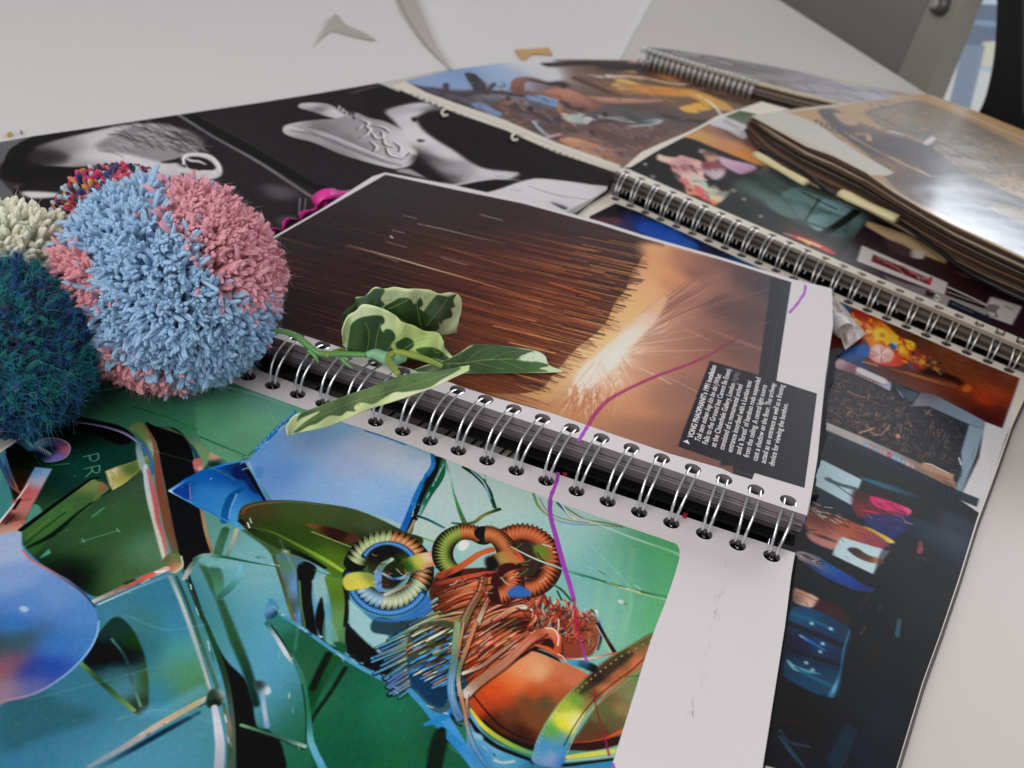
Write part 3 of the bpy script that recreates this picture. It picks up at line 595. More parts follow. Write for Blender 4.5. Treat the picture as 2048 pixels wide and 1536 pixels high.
    for i in range(150):
        x = rr.uniform(-60,330); y = rr.uniform(60,640)
        if y > 430+.6*x: continue
        t = y/640; cc = rr.choice([(60,140,205),(40,120,190),(70,150,215)] if rr.random() < t*.9 else [(150,165,110),(130,150,70),(190,200,170),(90,110,60),(170,110,80),(50,54,40),(60,120,160)])
        ln = rr.uniform(60,190); c.L([(x+3,y+6),(x+ln,y-ln*.45+6)], rr.uniform(14,22), (16,16,24), f=2, a=.45, smooth=0)
        c.L([(x,y),(x+ln*.5,y-ln*.26),(x+ln,y-ln*.5)], [rr.uniform(8,18),rr.uniform(8,16),5], [cc, tuple(min(255,v*1.15) for v in cc), rr.choice([(190,90,50),(200,180,140),(150,70,40),cc])], f=1.2)
    for i in range(70):
        x = rr.uniform(420,900); y = rr.uniform(40,420)
        if y > 560-.62*(x-420): continue
        cc = rr.choice([(205,95,55),(190,80,45),(215,170,140),(150,60,35),(120,110,60),(225,130,95),(90,40,25)]); ln = rr.uniform(60,170)
        c.L([(x+2,y+7),(x+ln,y+7-ln*.6)], 16, (40,14,10), f=2, a=.45, smooth=0); c.L([(x,y),(x+ln*.5,y-ln*.34),(x+ln,y-ln*.62)], [6,rr.uniform(8,18),8], [cc, tuple(min(255,v*1.15) for v in cc), cc], f=1.2)
    c.P([(520,560),(640,460),(800,340),(950,250),(1010,215),(1100,255),(1220,300),(1290,320),(1450,400),(1440,440),(1300,560),(1180,700),(1090,840),(1030,990),(1000,1020),(860,1000),(700,920),(580,790),(480,640),(475,590)],
        [(1020,400,(226,160,110)),(900,390,(232,140,84)),(850,470,(232,118,56)),(700,560,(222,72,26)),(800,520,(228,92,36)),(1300,420,(202,106,66)),(1150,500,(205,92,50)),(1000,560,(206,72,30)),(1200,580,(170,76,42)),(1080,640,(78,74,44)),(930,640,(110,64,40)),(800,720,(98,54,36)),(1000,800,(124,64,38)),(900,900,(60,32,20)),(560,680,(196,62,26)),(650,800,(76,36,22)),(1100,760,(110,70,40)),(760,640,(190,64,28))], f=2)
    c.L([(505,560),(600,680),(720,810),(860,900),(1010,950)], [12,16,16,14,12], (34,14,14), f=3, a=.85)
    c.L([(600,790),(720,900),(860,970),(1010,1010)], [20,50,60,50], (34,16,12), f=5)
    c.L([(495,690),(580,810),(700,910),(860,1000),(1000,1055)], [14,34,40,40,34], [(240,190,30),(225,200,40),(170,180,50),(120,170,60),(80,150,110)], f=2)
    c.L([(470,740),(560,880),(700,990),(860,1060),(1010,1115)], [16,40,40,36,30], [(14,20,20),(18,24,26),(20,14,16),(22,14,18),(16,16,20)], f=3)
    c.L([(330,730),(380,800),(420,830)], [14,26,14], (16,20,36), f=3); c.P([(500,880),(580,900),(600,940),(540,930)], (130,180,200), f=3); c.L([(690,1110),(760,1130),(850,1120)], 22, (170,190,180), f=4)
    c.P([(1330,970),(1400,860),(1560,620),(1750,450),(1920,310),(1890,500),(1745,870),(1720,910),(1500,970)], [(1600,700,(88,98,50)),(1700,540,(120,116,76)),(1500,850,(84,62,40)),(1690,690,(150,122,74)),(1850,450,(104,132,72)),(1550,930,(110,48,30)),(1640,620,(110,86,50)),(1500,740,(100,100,54)),(1660,800,(96,84,50)),(1800,600,(120,130,80))], f=2.5)
    c.L([(1820,425),(1870,415)], 8, (50,80,50), f=2, smooth=0)
    c.L([(1330,965),(1550,945),(1745,868)], [10,16,30], [(150,60,30),(170,70,30),(215,90,36)], f=2)
    c.L([(1300,1000),(1500,995),(1740,940)], [60,74,70], (52,22,16), f=3)
    c.L([(1290,1085),(1500,1060),(1700,1030)], [36,44,46], [(205,195,70),(200,205,70),(190,200,80)], f=2.5); c.L([(1280,1115),(1500,1095),(1690,1070)], 14, (160,190,190), f=3)
    c.L([(1000,1125),(1250,1150),(1450,1130),(1680,1100)], [30,30,26,22], (20,16,24), f=2.5)
    c.P([(1000,1120),(1030,980),(1090,850),(1180,700),(1300,560),(1450,420),(1600,290),(1800,170),(2010,60),(1965,250),(1900,330),(1750,450),(1620,550),(1520,640),(1420,760),(1350,880),(1310,980),(1270,1080),(1230,1170),(1120,1160)],
        [(1900,150,(72,88,42)),(1700,260,(58,62,36)),(1600,350,(70,62,46)),(1500,440,(52,40,34)),(1400,540,(76,84,42)),(1350,620,(110,160,50)),(1260,690,(150,180,40)),(1240,810,(228,216,34)),(1290,760,(232,222,90)),(1130,880,(90,160,60)),(1330,800,(232,216,160)),(1080,1000,(60,140,190)),(1190,950,(90,150,140)),(1200,1020,(50,140,205)),(1150,1090,(130,150,190)),(1700,430,(196,92,52)),(1850,330,(205,104,62)),(1580,540,(206,112,62)),(1960,200,(182,100,60)),(1230,1130,(46,110,196)),(1450,650,(150,120,60)),(1500,600,(120,60,36))], f=2)
    c.L([(1400,560),(1500,470),(1600,385),(1720,300),(1820,240)], [20,70,80,60,30], (40,34,28), f=8, a=.55)
    for i in range(58):
        t = i/57; p = np.array([[1020,1080],[1060,900],[1180,720],[1330,560],[1500,410],[1700,260],[1980,110]], float); k_ = t*5.999; j_ = int(k_); q0 = p[j_]+(p[j_+1]-p[j_])*(k_-j_)+np.array([14,8])
        if i%2 == 0: c.L([tuple(q0), tuple(q0+[8,-9])], 9, (206,130,70) if t > .35 else (120,170,180), f=1, smooth=0); 
        p = np.array([[1265,1000],[1330,870],[1420,730],[1530,600],[1680,480],[1820,380],[1940,270]], float); q0 = p[j_]+(p[j_+1]-p[j_])*(k_-j_)+np.array([-6,-6])
        c.L([tuple(q0), tuple(q0+[6,-6])], 9, (40,24,16), f=1, smooth=0)
    c.L([(1000,1110),(1035,970),(1095,845),(1190,700),(1310,560),(1460,420),(1610,290),(1810,170),(2000,70)], 6, [(130,170,190),(150,190,190),(170,180,120),(180,160,100),(200,130,80),(190,110,60),(180,110,60)], f=1.5, a=.8)
    c.L([(1290,1050),(1350,900),(1440,760),(1560,630),(1750,480),(1920,340)], 5, [(190,210,220),(230,225,200),(215,150,110),(225,130,90),(220,140,110)], f=1.5, a=.8)
    c.L([(1270,275),(1450,280),(1640,240),(1700,225)], [10,14,16,10], [(200,90,60),(225,200,190),(190,80,50),(190,90,60)], f=2)
    c.P([(1290,300),(1400,290),(1480,310),(1540,350),(1500,390),(1400,350),(1310,325)], [(1330,310,(60,150,210)),(1400,330,(30,70,80)),(1480,350,(16,20,24)),(1420,300,(50,120,180))], f=3)
    # long sweeping straps over the toe
    for q, w, cs in (([(455,570),(560,470),(790,300),(960,140),(1080,60)], 70, [(190,190,190),(170,120,90),(190,100,70),(200,90,55),(190,80,45)]),([(430,400),(600,330),(800,180),(960,60)], 26, [(220,215,200),(150,90,60),(190,80,45)]),
        ([(390,-20),(375,150),(362,300),(335,480),(350,620),(400,760)], 56, [(100,130,80),(110,160,110),(70,130,130),(60,140,200),(70,140,195),(60,130,200)]),([(440,-20),(410,150),(395,260)], 18, [(200,90,50),(200,100,60),(160,90,60)]),
        ([(540,-20),(470,180),(405,360),(400,500),(440,680),(480,880),(560,1060),(680,1200)], 30, [(190,90,50),(205,110,70),(110,130,80),(190,180,160),(170,90,50),(100,130,150),(60,140,205),(60,140,205)]),
        ([(470,560),(465,660),(480,760)], 16, [(215,200,190),(190,120,90),(90,120,130)])):
        c.L([(x+6,y+10) for x,y in q], w*1.25, (24,14,14), f=3, a=.5); c.L(q, w, cs, f=1.5)
        for o_ in (-.3,.1,.32): c.L([(x+o_*w*.7,y+o_*w*.5) for x,y in q], w*.12, [(225,205,185),(120,70,50),(235,220,200),(90,60,50)] , f=1.2, a=.55)
    c.L([(1060,60),(1150,45),(1210,100),(1205,180),(1195,230)], [46,56,52,40,20], [(190,80,50),(225,120,80),(220,96,54),(200,80,44),(190,70,40)], f=2)
    c.L([(1110,25),(1180,40),(1215,100),(1210,170)], 10, (235,220,210), f=2); c.P([(1080,150),(1130,120),(1180,160),(1170,190),(1110,170)], (50,18,14), f=3)
    c.L([(990,205),(1080,225),(1190,275),(1230,300)], [16,30,26,10], (44,14,14), f=3); c.L([(1030,165),(1120,195),(1220,250),(1260,290)], [20,34,34,16], [(205,85,45),(215,90,45),(205,80,42),(190,70,40)], f=2); c.L([(1210,240),(1250,262),(1268,292)], 7, (235,225,220), f=1.5)
    W(900,850,2.2386)
    # ---- glass edges on the right
    c.L([(510,650),(650,690),(800,735),(970,770)], [16,12,12,8], [(120,180,160),(40,110,80),(50,100,60),(60,110,60)], f=2.5)
    c.L([(270,545),(380,600),(500,645),(600,680)], [4,8,10,8], [(190,195,170),(200,205,190),(120,170,150),(60,120,90)], f=2)
    c.L([(700,705),(830,750),(965,785)], [3,4,5], (190,200,100), f=2); c.L([(760,728),(810,738),(850,750)], 7, (190,190,160), f=1.5)
    c.L([(750,1130),(850,1125)], 5, (50,110,60), f=2, smooth=0)
    c.P([(750,790),(770,785),(795,805),(770,805)], [(760,790,(220,235,235)),(785,803,(30,90,70))], f=1.5)
    c.L([(370,300),(400,370),(470,425),(560,445),(680,450),(780,460)], [10,12,12,10,8,4], [(90,130,60),(120,150,90),(150,160,150),(110,160,210),(120,150,110),(110,110,60)], f=2)
    c.L([(400,330),(440,390),(520,425),(620,440)], 5, (150,90,60), f=2, a=.8)
    c.L([(500,360),(600,420),(700,440),(770,455)], [8,8,8,6], [(80,120,80),(140,110,70),(100,120,60),(90,110,50)], f=2)
    c.L([(480,350),(520,390),(550,420)], [10,14,8], [(30,80,110),(120,140,160),(190,120,90)], f=2); c.L([(500,355),(530,400),(560,425)], 5, (220,225,225), f=1.5)
    c.L([(600,420),(800,500),(1000,570),(1030,590)], [4,8,12,10], (205,225,215), f=7, a=.75)
    c.P([(900,500),(1020,535),(1025,600),(980,760),(910,900),(870,880),(930,700)], (80,170,100), f=50, a=.55)
    for x in (690,760,820): c.L([(x,560),(x-30,800),(x-60,1000)], 26, (175,215,120), a=.13, f=20)
    c.L([(460,715),(500,740),(545,790)], [8,12,10], (50,90,50), f=3); c.L([(480,745),(500,785)], 8, (40,60,40), f=2, smooth=0)
    # lettering stamped on the insole
    W(0,800,4.267)
    for q in ([(715,487),(835,458)],[(835,460),(840,500),(815,522),(785,522),(768,505),(766,478)],
              [(722,590),(848,560)],[(848,562),(850,605),(828,625),(800,618),(786,600),(785,577)],[(788,606),(735,658)]):
        c.L(q, 10, (90,150,135), f=3, smooth=4, a=.8)
    c.L([(690,1215),(830,1170),(1010,1115)], 7, (100,165,130), f=3, a=.8); c.L([(700,1185),(720,1215)], 6, (110,175,140), f=2, smooth=0); c.L([(995,1100),(1020,1130)], 7, (110,175,140), f=2, smooth=0)
    c.L([(785,1000),(850,950),(885,925)], 14, (70,150,130), f=5, a=.8)
    # glints and hairline cracks in the broken glass
    W(0,0,1); rg = random.Random(77)
    edges_ = [((480,1010),(500,1060)),((560,1290),(600,1500)),((345,985),(490,930)),((540,1205),(720,1345)),((720,1345),(900,1430)),((900,1430),(1000,1520)),((365,1120),(420,1300)),((420,1300),(460,1500)),((860,930),(820,1050)),((190,1200),(340,1140)),((180,1530),(420,1400)),((590,830),(490,920)),((960,930),(1000,1020)),((430,1090),(560,1130)),((1060,1080),(1330,1195))]
    for a_, b_ in edges_:
        for _ in range(6):
            t = rg.random(); x = a_[0]+(b_[0]-a_[0])*t+rg.gauss(0,3); y = a_[1]+(b_[1]-a_[1])*t+rg.gauss(0,3); d_ = np.array(b_, float)-a_; d_ /= np.linalg.norm(d_); ln = rg.uniform(3,18)
            c.L([(x,y),(x+d_[0]*ln+rg.uniform(-2,2),y+d_[1]*ln+rg.uniform(-2,2))], rg.uniform(1,3), rg.choice([(215,235,235),(20,60,60),(120,190,200),(190,215,190),(14,30,36),(230,240,245)]), a=rg.uniform(.35,.9), f=.8, smooth=0)
    for q, cc in (([(560,1080),(600,1180),(590,1300)],(120,180,190)),([(250,1230),(330,1260),(410,1250)],(110,170,180)),([(60,1400),(180,1370),(330,1330)],(90,150,170)),([(640,1200),(700,1260),(800,1330)],(60,130,100)),([(300,900),(420,935),(470,960)],(120,175,140)),([(660,960),(760,1000),(840,1010)],(150,185,220)),([(230,1440),(330,1420),(440,1450)],(120,180,190)),([(1180,1090),(1260,1180),(1250,1260)],(150,205,190))):
        c.L(q, 5, cc, f=6, a=.22)
    for _ in range(260):
        x = rg.uniform(0,1330); y = rg.uniform(860,1530); c.P([(x,y),(x+rg.uniform(1,5),y+1),(x+2,y+rg.uniform(1,4))], rg.choice([(220,235,230),(20,40,40),(150,200,200)]), a=rg.uniform(.2,.6), f=.8, smooth=0)
    # felt pen line
    W(680,900,3.1030)
    c.L([(1345,60),(1345,140),(1335,220),(1305,320),(1308,420),(1340,540),(1380,690),(1420,820),(1450,930)], [22,22,24,24,24,26,26,24,22], (158,62,178), f=1.5)
    c.L([(1450,930),(1465,1060),(1485,1170),(1510,1250),(1530,1310)], [20,16,14,16,20], [(170,40,110),(200,20,70),(190,40,100),(160,50,170),(160,50,170)], f=2, a=.75)
    W(900,850,2.2386)
    c.L([(645,1190),(655,1270),(690,1390),(712,1480)], [10,8,10,12], [(170,30,50),(120,40,30),(150,35,60),(150,40,110)], f=2, a=.75)
    c.grain(3.6, 4)
    return c

# outline of that print on the near page
SHOE_OUT = [(-420,1700),(-420,380),(0,545),(250,668),(438,755),(611,819),(693,847),(781,876),(869,909),(1000,962),(1061,984),(1226,1044),(1340,1083),(1355,1092),(1359,1104),(1356,1127),(1333,1198),(1302,1279),(1266,1395),(1222,1536),(1180,1700)]

# ------------------------------------------------------------------ picture 2: bamboo rods and light, on the raised page
BAM_OUT = [(536,484),(640,424),(771,349),(910,379),(1047,407),(1200,449),(1285,476),(1440,519),(1583,564),(1568,660),(1553,761),(1634,787),(1622,880),(1609,976),(1509,946),(1504,959),(1466,948),(1444,937),(1342,908),(1239,873),(1164,847),(1102,826),(1000,799),(891,763),(780,725),(656,689),(543,650),(440,610),(380,572)]
def bamboo_art():
    c = Canvas("bamboo_light_print", -282, 16, -2, 240, 5.0, z=16.45, base=(50,28,28))
    W = c.view; W(0,0,1); r = random.Random(3)
    c.Q([(300,300),(1700,300),(1700,1100),(300,1100)], [(600,460,(46,40,44)),(780,370,(50,45,48)),(900,420,(52,42,44)),(1100,470,(54,40,42)),(700,560,(54,32,32)),(560,600,(46,27,28)),(900,560,(80,40,34)),(1100,600,(92,42,32)),(1150,530,(78,42,38)),
        (1000,700,(92,44,28)),(800,740,(66,34,26)),(950,760,(110,60,36)),(1230,520,(150,95,75)),(1300,500,(200,140,105)),(1380,530,(190,120,95)),(1250,620,(225,170,110)),(1200,700,(228,178,112)),(1330,580,(220,150,105)),(1440,560,(125,80,76)),(1520,600,(75,52,56)),
        (1500,700,(100,66,60)),(1400,700,(140,90,76)),(1300,800,(165,105,82)),(1450,840,(120,80,70)),(1250,860,(150,98,78)),(1100,790,(205,150,95)),(1050,790,(170,110,70)),(1400,900,(115,75,65)),(1180,830,(190,125,85)),(1340,650,(185,120,95))], f=1)
    # amber glow field left of the flare
    c.P([(1283,478),(1400,510),(1380,560),(1300,620),(1230,700),(1160,750),(1100,800),(1040,785),(1130,720),(1200,640),(1260,560),(1290,500)], [(1320,510,(215,150,110)),(1270,620,(228,172,105)),(1180,720,(230,180,112)),(1080,785,(205,150,90)),(1360,540,(210,140,105)),(1300,570,(232,168,112))], f=16, a=.85)
    # rod field edge: everything left of this line is rods
    edge = [(1292,480),(1288,510),(1270,540),(1262,575),(1240,600),(1225,640),(1200,668),(1175,690),(1155,715),(1130,735),(1115,750),(1085,775),(1050,795)]
    E_ = np.array(edge, float)
    def ex(y): return np.interp(y, E_[:,1], E_[:,0])
    W(0,0,1)
    c.P([(380,300),(771,330),(1292,470),(1285,512),(1262,545),(1252,578),(1230,605),(1212,645),(1185,672),(1150,700),(1110,745),(1060,785),(900,770),(540,660),(380,600)],
        [(600,470,(44,38,42)),(780,375,(50,45,48)),(950,430,(54,42,44)),(1200,480,(62,48,52)),(1100,520,(76,42,40)),(700,560,(54,32,32)),(560,610,(44,26,28)),(950,570,(84,42,34)),(1150,590,(104,48,34)),(1050,680,(110,52,30)),(800,740,(62,32,26)),(980,760,(112,58,34)),(1130,640,(120,58,36)),(1210,540,(84,52,48))], f=2)
    sl = lambda x, y: .235 + .05*(y-480)/200 - .03*(x-900)/300
    for i in range(1500):
        y = r.uniform(350, 860); x = r.uniform(420, 1290)
        xe = ex(y) if y > 480 else 1292
        ln = r.uniform(30, 170)
        if x > xe-10: continue
        x2 = min(x+ln, xe+r.uniform(-6,14)); s_ = sl(x,y)
        heat = np.clip((x-700)/500,0,1)*np.clip((y-430)/200,0,1)
        far = np.clip((y-380)/120, .25, 1)
        v = r.random()
        if v < .55: col = (30+14*heat, 20+4*heat, 24)
        elif v < .9: col = (84+96*heat, 50+26*heat, 46+2*heat)
        else: col = (150+80*heat, 90+50*heat, 66+20*heat)
        c.L([(x,y),(x2,y+s_*(x2-x))], r.uniform(.9,2.3), col, a=.45*far, f=1, smooth=0)
    for i in range(90):   # rods ending in dark tips over the glow
        t = r.random(); y = 485+300*t; xe = ex(y); ln = r.uniform(30,130); x = xe+r.uniform(-8,22)
        s_ = sl(x,y); c.L([(x-ln,y-s_*ln),(x,y)], r.uniform(1.6,3.2), [(60,34,30),(52,32,28),(48,32,30)], a=.9, f=1, smooth=0)
        if r.random() < .6: c.L([(x-ln,y-s_*ln+3),(x-ln*.1,y+3-s_*ln*.1)], 1.6, (205,130,70), a=.8, f=1, smooth=0)
    for i in range(60):
        t = r.random(); y = 500+250*t; xe = ex(y); ln = r.uniform(60,260); x = xe-r.uniform(0,160)
        s_ = sl(x,y); c.L([(x-ln,y-s_*ln),(x,y)], r.uniform(1.2,2.6), [(100,50,34),(205,95,48),(225,130,72)], a=.6, f=1, smooth=0)
    # bright strands
    W(500,300,2.56)
    for q, w, col in (([(505,488),(700,540),(900,598),(1100,655),(1300,715),(1500,780)], 7, [(150,80,50),(205,170,135),(225,195,160),(215,150,100),(180,90,50),(150,70,40)]),
                      ([(860,378),(1000,408),(1150,445),(1300,478)], 6, [(150,130,125),(175,150,140),(150,110,95),(100,60,50)]),
                      ([(790,335),(850,350)],6,(130,115,115)),([(1180,330),(1290,360)],7,(150,120,108)),([(700,470),(800,498)],5,(150,115,105)),([(730,410),(790,425)],6,(140,120,118)),
                      ([(980,550),(1110,590)],6,(150,110,95)),([(620,515),(760,575)],4,(150,120,110)),([(1020,505),(1400,620)],6,[(150,90,60),(170,80,40)]),([(660,210),(700,215)],5,(70,62,64)),
                      ([(1400,500),(1640,560)],6,(150,70,45)),([(1540,680),(1700,730),(1792,760)],9,[(205,85,35),(215,90,40),(190,80,40)]),([(1500,600),(1700,650)],7,(190,75,38)),([(1440,720),(1720,800)],6,(180,75,40)),([(1060,780),(1400,880)],7,(170,70,36)),
                      ([(1250,900),(1600,985)],6,(215,140,80)),([(1330,985),(1560,1040)],7,(225,160,90)),([(1050,730),(1250,790)],6,(190,90,45)),([(720,440),(730,450)],7,(205,190,190))):
        c.L(q, w, col, a=.85, f=1.5)
    c.P([(60,520),(300,560),(200,650),(100,700)], (80,45,35), a=.2, f=40)
    # flare: sharp pale band, rays fanning right and down
    W(1150,480,4.518)
    c.P([(600,30),(1100,120),(1960,380),(1900,800),(1800,1250),(1500,1150),(1150,1560),(200,1560),(300,1250),(480,1000),(760,540),(700,300)], [(700,120,(216,146,98)),(850,350,(214,134,90)),(1000,160,(176,112,86)),(1150,180,(134,88,76)),(1300,150,(104,72,70)),(1500,300,(84,60,64)),(1800,420,(60,50,58)),(1150,330,(130,84,74)),(1000,480,(176,112,88)),(1300,600,(96,64,64)),(1600,700,(88,60,62)),(1500,1000,(110,72,64)),(1200,850,(130,82,68)),(950,800,(158,98,78)),(900,1050,(172,106,82)),(650,1200,(188,118,86)),(800,1400,(150,98,80)),(1000,1350,(136,92,78)),(1100,1050,(146,90,72)),(450,1300,(205,134,92)),(400,1500,(196,124,84)),(600,850,(196,124,90)),(1650,900,(100,68,64)),(700,640,(205,140,104)),(640,60,(228,166,104)),(700,280,(226,160,100)),(760,480,(222,156,104))], f=34)
    def rays(n, bx, by, a0, a1, l0, l1, w, al, cols, jx=20, jy=20):
        for _ in range(n):
            x = bx+r.uniform(-jx,jx); y = by+r.uniform(-jy,jy); an = r.uniform(a0,a1); ln = r.uniform(l0,l1)
            c.L([(x,y),(x+math.cos(an)*ln*.4,y+math.sin(an)*ln*.4),(x+math.cos(an)*ln,y+math.sin(an)*ln)], [w*r.uniform(.6,1.4),w*.8,w*.25], r.choice(cols), a=al*r.uniform(.5,1.2), f=1.1, smooth=0)
    pinks = [[(214,160,140),(190,124,108),(150,96,90)],[(200,140,118),(166,106,94),(130,84,82)],[(225,180,160),(190,130,112),(140,92,88)]]
    darks = [[(150,84,62),(120,70,60),(96,60,60)],[(170,96,66),(130,76,62),(100,64,62)]]
    c.P([(760,540),(1000,400),(1250,300),(1420,250),(1250,470),(1000,620),(860,740),(700,820)], (196,132,110), a=.35, f=30)
    rays(70, 640, 800, -.72, -.42, 400, 900, 12, .4, pinks, 130, 110); rays(40, 700, 720, -.66, -.40, 300, 700, 8, .5, darks, 100, 80)
    rays(40, 560, 900, -.38, -.12, 400, 1150, 8, .42, pinks, 60, 50); rays(30, 500, 990, -.10, .12, 200, 800, 9, .5, pinks, 40, 50)
    rays(50, 520, 960, -.5, .1, 120, 300, 10, .5, [[(240,205,185),(222,160,126),(200,130,100)]], 60, 60); rays(40, 540, 930, -.5, 0, 200, 420, 8, .5, darks, 60, 60)
    rays(30, 480, 1080, .12, .5, 150, 560, 9, .4, pinks, 40, 40)
    for q, w, cc in (([(960,720),(1200,800),(1450,900),(1690,990)],[10,34,44,50],(150,98,88)),([(900,740),(1050,830),(1220,910)],[8,20,10],(176,118,100)),([(480,1110),(660,1190),(870,1300)],[6,18,12],(226,180,156)),([(700,1200),(900,1270),(1100,1370)],[6,14,12],(190,132,112)),([(600,940),(850,910),(1150,860)],[14,10,4],(214,160,138)),([(560,1000),(900,1000),(1250,995)],[12,12,4],(214,156,134)),([(1250,995),(1500,970),(1690,965)],[4,16,30],(130,86,80)),([(860,730),(1200,620),(1780,430)],[8,7,5],(150,100,94)),([(1000,770),(1400,800),(1740,745)],[5,6,4],(130,86,82)),([(900,700),(1300,560),(1500,510)],[8,7,4],(160,106,96))): c.L(q, w, cc, f=3, a=.65)
    c.P([(0,1230),(200,1035),(400,855),(560,710),(770,520),(830,540),(760,690),(620,850),(500,960),(420,1080),(340,1190),(220,1300),(120,1400),(0,1500)], [(60,1300,(226,206,190)),(300,1060,(228,216,208)),(250,1180,(232,222,216)),(450,900,(226,206,192)),(600,760,(220,184,160)),(760,580,(216,164,124)),(150,1420,(222,190,160)),(420,1010,(232,214,200))], f=9)
    c.P([(-50,1250),(300,950),(700,600),(900,620),(900,850),(800,1050),(600,1300),(300,1560),(-50,1560)], (238,196,160), a=.38, f=150)
    c.P([(0,1230),(300,960),(620,700),(700,760),(600,950),(480,1150),(260,1380),(0,1480)], (240,214,192), a=.45, f=70)
    rays(90, 300, 1180, .5, 2.4, 90, 330, 13, .6, [[(238,216,200),(226,180,146),(206,140,104)],[(232,200,176),(214,156,116),(196,126,90)]], 130, 110)
    rays(80, 80, 1380, .9, 2.5, 120, 420, 14, .6, [[(238,216,200),(226,180,146),(206,140,104)],[(196,120,80),(190,116,76),(196,126,86)]], 130, 90)
    rays(60, 430, 1040, -.3, 1.1, 60, 200, 13, .6, [[(240,222,208),(228,184,156),(206,140,110)]], 50, 60)
    c.P([(60,1300),(250,1110),(430,960),(560,800),(640,780),(560,880),(450,1010),(360,1120),(230,1250),(110,1360)], (234,222,212), a=.75, f=24)
    rays(36, 150, 1400, 1.2, 2.2, 160, 420, 9, .5, [[(186,110,70),(190,116,76),(186,120,80)]], 220, 60)
    # black margins of the print
    W(0,0,1)
    c.Q([(1543,555),(1600,568),(1590,700),(1640,780),(1640,1000),(1500,960),(1440,930),(1517,749),(1530,650)], (34,31,39), f=1)
    W(1000,650,2.9257)
    c.Q([(1500,288),(1618,325),(1870,400),(1800,970),(1480,905),(1365,868),(1362,822),(1040,710),(1228,208)], (34,31,39), f=1.2)
    c.Q([(1300,820),(1362,824),(1366,872),(1250,835)], (108,70,58), f=2)
    c.L([(1380,850),(1480,882)], 2, (190,185,185), a=.6, f=1)
    for i in range(30): x = r.uniform(1240,1800); y = r.uniform(260,900); c.L([(x,y),(x+3,y+1)], 2.5, (120,115,120), a=.5, f=1, smooth=0)
    W(0,0,1)
    c.L([(1545,640),(1475,676),(1427,705),(1376,729),(1308,754),(1246,783),(1212,804),(1188,831),(1174,856)], [2,4,5,6,6,6,6,6,6], [(110,66,66),(120,55,75),(140,48,82),(155,45,92),(160,45,100),(165,45,105),(165,45,110),(165,40,115),(165,42,120)], f=1, a=.8)
    for q in ([(1555,640),(1545,700),(1534,752)],): c.L(q, 1.5, (70,64,72), a=.5)
    c.grain(2.8, 3)
    return c

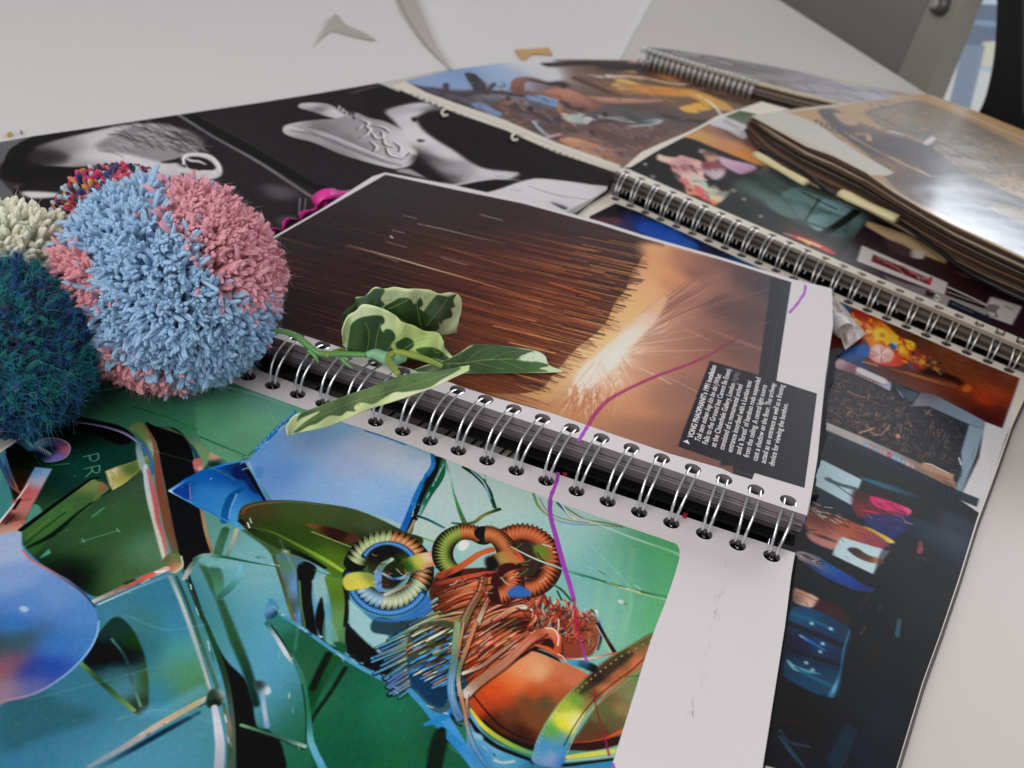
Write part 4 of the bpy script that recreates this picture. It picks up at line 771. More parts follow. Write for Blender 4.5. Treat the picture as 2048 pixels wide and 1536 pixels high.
# ------------------------------------------------------------------ picture 3: black and white spread of two heads
BW_OUT = [(-160,312),(0,284),(68,272),(200,253),(359,229),(520,205),(640,186),(757,166),(800,184),(851,205),(908,227),(1010,262),(1113,308),(1226,350),(1213,380),(1147,428),(1060,500),(700,640),(300,700),(-300,620)]
def portrait_art():
    c = Canvas("portrait_spread_print", -520, -110, 60, 440, 3.2, z=-3, base=(44,38,42))
    W = c.view; W(0,0,1); r = random.Random(8)
    c.Q([(-300,100),(1300,100),(1300,800),(-300,800)], [(560,260,(46,42,46)),(900,300,(34,30,33)),(1100,340,(36,32,34)),(700,200,(32,28,31)),(500,330,(52,48,52)),(560,420,(44,40,44)),(300,500,(60,58,62)),(800,330,(46,42,45))], f=1)
    W(0,0,2.9257)
    # grey cloth at the far left
    c.P([(-500,840),(0,820),(190,800),(60,880),(40,1000),(10,1040),(100,1080),(80,1140),(150,1190),(230,1250),(300,1290),(500,1500),(-500,1700)], (96,94,98), f=3)
    for i in range(70): c.L([(-200+i*13,820),(-80+i*13,1500)], 2, r.choice([(120,118,122),(84,82,86)]), a=.5, f=1, smooth=0)
    c.P([(200,795),(360,770),(600,730),(700,715),(1060,672),(1400,625),(2100,520),(2100,1500),(700,1500),(350,1320),(230,1240),(150,1180),(70,1130),(130,1070),(10,1030),(40,900),(90,850)], [(300,850,(28,24,27)),(700,720,(30,26,29)),(1300,760,(44,40,44)),(1600,1100,(44,40,44)),(400,1100,(36,32,34)),(1800,700,(38,34,38)),(700,1250,(46,42,46))], f=3, smooth=3)
    # first head: lit forehead, cheek, ear
    c.P([(200,870),(330,820),(540,770),(700,735),(860,722),(1000,740),(1130,790),(1180,830),(1130,900),(1040,950),(1100,1000),(1000,1060),(880,1040),(740,1050),(560,1060),(480,1040),(640,1000),(560,970),(400,980),(250,960),(330,920)],
        [(350,850,(150,144,148)),(600,830,(205,200,204)),(700,900,(215,210,214)),(860,1000,(210,205,210)),(480,970,(150,145,148)),(560,920,(208,203,207)),(250,880,(60,56,58)),(1000,780,(120,115,118)),(820,740,(190,186,190)),(560,1050,(90,86,88)),(1050,1000,(190,186,190))], f=9)
    c.P([(180,890),(300,880),(400,910),(380,950),(280,970),(180,950)], (55,50,53), f=18, a=.85)
    c.P([(560,850),(640,800),(760,750),(900,735),(1060,750),(1180,800),(1200,850),(1120,900),(1040,930),(960,950),(860,930),(740,900),(620,890)], [(620,860,(120,116,119)),(800,800,(110,106,109)),(1000,800,(84,80,83)),(1000,900,(130,126,129)),(900,760,(150,146,150)),(1150,830,(70,66,69))], f=14, a=.8)
    for i in range(150):
        t = r.random(); x = 570+560*t; y = 880-150*math.sin(math.pi*min(1,t*.9+.1))+r.uniform(-40,90)
        c.L([(x,y),(x+70,y+14+r.uniform(-16,16)),(x+140,y+45+r.uniform(-20,30))], r.uniform(3,8), r.choice([(40,36,39),(60,56,59),(190,186,190),(150,146,150)]), a=.55, f=2)
    c.P([(940,950),(1040,925),(1090,900),(1090,940),(1000,955)], (36,32,35), f=5)
    c.P([(1060,930),(1080,900),(1150,893),(1230,905),(1280,950),(1300,990),(1290,1030),(1230,1050),(1140,1050),(1050,1040),(1040,990),(1090,980)], (200,196,200), f=4)
    c.P([(1080,930),(1140,915),(1210,930),(1250,960),(1260,990),(1200,1000),(1120,990),(1090,965)], (40,36,39), f=3)
    c.L([(1090,925),(1120,940),(1160,944),(1205,962)], [8,18,16,6], (205,201,205), f=3)
    c.L([(1180,1000),(1220,1000),(1262,1012)], 10, (215,211,215), f=3); c.L([(1075,960),(1080,915),(1140,900),(1230,915),(1275,955),(1290,1000)], 9, (228,224,228), f=2)
    c.P([(1030,985),(1060,1010),(1060,1040),(1090,1050),(1110,1020),(1080,1020)], (34,30,33), f=4)
    c.P([(20,950),(200,970),(350,975),(560,985),(610,1000),(500,1030),(520,1080),(400,1060),(250,1060),(100,1070),(0,1040)], (30,26,29), f=8)
    c.P([(120,1125),(200,1120),(340,1130),(340,1150),(240,1160),(130,1158)], (205,202,205), f=10)
    c.P([(-10,1030),(120,1065),(90,1100),(200,1165),(330,1160),(400,1200),(350,1330),(150,1190)], (36,32,35), f=6, a=.7)
    # fold between the two pictures
    c.L([(1050,675),(1250,800),(1500,940),(1700,1070),(1820,1150)], [14,16,16,16,14], [(120,116,120),(105,101,105),(120,116,120),(110,106,110),(120,116,120)], f=6)
    c.L([(1110,675),(1300,790),(1560,930),(1800,1070),(1900,1110)], [40,50,50,50,46], (24,20,23), f=12)
    c.L([(1180,690),(1400,800),(1650,950),(1860,1080)], 4, (62,52,54), f=3)
    c.P([(1550,1080),(1700,1100),(1740,1150),(1640,1170),(1560,1140)], (96,92,96), f=26, a=.7)
    c.L([(1755,1160),(1750,1260)], 6, (120,116,120), f=2, smooth=0); c.L([(1790,1160),(1780,1240)], 5, (110,106,110), f=2, smooth=0)
    c.P([(1620,1280),(1700,1260),(1740,1290),(1650,1330)], (90,86,90), f=16, a=.7)
    for i in range(40): x = r.uniform(1300,2000); y = r.uniform(760,1050); c.L([(x,y),(x+10,y+4)], 3, (84,80,84), a=.5, f=1, smooth=0)
    # second head with swirls of paint
    W(680,120,1.5488); m_ = lambda q: [(p[0],225+(p[1]-165)*.62)+tuple(p[2:]) for p in q]; n_ = lambda q: [(p[0]-8,p[1]*.62+128)+tuple(p[2:]) for p in q]
    c.P(n_([(-110,10),(-60,8),(-20,20),(20,60),(60,95),(40,100),(-20,80),(-80,50),(-120,30)]), n_([(-90,20,(190,186,190)),(-30,50,(205,201,205)),(20,70,(200,196,200)),(-60,40,(110,106,110))]), f=2)
    c.P(m_([(-170,130),(-120,110),(-60,100),(0,90),(40,62),(90,92),(140,110),(190,150),(225,195),(240,250),(236,300),(215,330),(180,345),(150,340),(80,310),(0,270),(-80,215),(-140,190),(-175,165)]),
        m_([(-150,140,(196,192,196)),(-80,150,(110,106,110)),(0,200,(120,116,120)),(60,150,(150,146,150)),(100,200,(165,161,165)),(180,200,(205,201,205)),(210,280,(214,210,214)),(130,280,(180,176,180)),(60,250,(130,126,130)),(-60,190,(160,156,160)),(160,320,(190,186,190))]), f=2)
    for i in range(46):
        t = r.random(); o = r.uniform(-1,1)
        c.L(m_([(-160+20*t,140+18*o),(-60,165+30*t+16*o),(40,225+40*t+12*o),(130,285+30*t+8*o),(190,325+10*t)]), [1,r.uniform(1.5,5),r.uniform(1.5,6),1], r.choice([(222,218,222),(70,66,70),(110,106,110),(190,186,190)]), f=1.5, a=.5)
    for q in ([(50,150),(68,135),(90,150),(80,175),(60,190)],[(95,165),(110,195),(130,185),(125,160)],[(130,190),(138,225),(160,235),(185,225)],[(140,240),(150,275),(175,290),(190,280)],[(165,215),(185,240),(180,262)],[(60,100),(85,120),(75,140)],[(90,210),(110,240),(100,262)],[(100,130),(130,140),(150,165)],[(185,300),(205,290),(215,265)]):
        c.L(m_(q), [3,8,7,3], (58,54,58), f=1.5, a=.9); c.L(m_([(x+6,y-3) for x,y in q]), [2,7,6,2], (226,222,226), f=1.5, a=.9)
    for i in range(50): x = -10+r.uniform(0,60); y = 150+.42*x+r.uniform(-8,8); c.L([(x,y),(x+r.uniform(-8,8),y+r.uniform(4,10))], 2.5, r.choice([(190,186,190),(30,26,30),(90,86,90)]), f=1, smooth=0)
    W(600,0,2.9257)
    # bent arm and back
    c.P([(500,650),(600,615),(720,600),(830,620),(850,640),(760,650),(690,680),(680,700),(720,760),(800,820),(900,880),(1000,950),(1100,990),(1270,1010),(1250,1040),(1100,1100),(950,1110),(850,1060),(760,990),(700,960),(690,900),(640,840),(590,760),(540,700)],
        [(560,650,(170,166,170)),(700,610,(200,196,200)),(640,680,(205,201,205)),(700,800,(208,204,208)),(850,900,(205,201,205)),(780,960,(120,116,120)),(900,1000,(160,156,160)),(1100,1020,(200,196,200)),(1000,1060,(190,186,190)),(870,1040,(80,76,80)),(800,640,(90,86,90)),(700,930,(60,56,60))], f=9)
    c.P([(650,690),(680,685),(690,700),(665,715)], (40,36,40), f=4); c.P([(690,815),(730,820),(720,830),(690,830)], (40,36,40), f=4)
    c.P([(660,900),(760,960),(850,1040),(900,1090),(780,1060),(670,1000)], (34,30,34), a=.85, f=16)
    c.P([(560,1000),(640,990),(760,1050),(900,1080),(1050,1130),(1300,1060),(1400,1045),(1560,1060),(1700,1080),(1810,1100),(1720,1180),(1560,1260),(1400,1240),(1200,1180),(1000,1120),(800,1060),(640,1020)], [(700,1030,(150,146,150)),(1100,1130,(205,201,205)),(1400,1120,(208,204,208)),(1650,1130,(205,201,205)),(1550,1220,(196,192,196)),(1300,1180,(205,201,205))], f=4)
    c.P([(930,1090),(1140,1050),(1250,1070),(1060,1130)], (32,28,32), f=4)
    c.L([(890,1085),(1050,1055),(1270,1012)], 9, (190,186,190), f=3)
    for q in ([(1340,1090),(1500,1140),(1700,1170)],[(1480,1180),(1540,1200),(1570,1215)],[(1240,1110),(1300,1115)],[(1260,1180),(1400,1220)]): c.L(q, [5,9,4], (120,116,120), f=5, a=.7)
    c.P([(1460,1180),(1560,1215),(1540,1225)], (70,66,70), f=3)
    c.L([(1150,1030),(1300,1060)], 10, (150,146,150), f=4, a=.7)
    c.L([(1560,1250),(1700,1180),(1820,1110)], 22, (150,146,148), f=4); c.L([(1600,1255),(1720,1185),(1850,1105)], 10, (40,36,38), f=2)
    c.L([(300,545),(380,520),(470,500)], 10, (80,76,80), f=8); 
    c.grain(2.5, 4); return c

# ------------------------------------------------------------------ picture 4: carnival crowd on the punched sheet
AF_OUT = [(786,172),(820,160),(901,140),(1000,126),(1092,118),(1180,119),(1263,121),(1400,140),(1560,190),(1560,330),(1240,360),(1232,344),(1113,305),(1010,259),(908,224),(851,203)]
def carnival_art():
    c = Canvas("carnival_print", -370, -60, 340, 790, 2.6, z=-2.4, base=(110,78,72))
    W = c.view; W(600,0,2.9257); r = random.Random(4)
    c.Q([(500,300),(2800,300),(2800,1100),(500,1100)], [(800,470,(120,150,195)),(1000,450,(125,150,190)),(1200,470,(160,175,205)),(1400,420,(205,200,205)),(1200,400,(190,190,200)),(1500,520,(110,80,80)),(1500,700,(92,66,68)),(1300,750,(84,60,62)),(1700,850,(150,105,88)),(1800,760,(112,80,78)),(1900,600,(90,68,66)),(1700,450,(105,75,62)),(1900,520,(160,110,60)),(1950,640,(84,72,68)),(900,560,(80,70,80)),(1150,650,(96,110,140)),(1850,400,(70,48,42)),(2000,900,(130,92,84))], f=1)
    c.P([(640,480),(900,400),(1430,340),(1500,400),(1520,470),(1300,480),(1260,540),(900,520),(700,500)], [(700,470,(130,158,200)),(950,440,(118,148,196)),(1180,440,(150,172,206)),(1400,380,(205,202,206)),(1450,430,(200,198,200)),(1150,500,(140,165,200))], f=10)
    for q, w, col in (([(650,500),(850,580),(1100,700),(1500,860),(1900,960)], 40, [(60,50,60),(66,54,60),(90,64,60),(150,105,85),(165,120,95)]),
        ([(780,520),(900,545),(1100,540),(1280,560)], 30, (72,58,66)), ([(830,560),(850,520),(860,490)], 16, (66,54,66)),([(1060,540),(1040,480),(1010,440)], [50,44,26], (58,50,60)),([(1100,530),(1130,490)], 12, (80,70,90)),
        ([(900,590),(1050,640),(1200,640)], 34, (58,48,56)),([(1290,545),(1280,490),(1330,470),(1450,490),(1560,500)], [26,30,22,26,30], [(90,56,56),(110,62,60),(60,42,44),(70,50,52),(60,50,52)]),
        ([(1300,545),(1400,555),(1500,545),(1600,560)], 26, [(140,90,80),(120,76,66),(150,100,86)]), ([(1200,600),(1400,680),(1600,700),(1800,700)], 60, (74,58,60)),
        ([(1100,700),(1300,780),(1480,800)], 50, (92,66,72)), ([(1500,560),(1560,640),(1600,700)], 70, [(150,95,72),(170,115,90),(150,105,85)]),([(1590,560),(1700,620),(1760,600)], 40, [(170,120,100),(150,95,80),(120,80,70)]),
        ([(1700,570),(1900,580),(2048,590)], 22, [(175,120,96),(190,140,115),(170,120,100)]),([(1560,640),(1640,660),(1720,640)], 24, (120,84,70)),
        ([(1640,740),(1800,800),(2040,880)], 60, (116,82,84)), ([(1600,820),(1750,870),(1900,930)], 60, [(205,140,105),(175,120,95),(140,100,90)]), ([(1700,660),(1850,680),(2048,720)], 40, (78,76,76)), ([(1750,690),(1900,690),(2048,715)], 8, (170,175,180)),
        ([(1450,380),(1700,370),(2048,400)], 40, (48,34,36)), ([(1480,400),(1640,430),(1760,450)], [18,22,20], [(190,190,190),(120,95,88),(205,200,190)]),([(1740,390),(1850,400),(1950,420)], 24, [(205,150,80),(190,130,60),(200,150,90)]),
        ([(1900,480),(1990,510),(2048,530)], 60, [(215,170,90),(225,165,60),(215,150,60)]),([(1800,440),(2000,460)], 14, (220,210,200)), ([(1620,460),(1760,520),(1850,560)], 40, (88,60,50)),([(1400,560),(1500,590)], 30, (120,150,185)),([(1340,570),(1470,600)], 40, (110,140,180)),
        ([(1080,630),(1160,650)], 44, (125,150,190)), ([(1230,590),(1180,620)], 30, (150,90,76)), ([(1560,690),(1640,670)], 30, (170,180,178)), ([(1660,690),(1720,700)], 16, (190,180,180)), ([(1600,630),(1650,650)], 14, (30,26,36))):
        c.L(q, w, col, f=7)
    for i in range(280):
        x = r.uniform(1000,2048); y = r.uniform(480,920)
        if y < 380+.25*(x-800) or y > 560+.38*(x-750): continue
        c.L([(x,y),(x+r.uniform(10,60),y+r.uniform(0,26))], r.uniform(4,14), r.choice([(60,46,50),(120,84,78),(150,105,92),(88,70,72),(180,150,140),(96,120,140),(70,52,52),(170,110,80)]), a=.55, f=4, smooth=0)
    W(1200,0,2.4151)
    for q, w, col in (([(0,320),(100,330),(200,330)], 34, (46,34,38)),([(40,370),(180,370),(330,400),(430,410)], 20, [(205,190,180),(190,150,120),(205,160,120),(215,190,180)]),([(150,300),(210,300)], 16, (190,120,130)),
        ([(260,350),(340,380),(420,380)], 40, [(90,60,40),(200,120,60),(120,70,40)]),([(120,420),(300,440),(440,450),(560,500)], 70, [(200,140,80),(210,130,50),(215,150,50),(205,150,60)]),([(430,530),(520,510),(600,520)], 50, [(225,165,60),(220,160,50),(200,150,70)]),
        ([(470,460),(540,500),(590,560)], 8, (230,225,220)),([(0,480),(150,490),(300,490)], 18, [(190,130,105),(200,140,115),(120,80,70)]),([(40,540),(180,560),(300,580)], 60, (84,82,84)),([(150,610),(260,600),(300,580)], 9, (180,190,195)),
        ([(0,560),(100,580),(240,600)], 12, (150,165,165)),([(0,650),(150,700),(320,640)], 60, (100,70,70)),([(100,750),(230,720),(380,640)], 40, (120,85,82)),([(20,640),(180,720)], 14, (160,115,95)),([(320,560),(400,580),(520,590)], 30, (60,48,50)),([(450,420),(600,470),(700,500)], 40, (90,66,40))):
        c.L(q, w, col, f=6)
    for i in range(200):
        x = r.uniform(0,560); y = r.uniform(330,760)
        c.L([(x,y),(x+r.uniform(10,70),y+r.uniform(0,20))], r.uniform(4,12), r.choice([(70,50,50),(130,90,80),(215,160,70),(180,120,60),(100,80,78),(60,44,48),(190,170,160)]) if y < 480 else r.choice([(84,62,64),(120,86,82),(104,76,78),(80,80,84)]), a=.5, f=4, smooth=0)
    W(680,120,1.5488)
    for q, w, cc in (([(548,95),(556,65),(590,58),(640,72)],[24,22,20,16],[(120,70,60),(150,90,76),(120,76,66),(70,50,52)]),([(552,98),(590,105),(640,100)],18,[(110,70,60),(130,84,72),(150,98,82)]),([(650,75),(690,70),(690,85)],[16,14,10],(44,34,40)),([(650,100),(700,100),(745,130),(760,150)],[22,40,44,26],[(176,116,90),(190,124,96),(160,104,84),(120,78,66)]),([(690,130),(720,150),(750,150)],16,(70,48,46)),
        ([(700,170),(720,190),(735,175),(750,195),(770,180)],16,[(190,195,180),(150,180,175),(200,190,190)]),([(770,120),(840,130),(930,128),(990,124)],13,[(150,100,80),(185,125,100),(170,120,98)]),([(380,110),(420,100),(500,100),(560,110)],20,[(60,52,60),(70,58,64),(62,50,58)]),([(405,45),(415,70),(428,95)],[22,18,8],(48,44,54)),([(480,72),(462,92)],7,(60,60,76)),([(325,75),(335,105)],8,(60,56,70)),([(220,78),(300,92),(380,104)],9,(70,60,72)),
        ([(490,140),(560,190),(640,210),(700,215)],40,[(96,66,58),(100,72,66),(84,62,60)]),([(600,190),(630,225),(650,235)],9,(150,180,190)),([(640,240),(680,230)],10,(190,150,155)),([(760,210),(860,240),(960,280)],34,[(104,74,70),(92,66,64),(110,80,76)]),([(700,250),(800,300),(880,320)],24,[(200,134,96),(176,116,84),(130,92,78)]),([(430,140),(480,165)],26,(110,142,190)),([(600,120),(660,140)],16,(110,150,200)),([(870,150),(930,190),(985,185)],[20,26,8],[(80,84,86),(70,76,78),(160,175,180)])):
        c.L(q, w, cc, f=1.5, a=.9)
    for i in range(240):
        x = r.uniform(380,1000); y = 110+.3*(x-400)+r.uniform(-60,110)
        if y > 150+.42*(x-330) or y < 60: continue
        c.L([(x,y),(x+r.uniform(4,26),y+r.uniform(-2,12))], r.uniform(2,6), r.choice([(60,44,46),(150,104,86),(80,60,62),(190,150,130),(60,66,80),(36,28,32),(170,110,80),(120,140,160)]), a=.6, f=1.2, smooth=0)
    for x,y in ((590,150),(630,160),(560,130),(820,170),(780,225),(690,205),(520,120)): c.P([(x-7,y-5),(x+5,y-7),(x+8,y+4),(x-3,y+7)], r.choice([(70,44,40),(44,32,34),(130,84,66)]), f=1.5)
    # pale punched margin
    W(0,0,1)
    c.Q([(770,170),(806,160),(851,184),(908,205),(1010,240),(1113,285),(1240,330),(1260,380),(1113,340),(780,200)], (208,200,188), f=1.5)
    c.L([(830,187),(1010,252),(1113,294),(1235,342)], 1.2, (120,100,100), a=.6)
    for i in range(34):
        t = i/33; x = 822+ 410*t**1.0; y = 183+ (x-822)*.385 + 3*math.sin(t*3.1)
        c.P([(x-4,y+6),(x,y+4),(x+4.4,y+6.6),(x+1,y+9)], (70,62,60), f=1)
    c.grain(2, 4); return c

# ------------------------------------------------------------------ pictures 5 and 6: the farther sketchbook
def backtop_art():
    c = Canvas("collage_print", -170, 290, 170, 640, 2.8, z=7.65, base=(30,28,30))
    W = c.view; W(1240,220,4.6545); r = random.Random(9)
    c.Q([(-800,-300),(4500,-300),(4500,3000),(-800,3000)], [(300,500,(28,26,28)),(900,900,(34,38,38)),(1300,700,(46,56,54)),(1300,250,(110,76,66)),(1900,1250,(34,34,36)),(2300,1500,(46,32,38)),(3000,1900,(50,34,40)),(800,250,(150,110,80)),(1600,1000,(34,42,42))], f=1)
    c.P([(560,230),(800,120),(1180,260),(1200,330),(1350,480),(1320,560),(1000,420),(740,320)], [(700,230,(205,150,80)),(1000,330,(200,130,85)),(1000,220,(140,100,84)),(1200,430,(215,125,40)),(850,170,(160,110,90)),(1300,520,(215,140,40))], f=12)
    c.P([(900,140),(1300,270),(1500,420),(1300,380),(1000,240)], (112,76,66), f=16, a=.8)
    c.P([(820,120),(980,60),(1190,150),(1160,270),(1000,190)], (196,190,196), f=5)
    for i in range(6): c.L([(960+i*22,110+i*12),(1000+i*22,90+i*14)], 6, (110,105,105), f=2, smooth=0); 
    c.P([(1000,60),(1160,0),(1400,50),(1240,90),(1160,130),(1060,90)], [(1100,50,(70,92,60)),(1250,40,(60,70,50)),(1150,90,(90,110,90))], f=8)
    c.P([(70,545),(330,360),(500,280),(640,260),(900,360),(1250,500),(1340,540),(1080,660),(890,880),(600,760),(200,590)], (28,25,27), f=4)
    c.P([(345,460),(360,410),(420,430),(520,440),(560,420),(640,440),(760,480),(800,540),(780,620),(820,660),(700,640),(560,610),(480,560),(470,510)], [(400,450,(225,185,165)),(560,500,(205,150,150)),(700,520,(225,180,165)),(620,520,(160,90,100)),(760,600,(225,185,170))], f=5)
    c.P([(760,500),(860,460),(980,540),(960,620),(880,650),(790,590)], [(800,520,(130,50,70)),(900,580,(200,180,190)),(860,500,(150,70,80))], f=6)
    c.P([(740,360),(800,380),(900,410),(920,460),(830,480),(780,430)], [(800,400,(120,70,60)),(860,450,(190,150,110)),(760,370,(170,175,180))], f=6)
    c.P([(920,430),(1060,470),(1240,510),(1270,550),(1140,600),(1050,570),(940,500)], [(980,470,(205,160,185)),(1140,540,(195,150,185)),(1200,560,(190,140,175))], f=6)
    c.P([(560,620),(640,600),(760,650),(810,680),(830,760),(780,760),(660,700)], [(600,640,(220,180,170)),(740,680,(165,195,185)),(700,700,(205,205,160))], f=5)
    c.P([(530,640),(620,640),(660,700),(720,700),(800,760),(830,820),(860,860),(780,840),(720,800),(620,780),(600,700)], [(580,670,(215,110,110)),(700,750,(225,90,90)),(790,810,(225,70,90)),(640,770,(225,150,110))], f=6)
    c.P([(810,740),(880,700),(960,760),(1040,740),(960,840),(870,890),(830,830)], [(850,740,(190,215,180)),(930,740,(120,60,50)),(960,790,(120,140,125)),(890,830,(215,205,160)),(870,880,(220,110,60))], f=5)
    for i in range(60):
        x = r.uniform(480,980); y = r.uniform(440,820)
        if y < 400+.3*(x-400) or y > 640+.6*(x-480): continue
        c.L([(x,y),(x+r.uniform(6,36),y+r.uniform(0,20))], r.uniform(8,20), r.choice([(110,40,60),(220,180,170),(225,120,120),(40,30,40),(150,90,110),(190,200,170)]), f=4, smooth=0, a=.7)
    for x,y in ((305,620),(1060,750),(1155,830),(750,390),(235,505),(1310,990)): c.P([(x-20,y-10),(x+10,y-14),(x+20,y+8),(x-8,y+14)], (170,165,165), f=5, a=.8)
    # teal crystal blocks
    c.P([(1250,600),(1400,560),(1900,760),(2250,900),(2300,1100),(2100,1200),(1900,1150),(1600,1000),(1330,850),(1100,700)], [(1400,700,(70,92,86)),(1300,620,(50,66,60)),(1700,900,(86,116,112)),(2000,900,(110,150,155)),(1500,900,(90,124,116)),(1900,1100,(80,110,108))], f=30, a=.9)
    W(1200,0,2.4151)
    for q, col in (([(880,930),(990,900),(1080,960),(1180,990),(1230,1020),(1180,1040),(1020,1000),(900,980)], (104,140,140)),([(1090,960),(1230,1020),(1210,1060),(1150,1040),(1060,990)], (130,175,182)),
                   ([(860,960),(1040,1010),(1180,1060),(1140,1090),(980,1060),(850,1000)], (98,134,132)),([(1060,1030),(1190,1060),(1140,1120),(1040,1110),(1000,1060)], (125,168,172)),([(800,980),(900,960),(960,1060),(860,1030)], (84,112,106)),([(960,900),(1060,880),(1160,960),(1100,960)], (70,98,96))):
        c.P(q, col, f=5, smooth=2, a=.9)
    for i in range(14): c.L([(880+i*6,950+i*10),(1050+i*8,1000+i*9),(1200,1050+i*5)], 4, (40,62,62), f=2, a=.7)
    c.L([(1060,960),(1020,1020),(990,1070)], 5, (24,36,36), f=2); c.L([(960,1060),(1050,1090),(1140,1120)], 16, (60,84,80), f=6); c.L([(980,930),(1080,980),(1140,1010)], 8, (20,28,28), f=3)
    c.L([(1060,1140),(1160,1080),(1240,1020)], 26, (30,38,36), f=6)
    c.P([(880,1080),(1000,1120),(1060,1160),(1130,1200),(1130,1225),(1050,1210),(930,1150)], (110,50,40), f=20, a=.6)
    c.L([(900,1130),(960,1150),(1040,1180),(1120,1220)], [20,30,34,22], [(130,110,110),(225,60,40),(230,90,60),(205,40,30)], f=5)
    c.L([(960,1150),(1000,1165),(1060,1190)], 9, (250,215,190), f=3); c.L([(990,1165),(1010,1180)], 12, (240,180,60), f=3)
    # cards on the right
    c.Q([(1160,1250),(1290,1060),(1700,1240),(2150,1400),(2300,1700),(1900,1560)], [(1300,1130,(48,36,42)),(1500,1200,(60,44,46)),(1800,1320,(60,40,38)),(1250,1250,(60,54,62)),(2000,1500,(50,30,40)),(1900,1350,(46,28,32))], f=6)
    c.Q([(1290,1065),(1420,1110),(1560,1160),(1680,1240),(1670,1275),(1560,1230),(1400,1160),(1280,1090)], (205,175,130), f=4)
    c.P([(1500,1210),(1560,1215),(1560,1250),(1500,1240)], (205,195,190), f=5); c.P([(1380,1160),(1480,1190),(1500,1240),(1420,1220)], (76,60,62), f=12)
    c.P([(1680,1290),(1760,1330),(1820,1350),(1750,1340)], (160,80,60), f=12); c.P([(1720,1310),(1790,1335),(1760,1340)], (235,190,140), f=7)
    c.Q([(1265,1185),(1680,1365),(1665,1425),(1240,1260)], (200,192,188), f=2.5)
    c.Q([(1320,1228),(1590,1345),(1585,1375),(1310,1262)], (110,40,50), f=2.5)
    for i in range(26): x = r.uniform(1330,1570); y = 1240+(x-1330)*.44+r.uniform(-8,14); c.L([(x,y),(x+r.uniform(10,50),y+r.uniform(6,26))], 4, r.choice([(200,170,165),(150,50,60),(70,24,34),(190,120,120)]), f=1.5, smooth=0)
    c.L([(1600,1340),(1590,1375)], 8, (190,40,60), f=2, smooth=0)
    c.Q([(1370,1330),(1480,1370),(1600,1400),(1870,1530),(1800,1560),(1560,1450),(1400,1380)], (120,112,118), f=8)
    c.Q([(1600,1400),(1880,1500),(1840,1560),(1600,1470)], (150,142,140), f=4)
    c.Q([(1575,1400),(1640,1425),(1630,1450),(1570,1425)], (60,40,50), f=4); c.Q([(1625,1415),(1642,1435),(1628,1458),(1610,1438)], (225,220,215), f=2); c.Q([(1623,1428),(1632,1437),(1626,1448),(1617,1438)], (40,90,90), f=1)
    c.Q([(1690,1445),(1900,1540),(1860,1580),(1670,1490)], (36,38,56), f=4); c.L([(1700,1465),(1800,1510)], 6, (110,105,110), f=2, smooth=0)
    c.L([(1680,1385),(1800,1440),(1900,1490)], [10,10,8], (205,198,192), f=2); c.L([(1680,1410),(1790,1450),(1880,1480)], 5, (190,185,182), f=2)
    c.Q([(1890,1430),(2040,1480),(1990,1570),(1880,1530),(1860,1480)], (195,188,184), f=3); c.P([(1880,1470),(1930,1480),(1900,1510),(1860,1495)], (120,110,108), f=3)
    c.L([(1960,1480),(1990,1495)], 6, (40,36,40), f=2, smooth=0); c.L([(1905,1500),(1915,1530),(1870,1520)], 6, (90,84,82), f=2)
    c.P([(1680,1290),(2048,1400),(2300,1550),(2050,1480),(1800,1400)], (44,24,34), a=.7, f=14)
    # white border of the page
    W(1240,220,4.6545)
    c.Q([(-60,620),(0,545),(140,430),(210,390),(300,320),(560,200),(760,100),(930,20),(1300,-100),(700,-160),(-300,400)], (212,205,194), f=2)
    c.Q([(-60,620),(0,540),(60,556),(70,545),(2200,1480),(3900,2350),(3900,2700),(1900,1600),(-100,720)], (212,205,192), f=2)
    c.P([(190,420),(215,395),(240,405),(225,435),(200,440)], (190,130,50), f=3); c.L([(262,385),(270,362),(300,355),(320,365)], 10, (180,120,50), f=2)
    c.grain(2, 4); return c

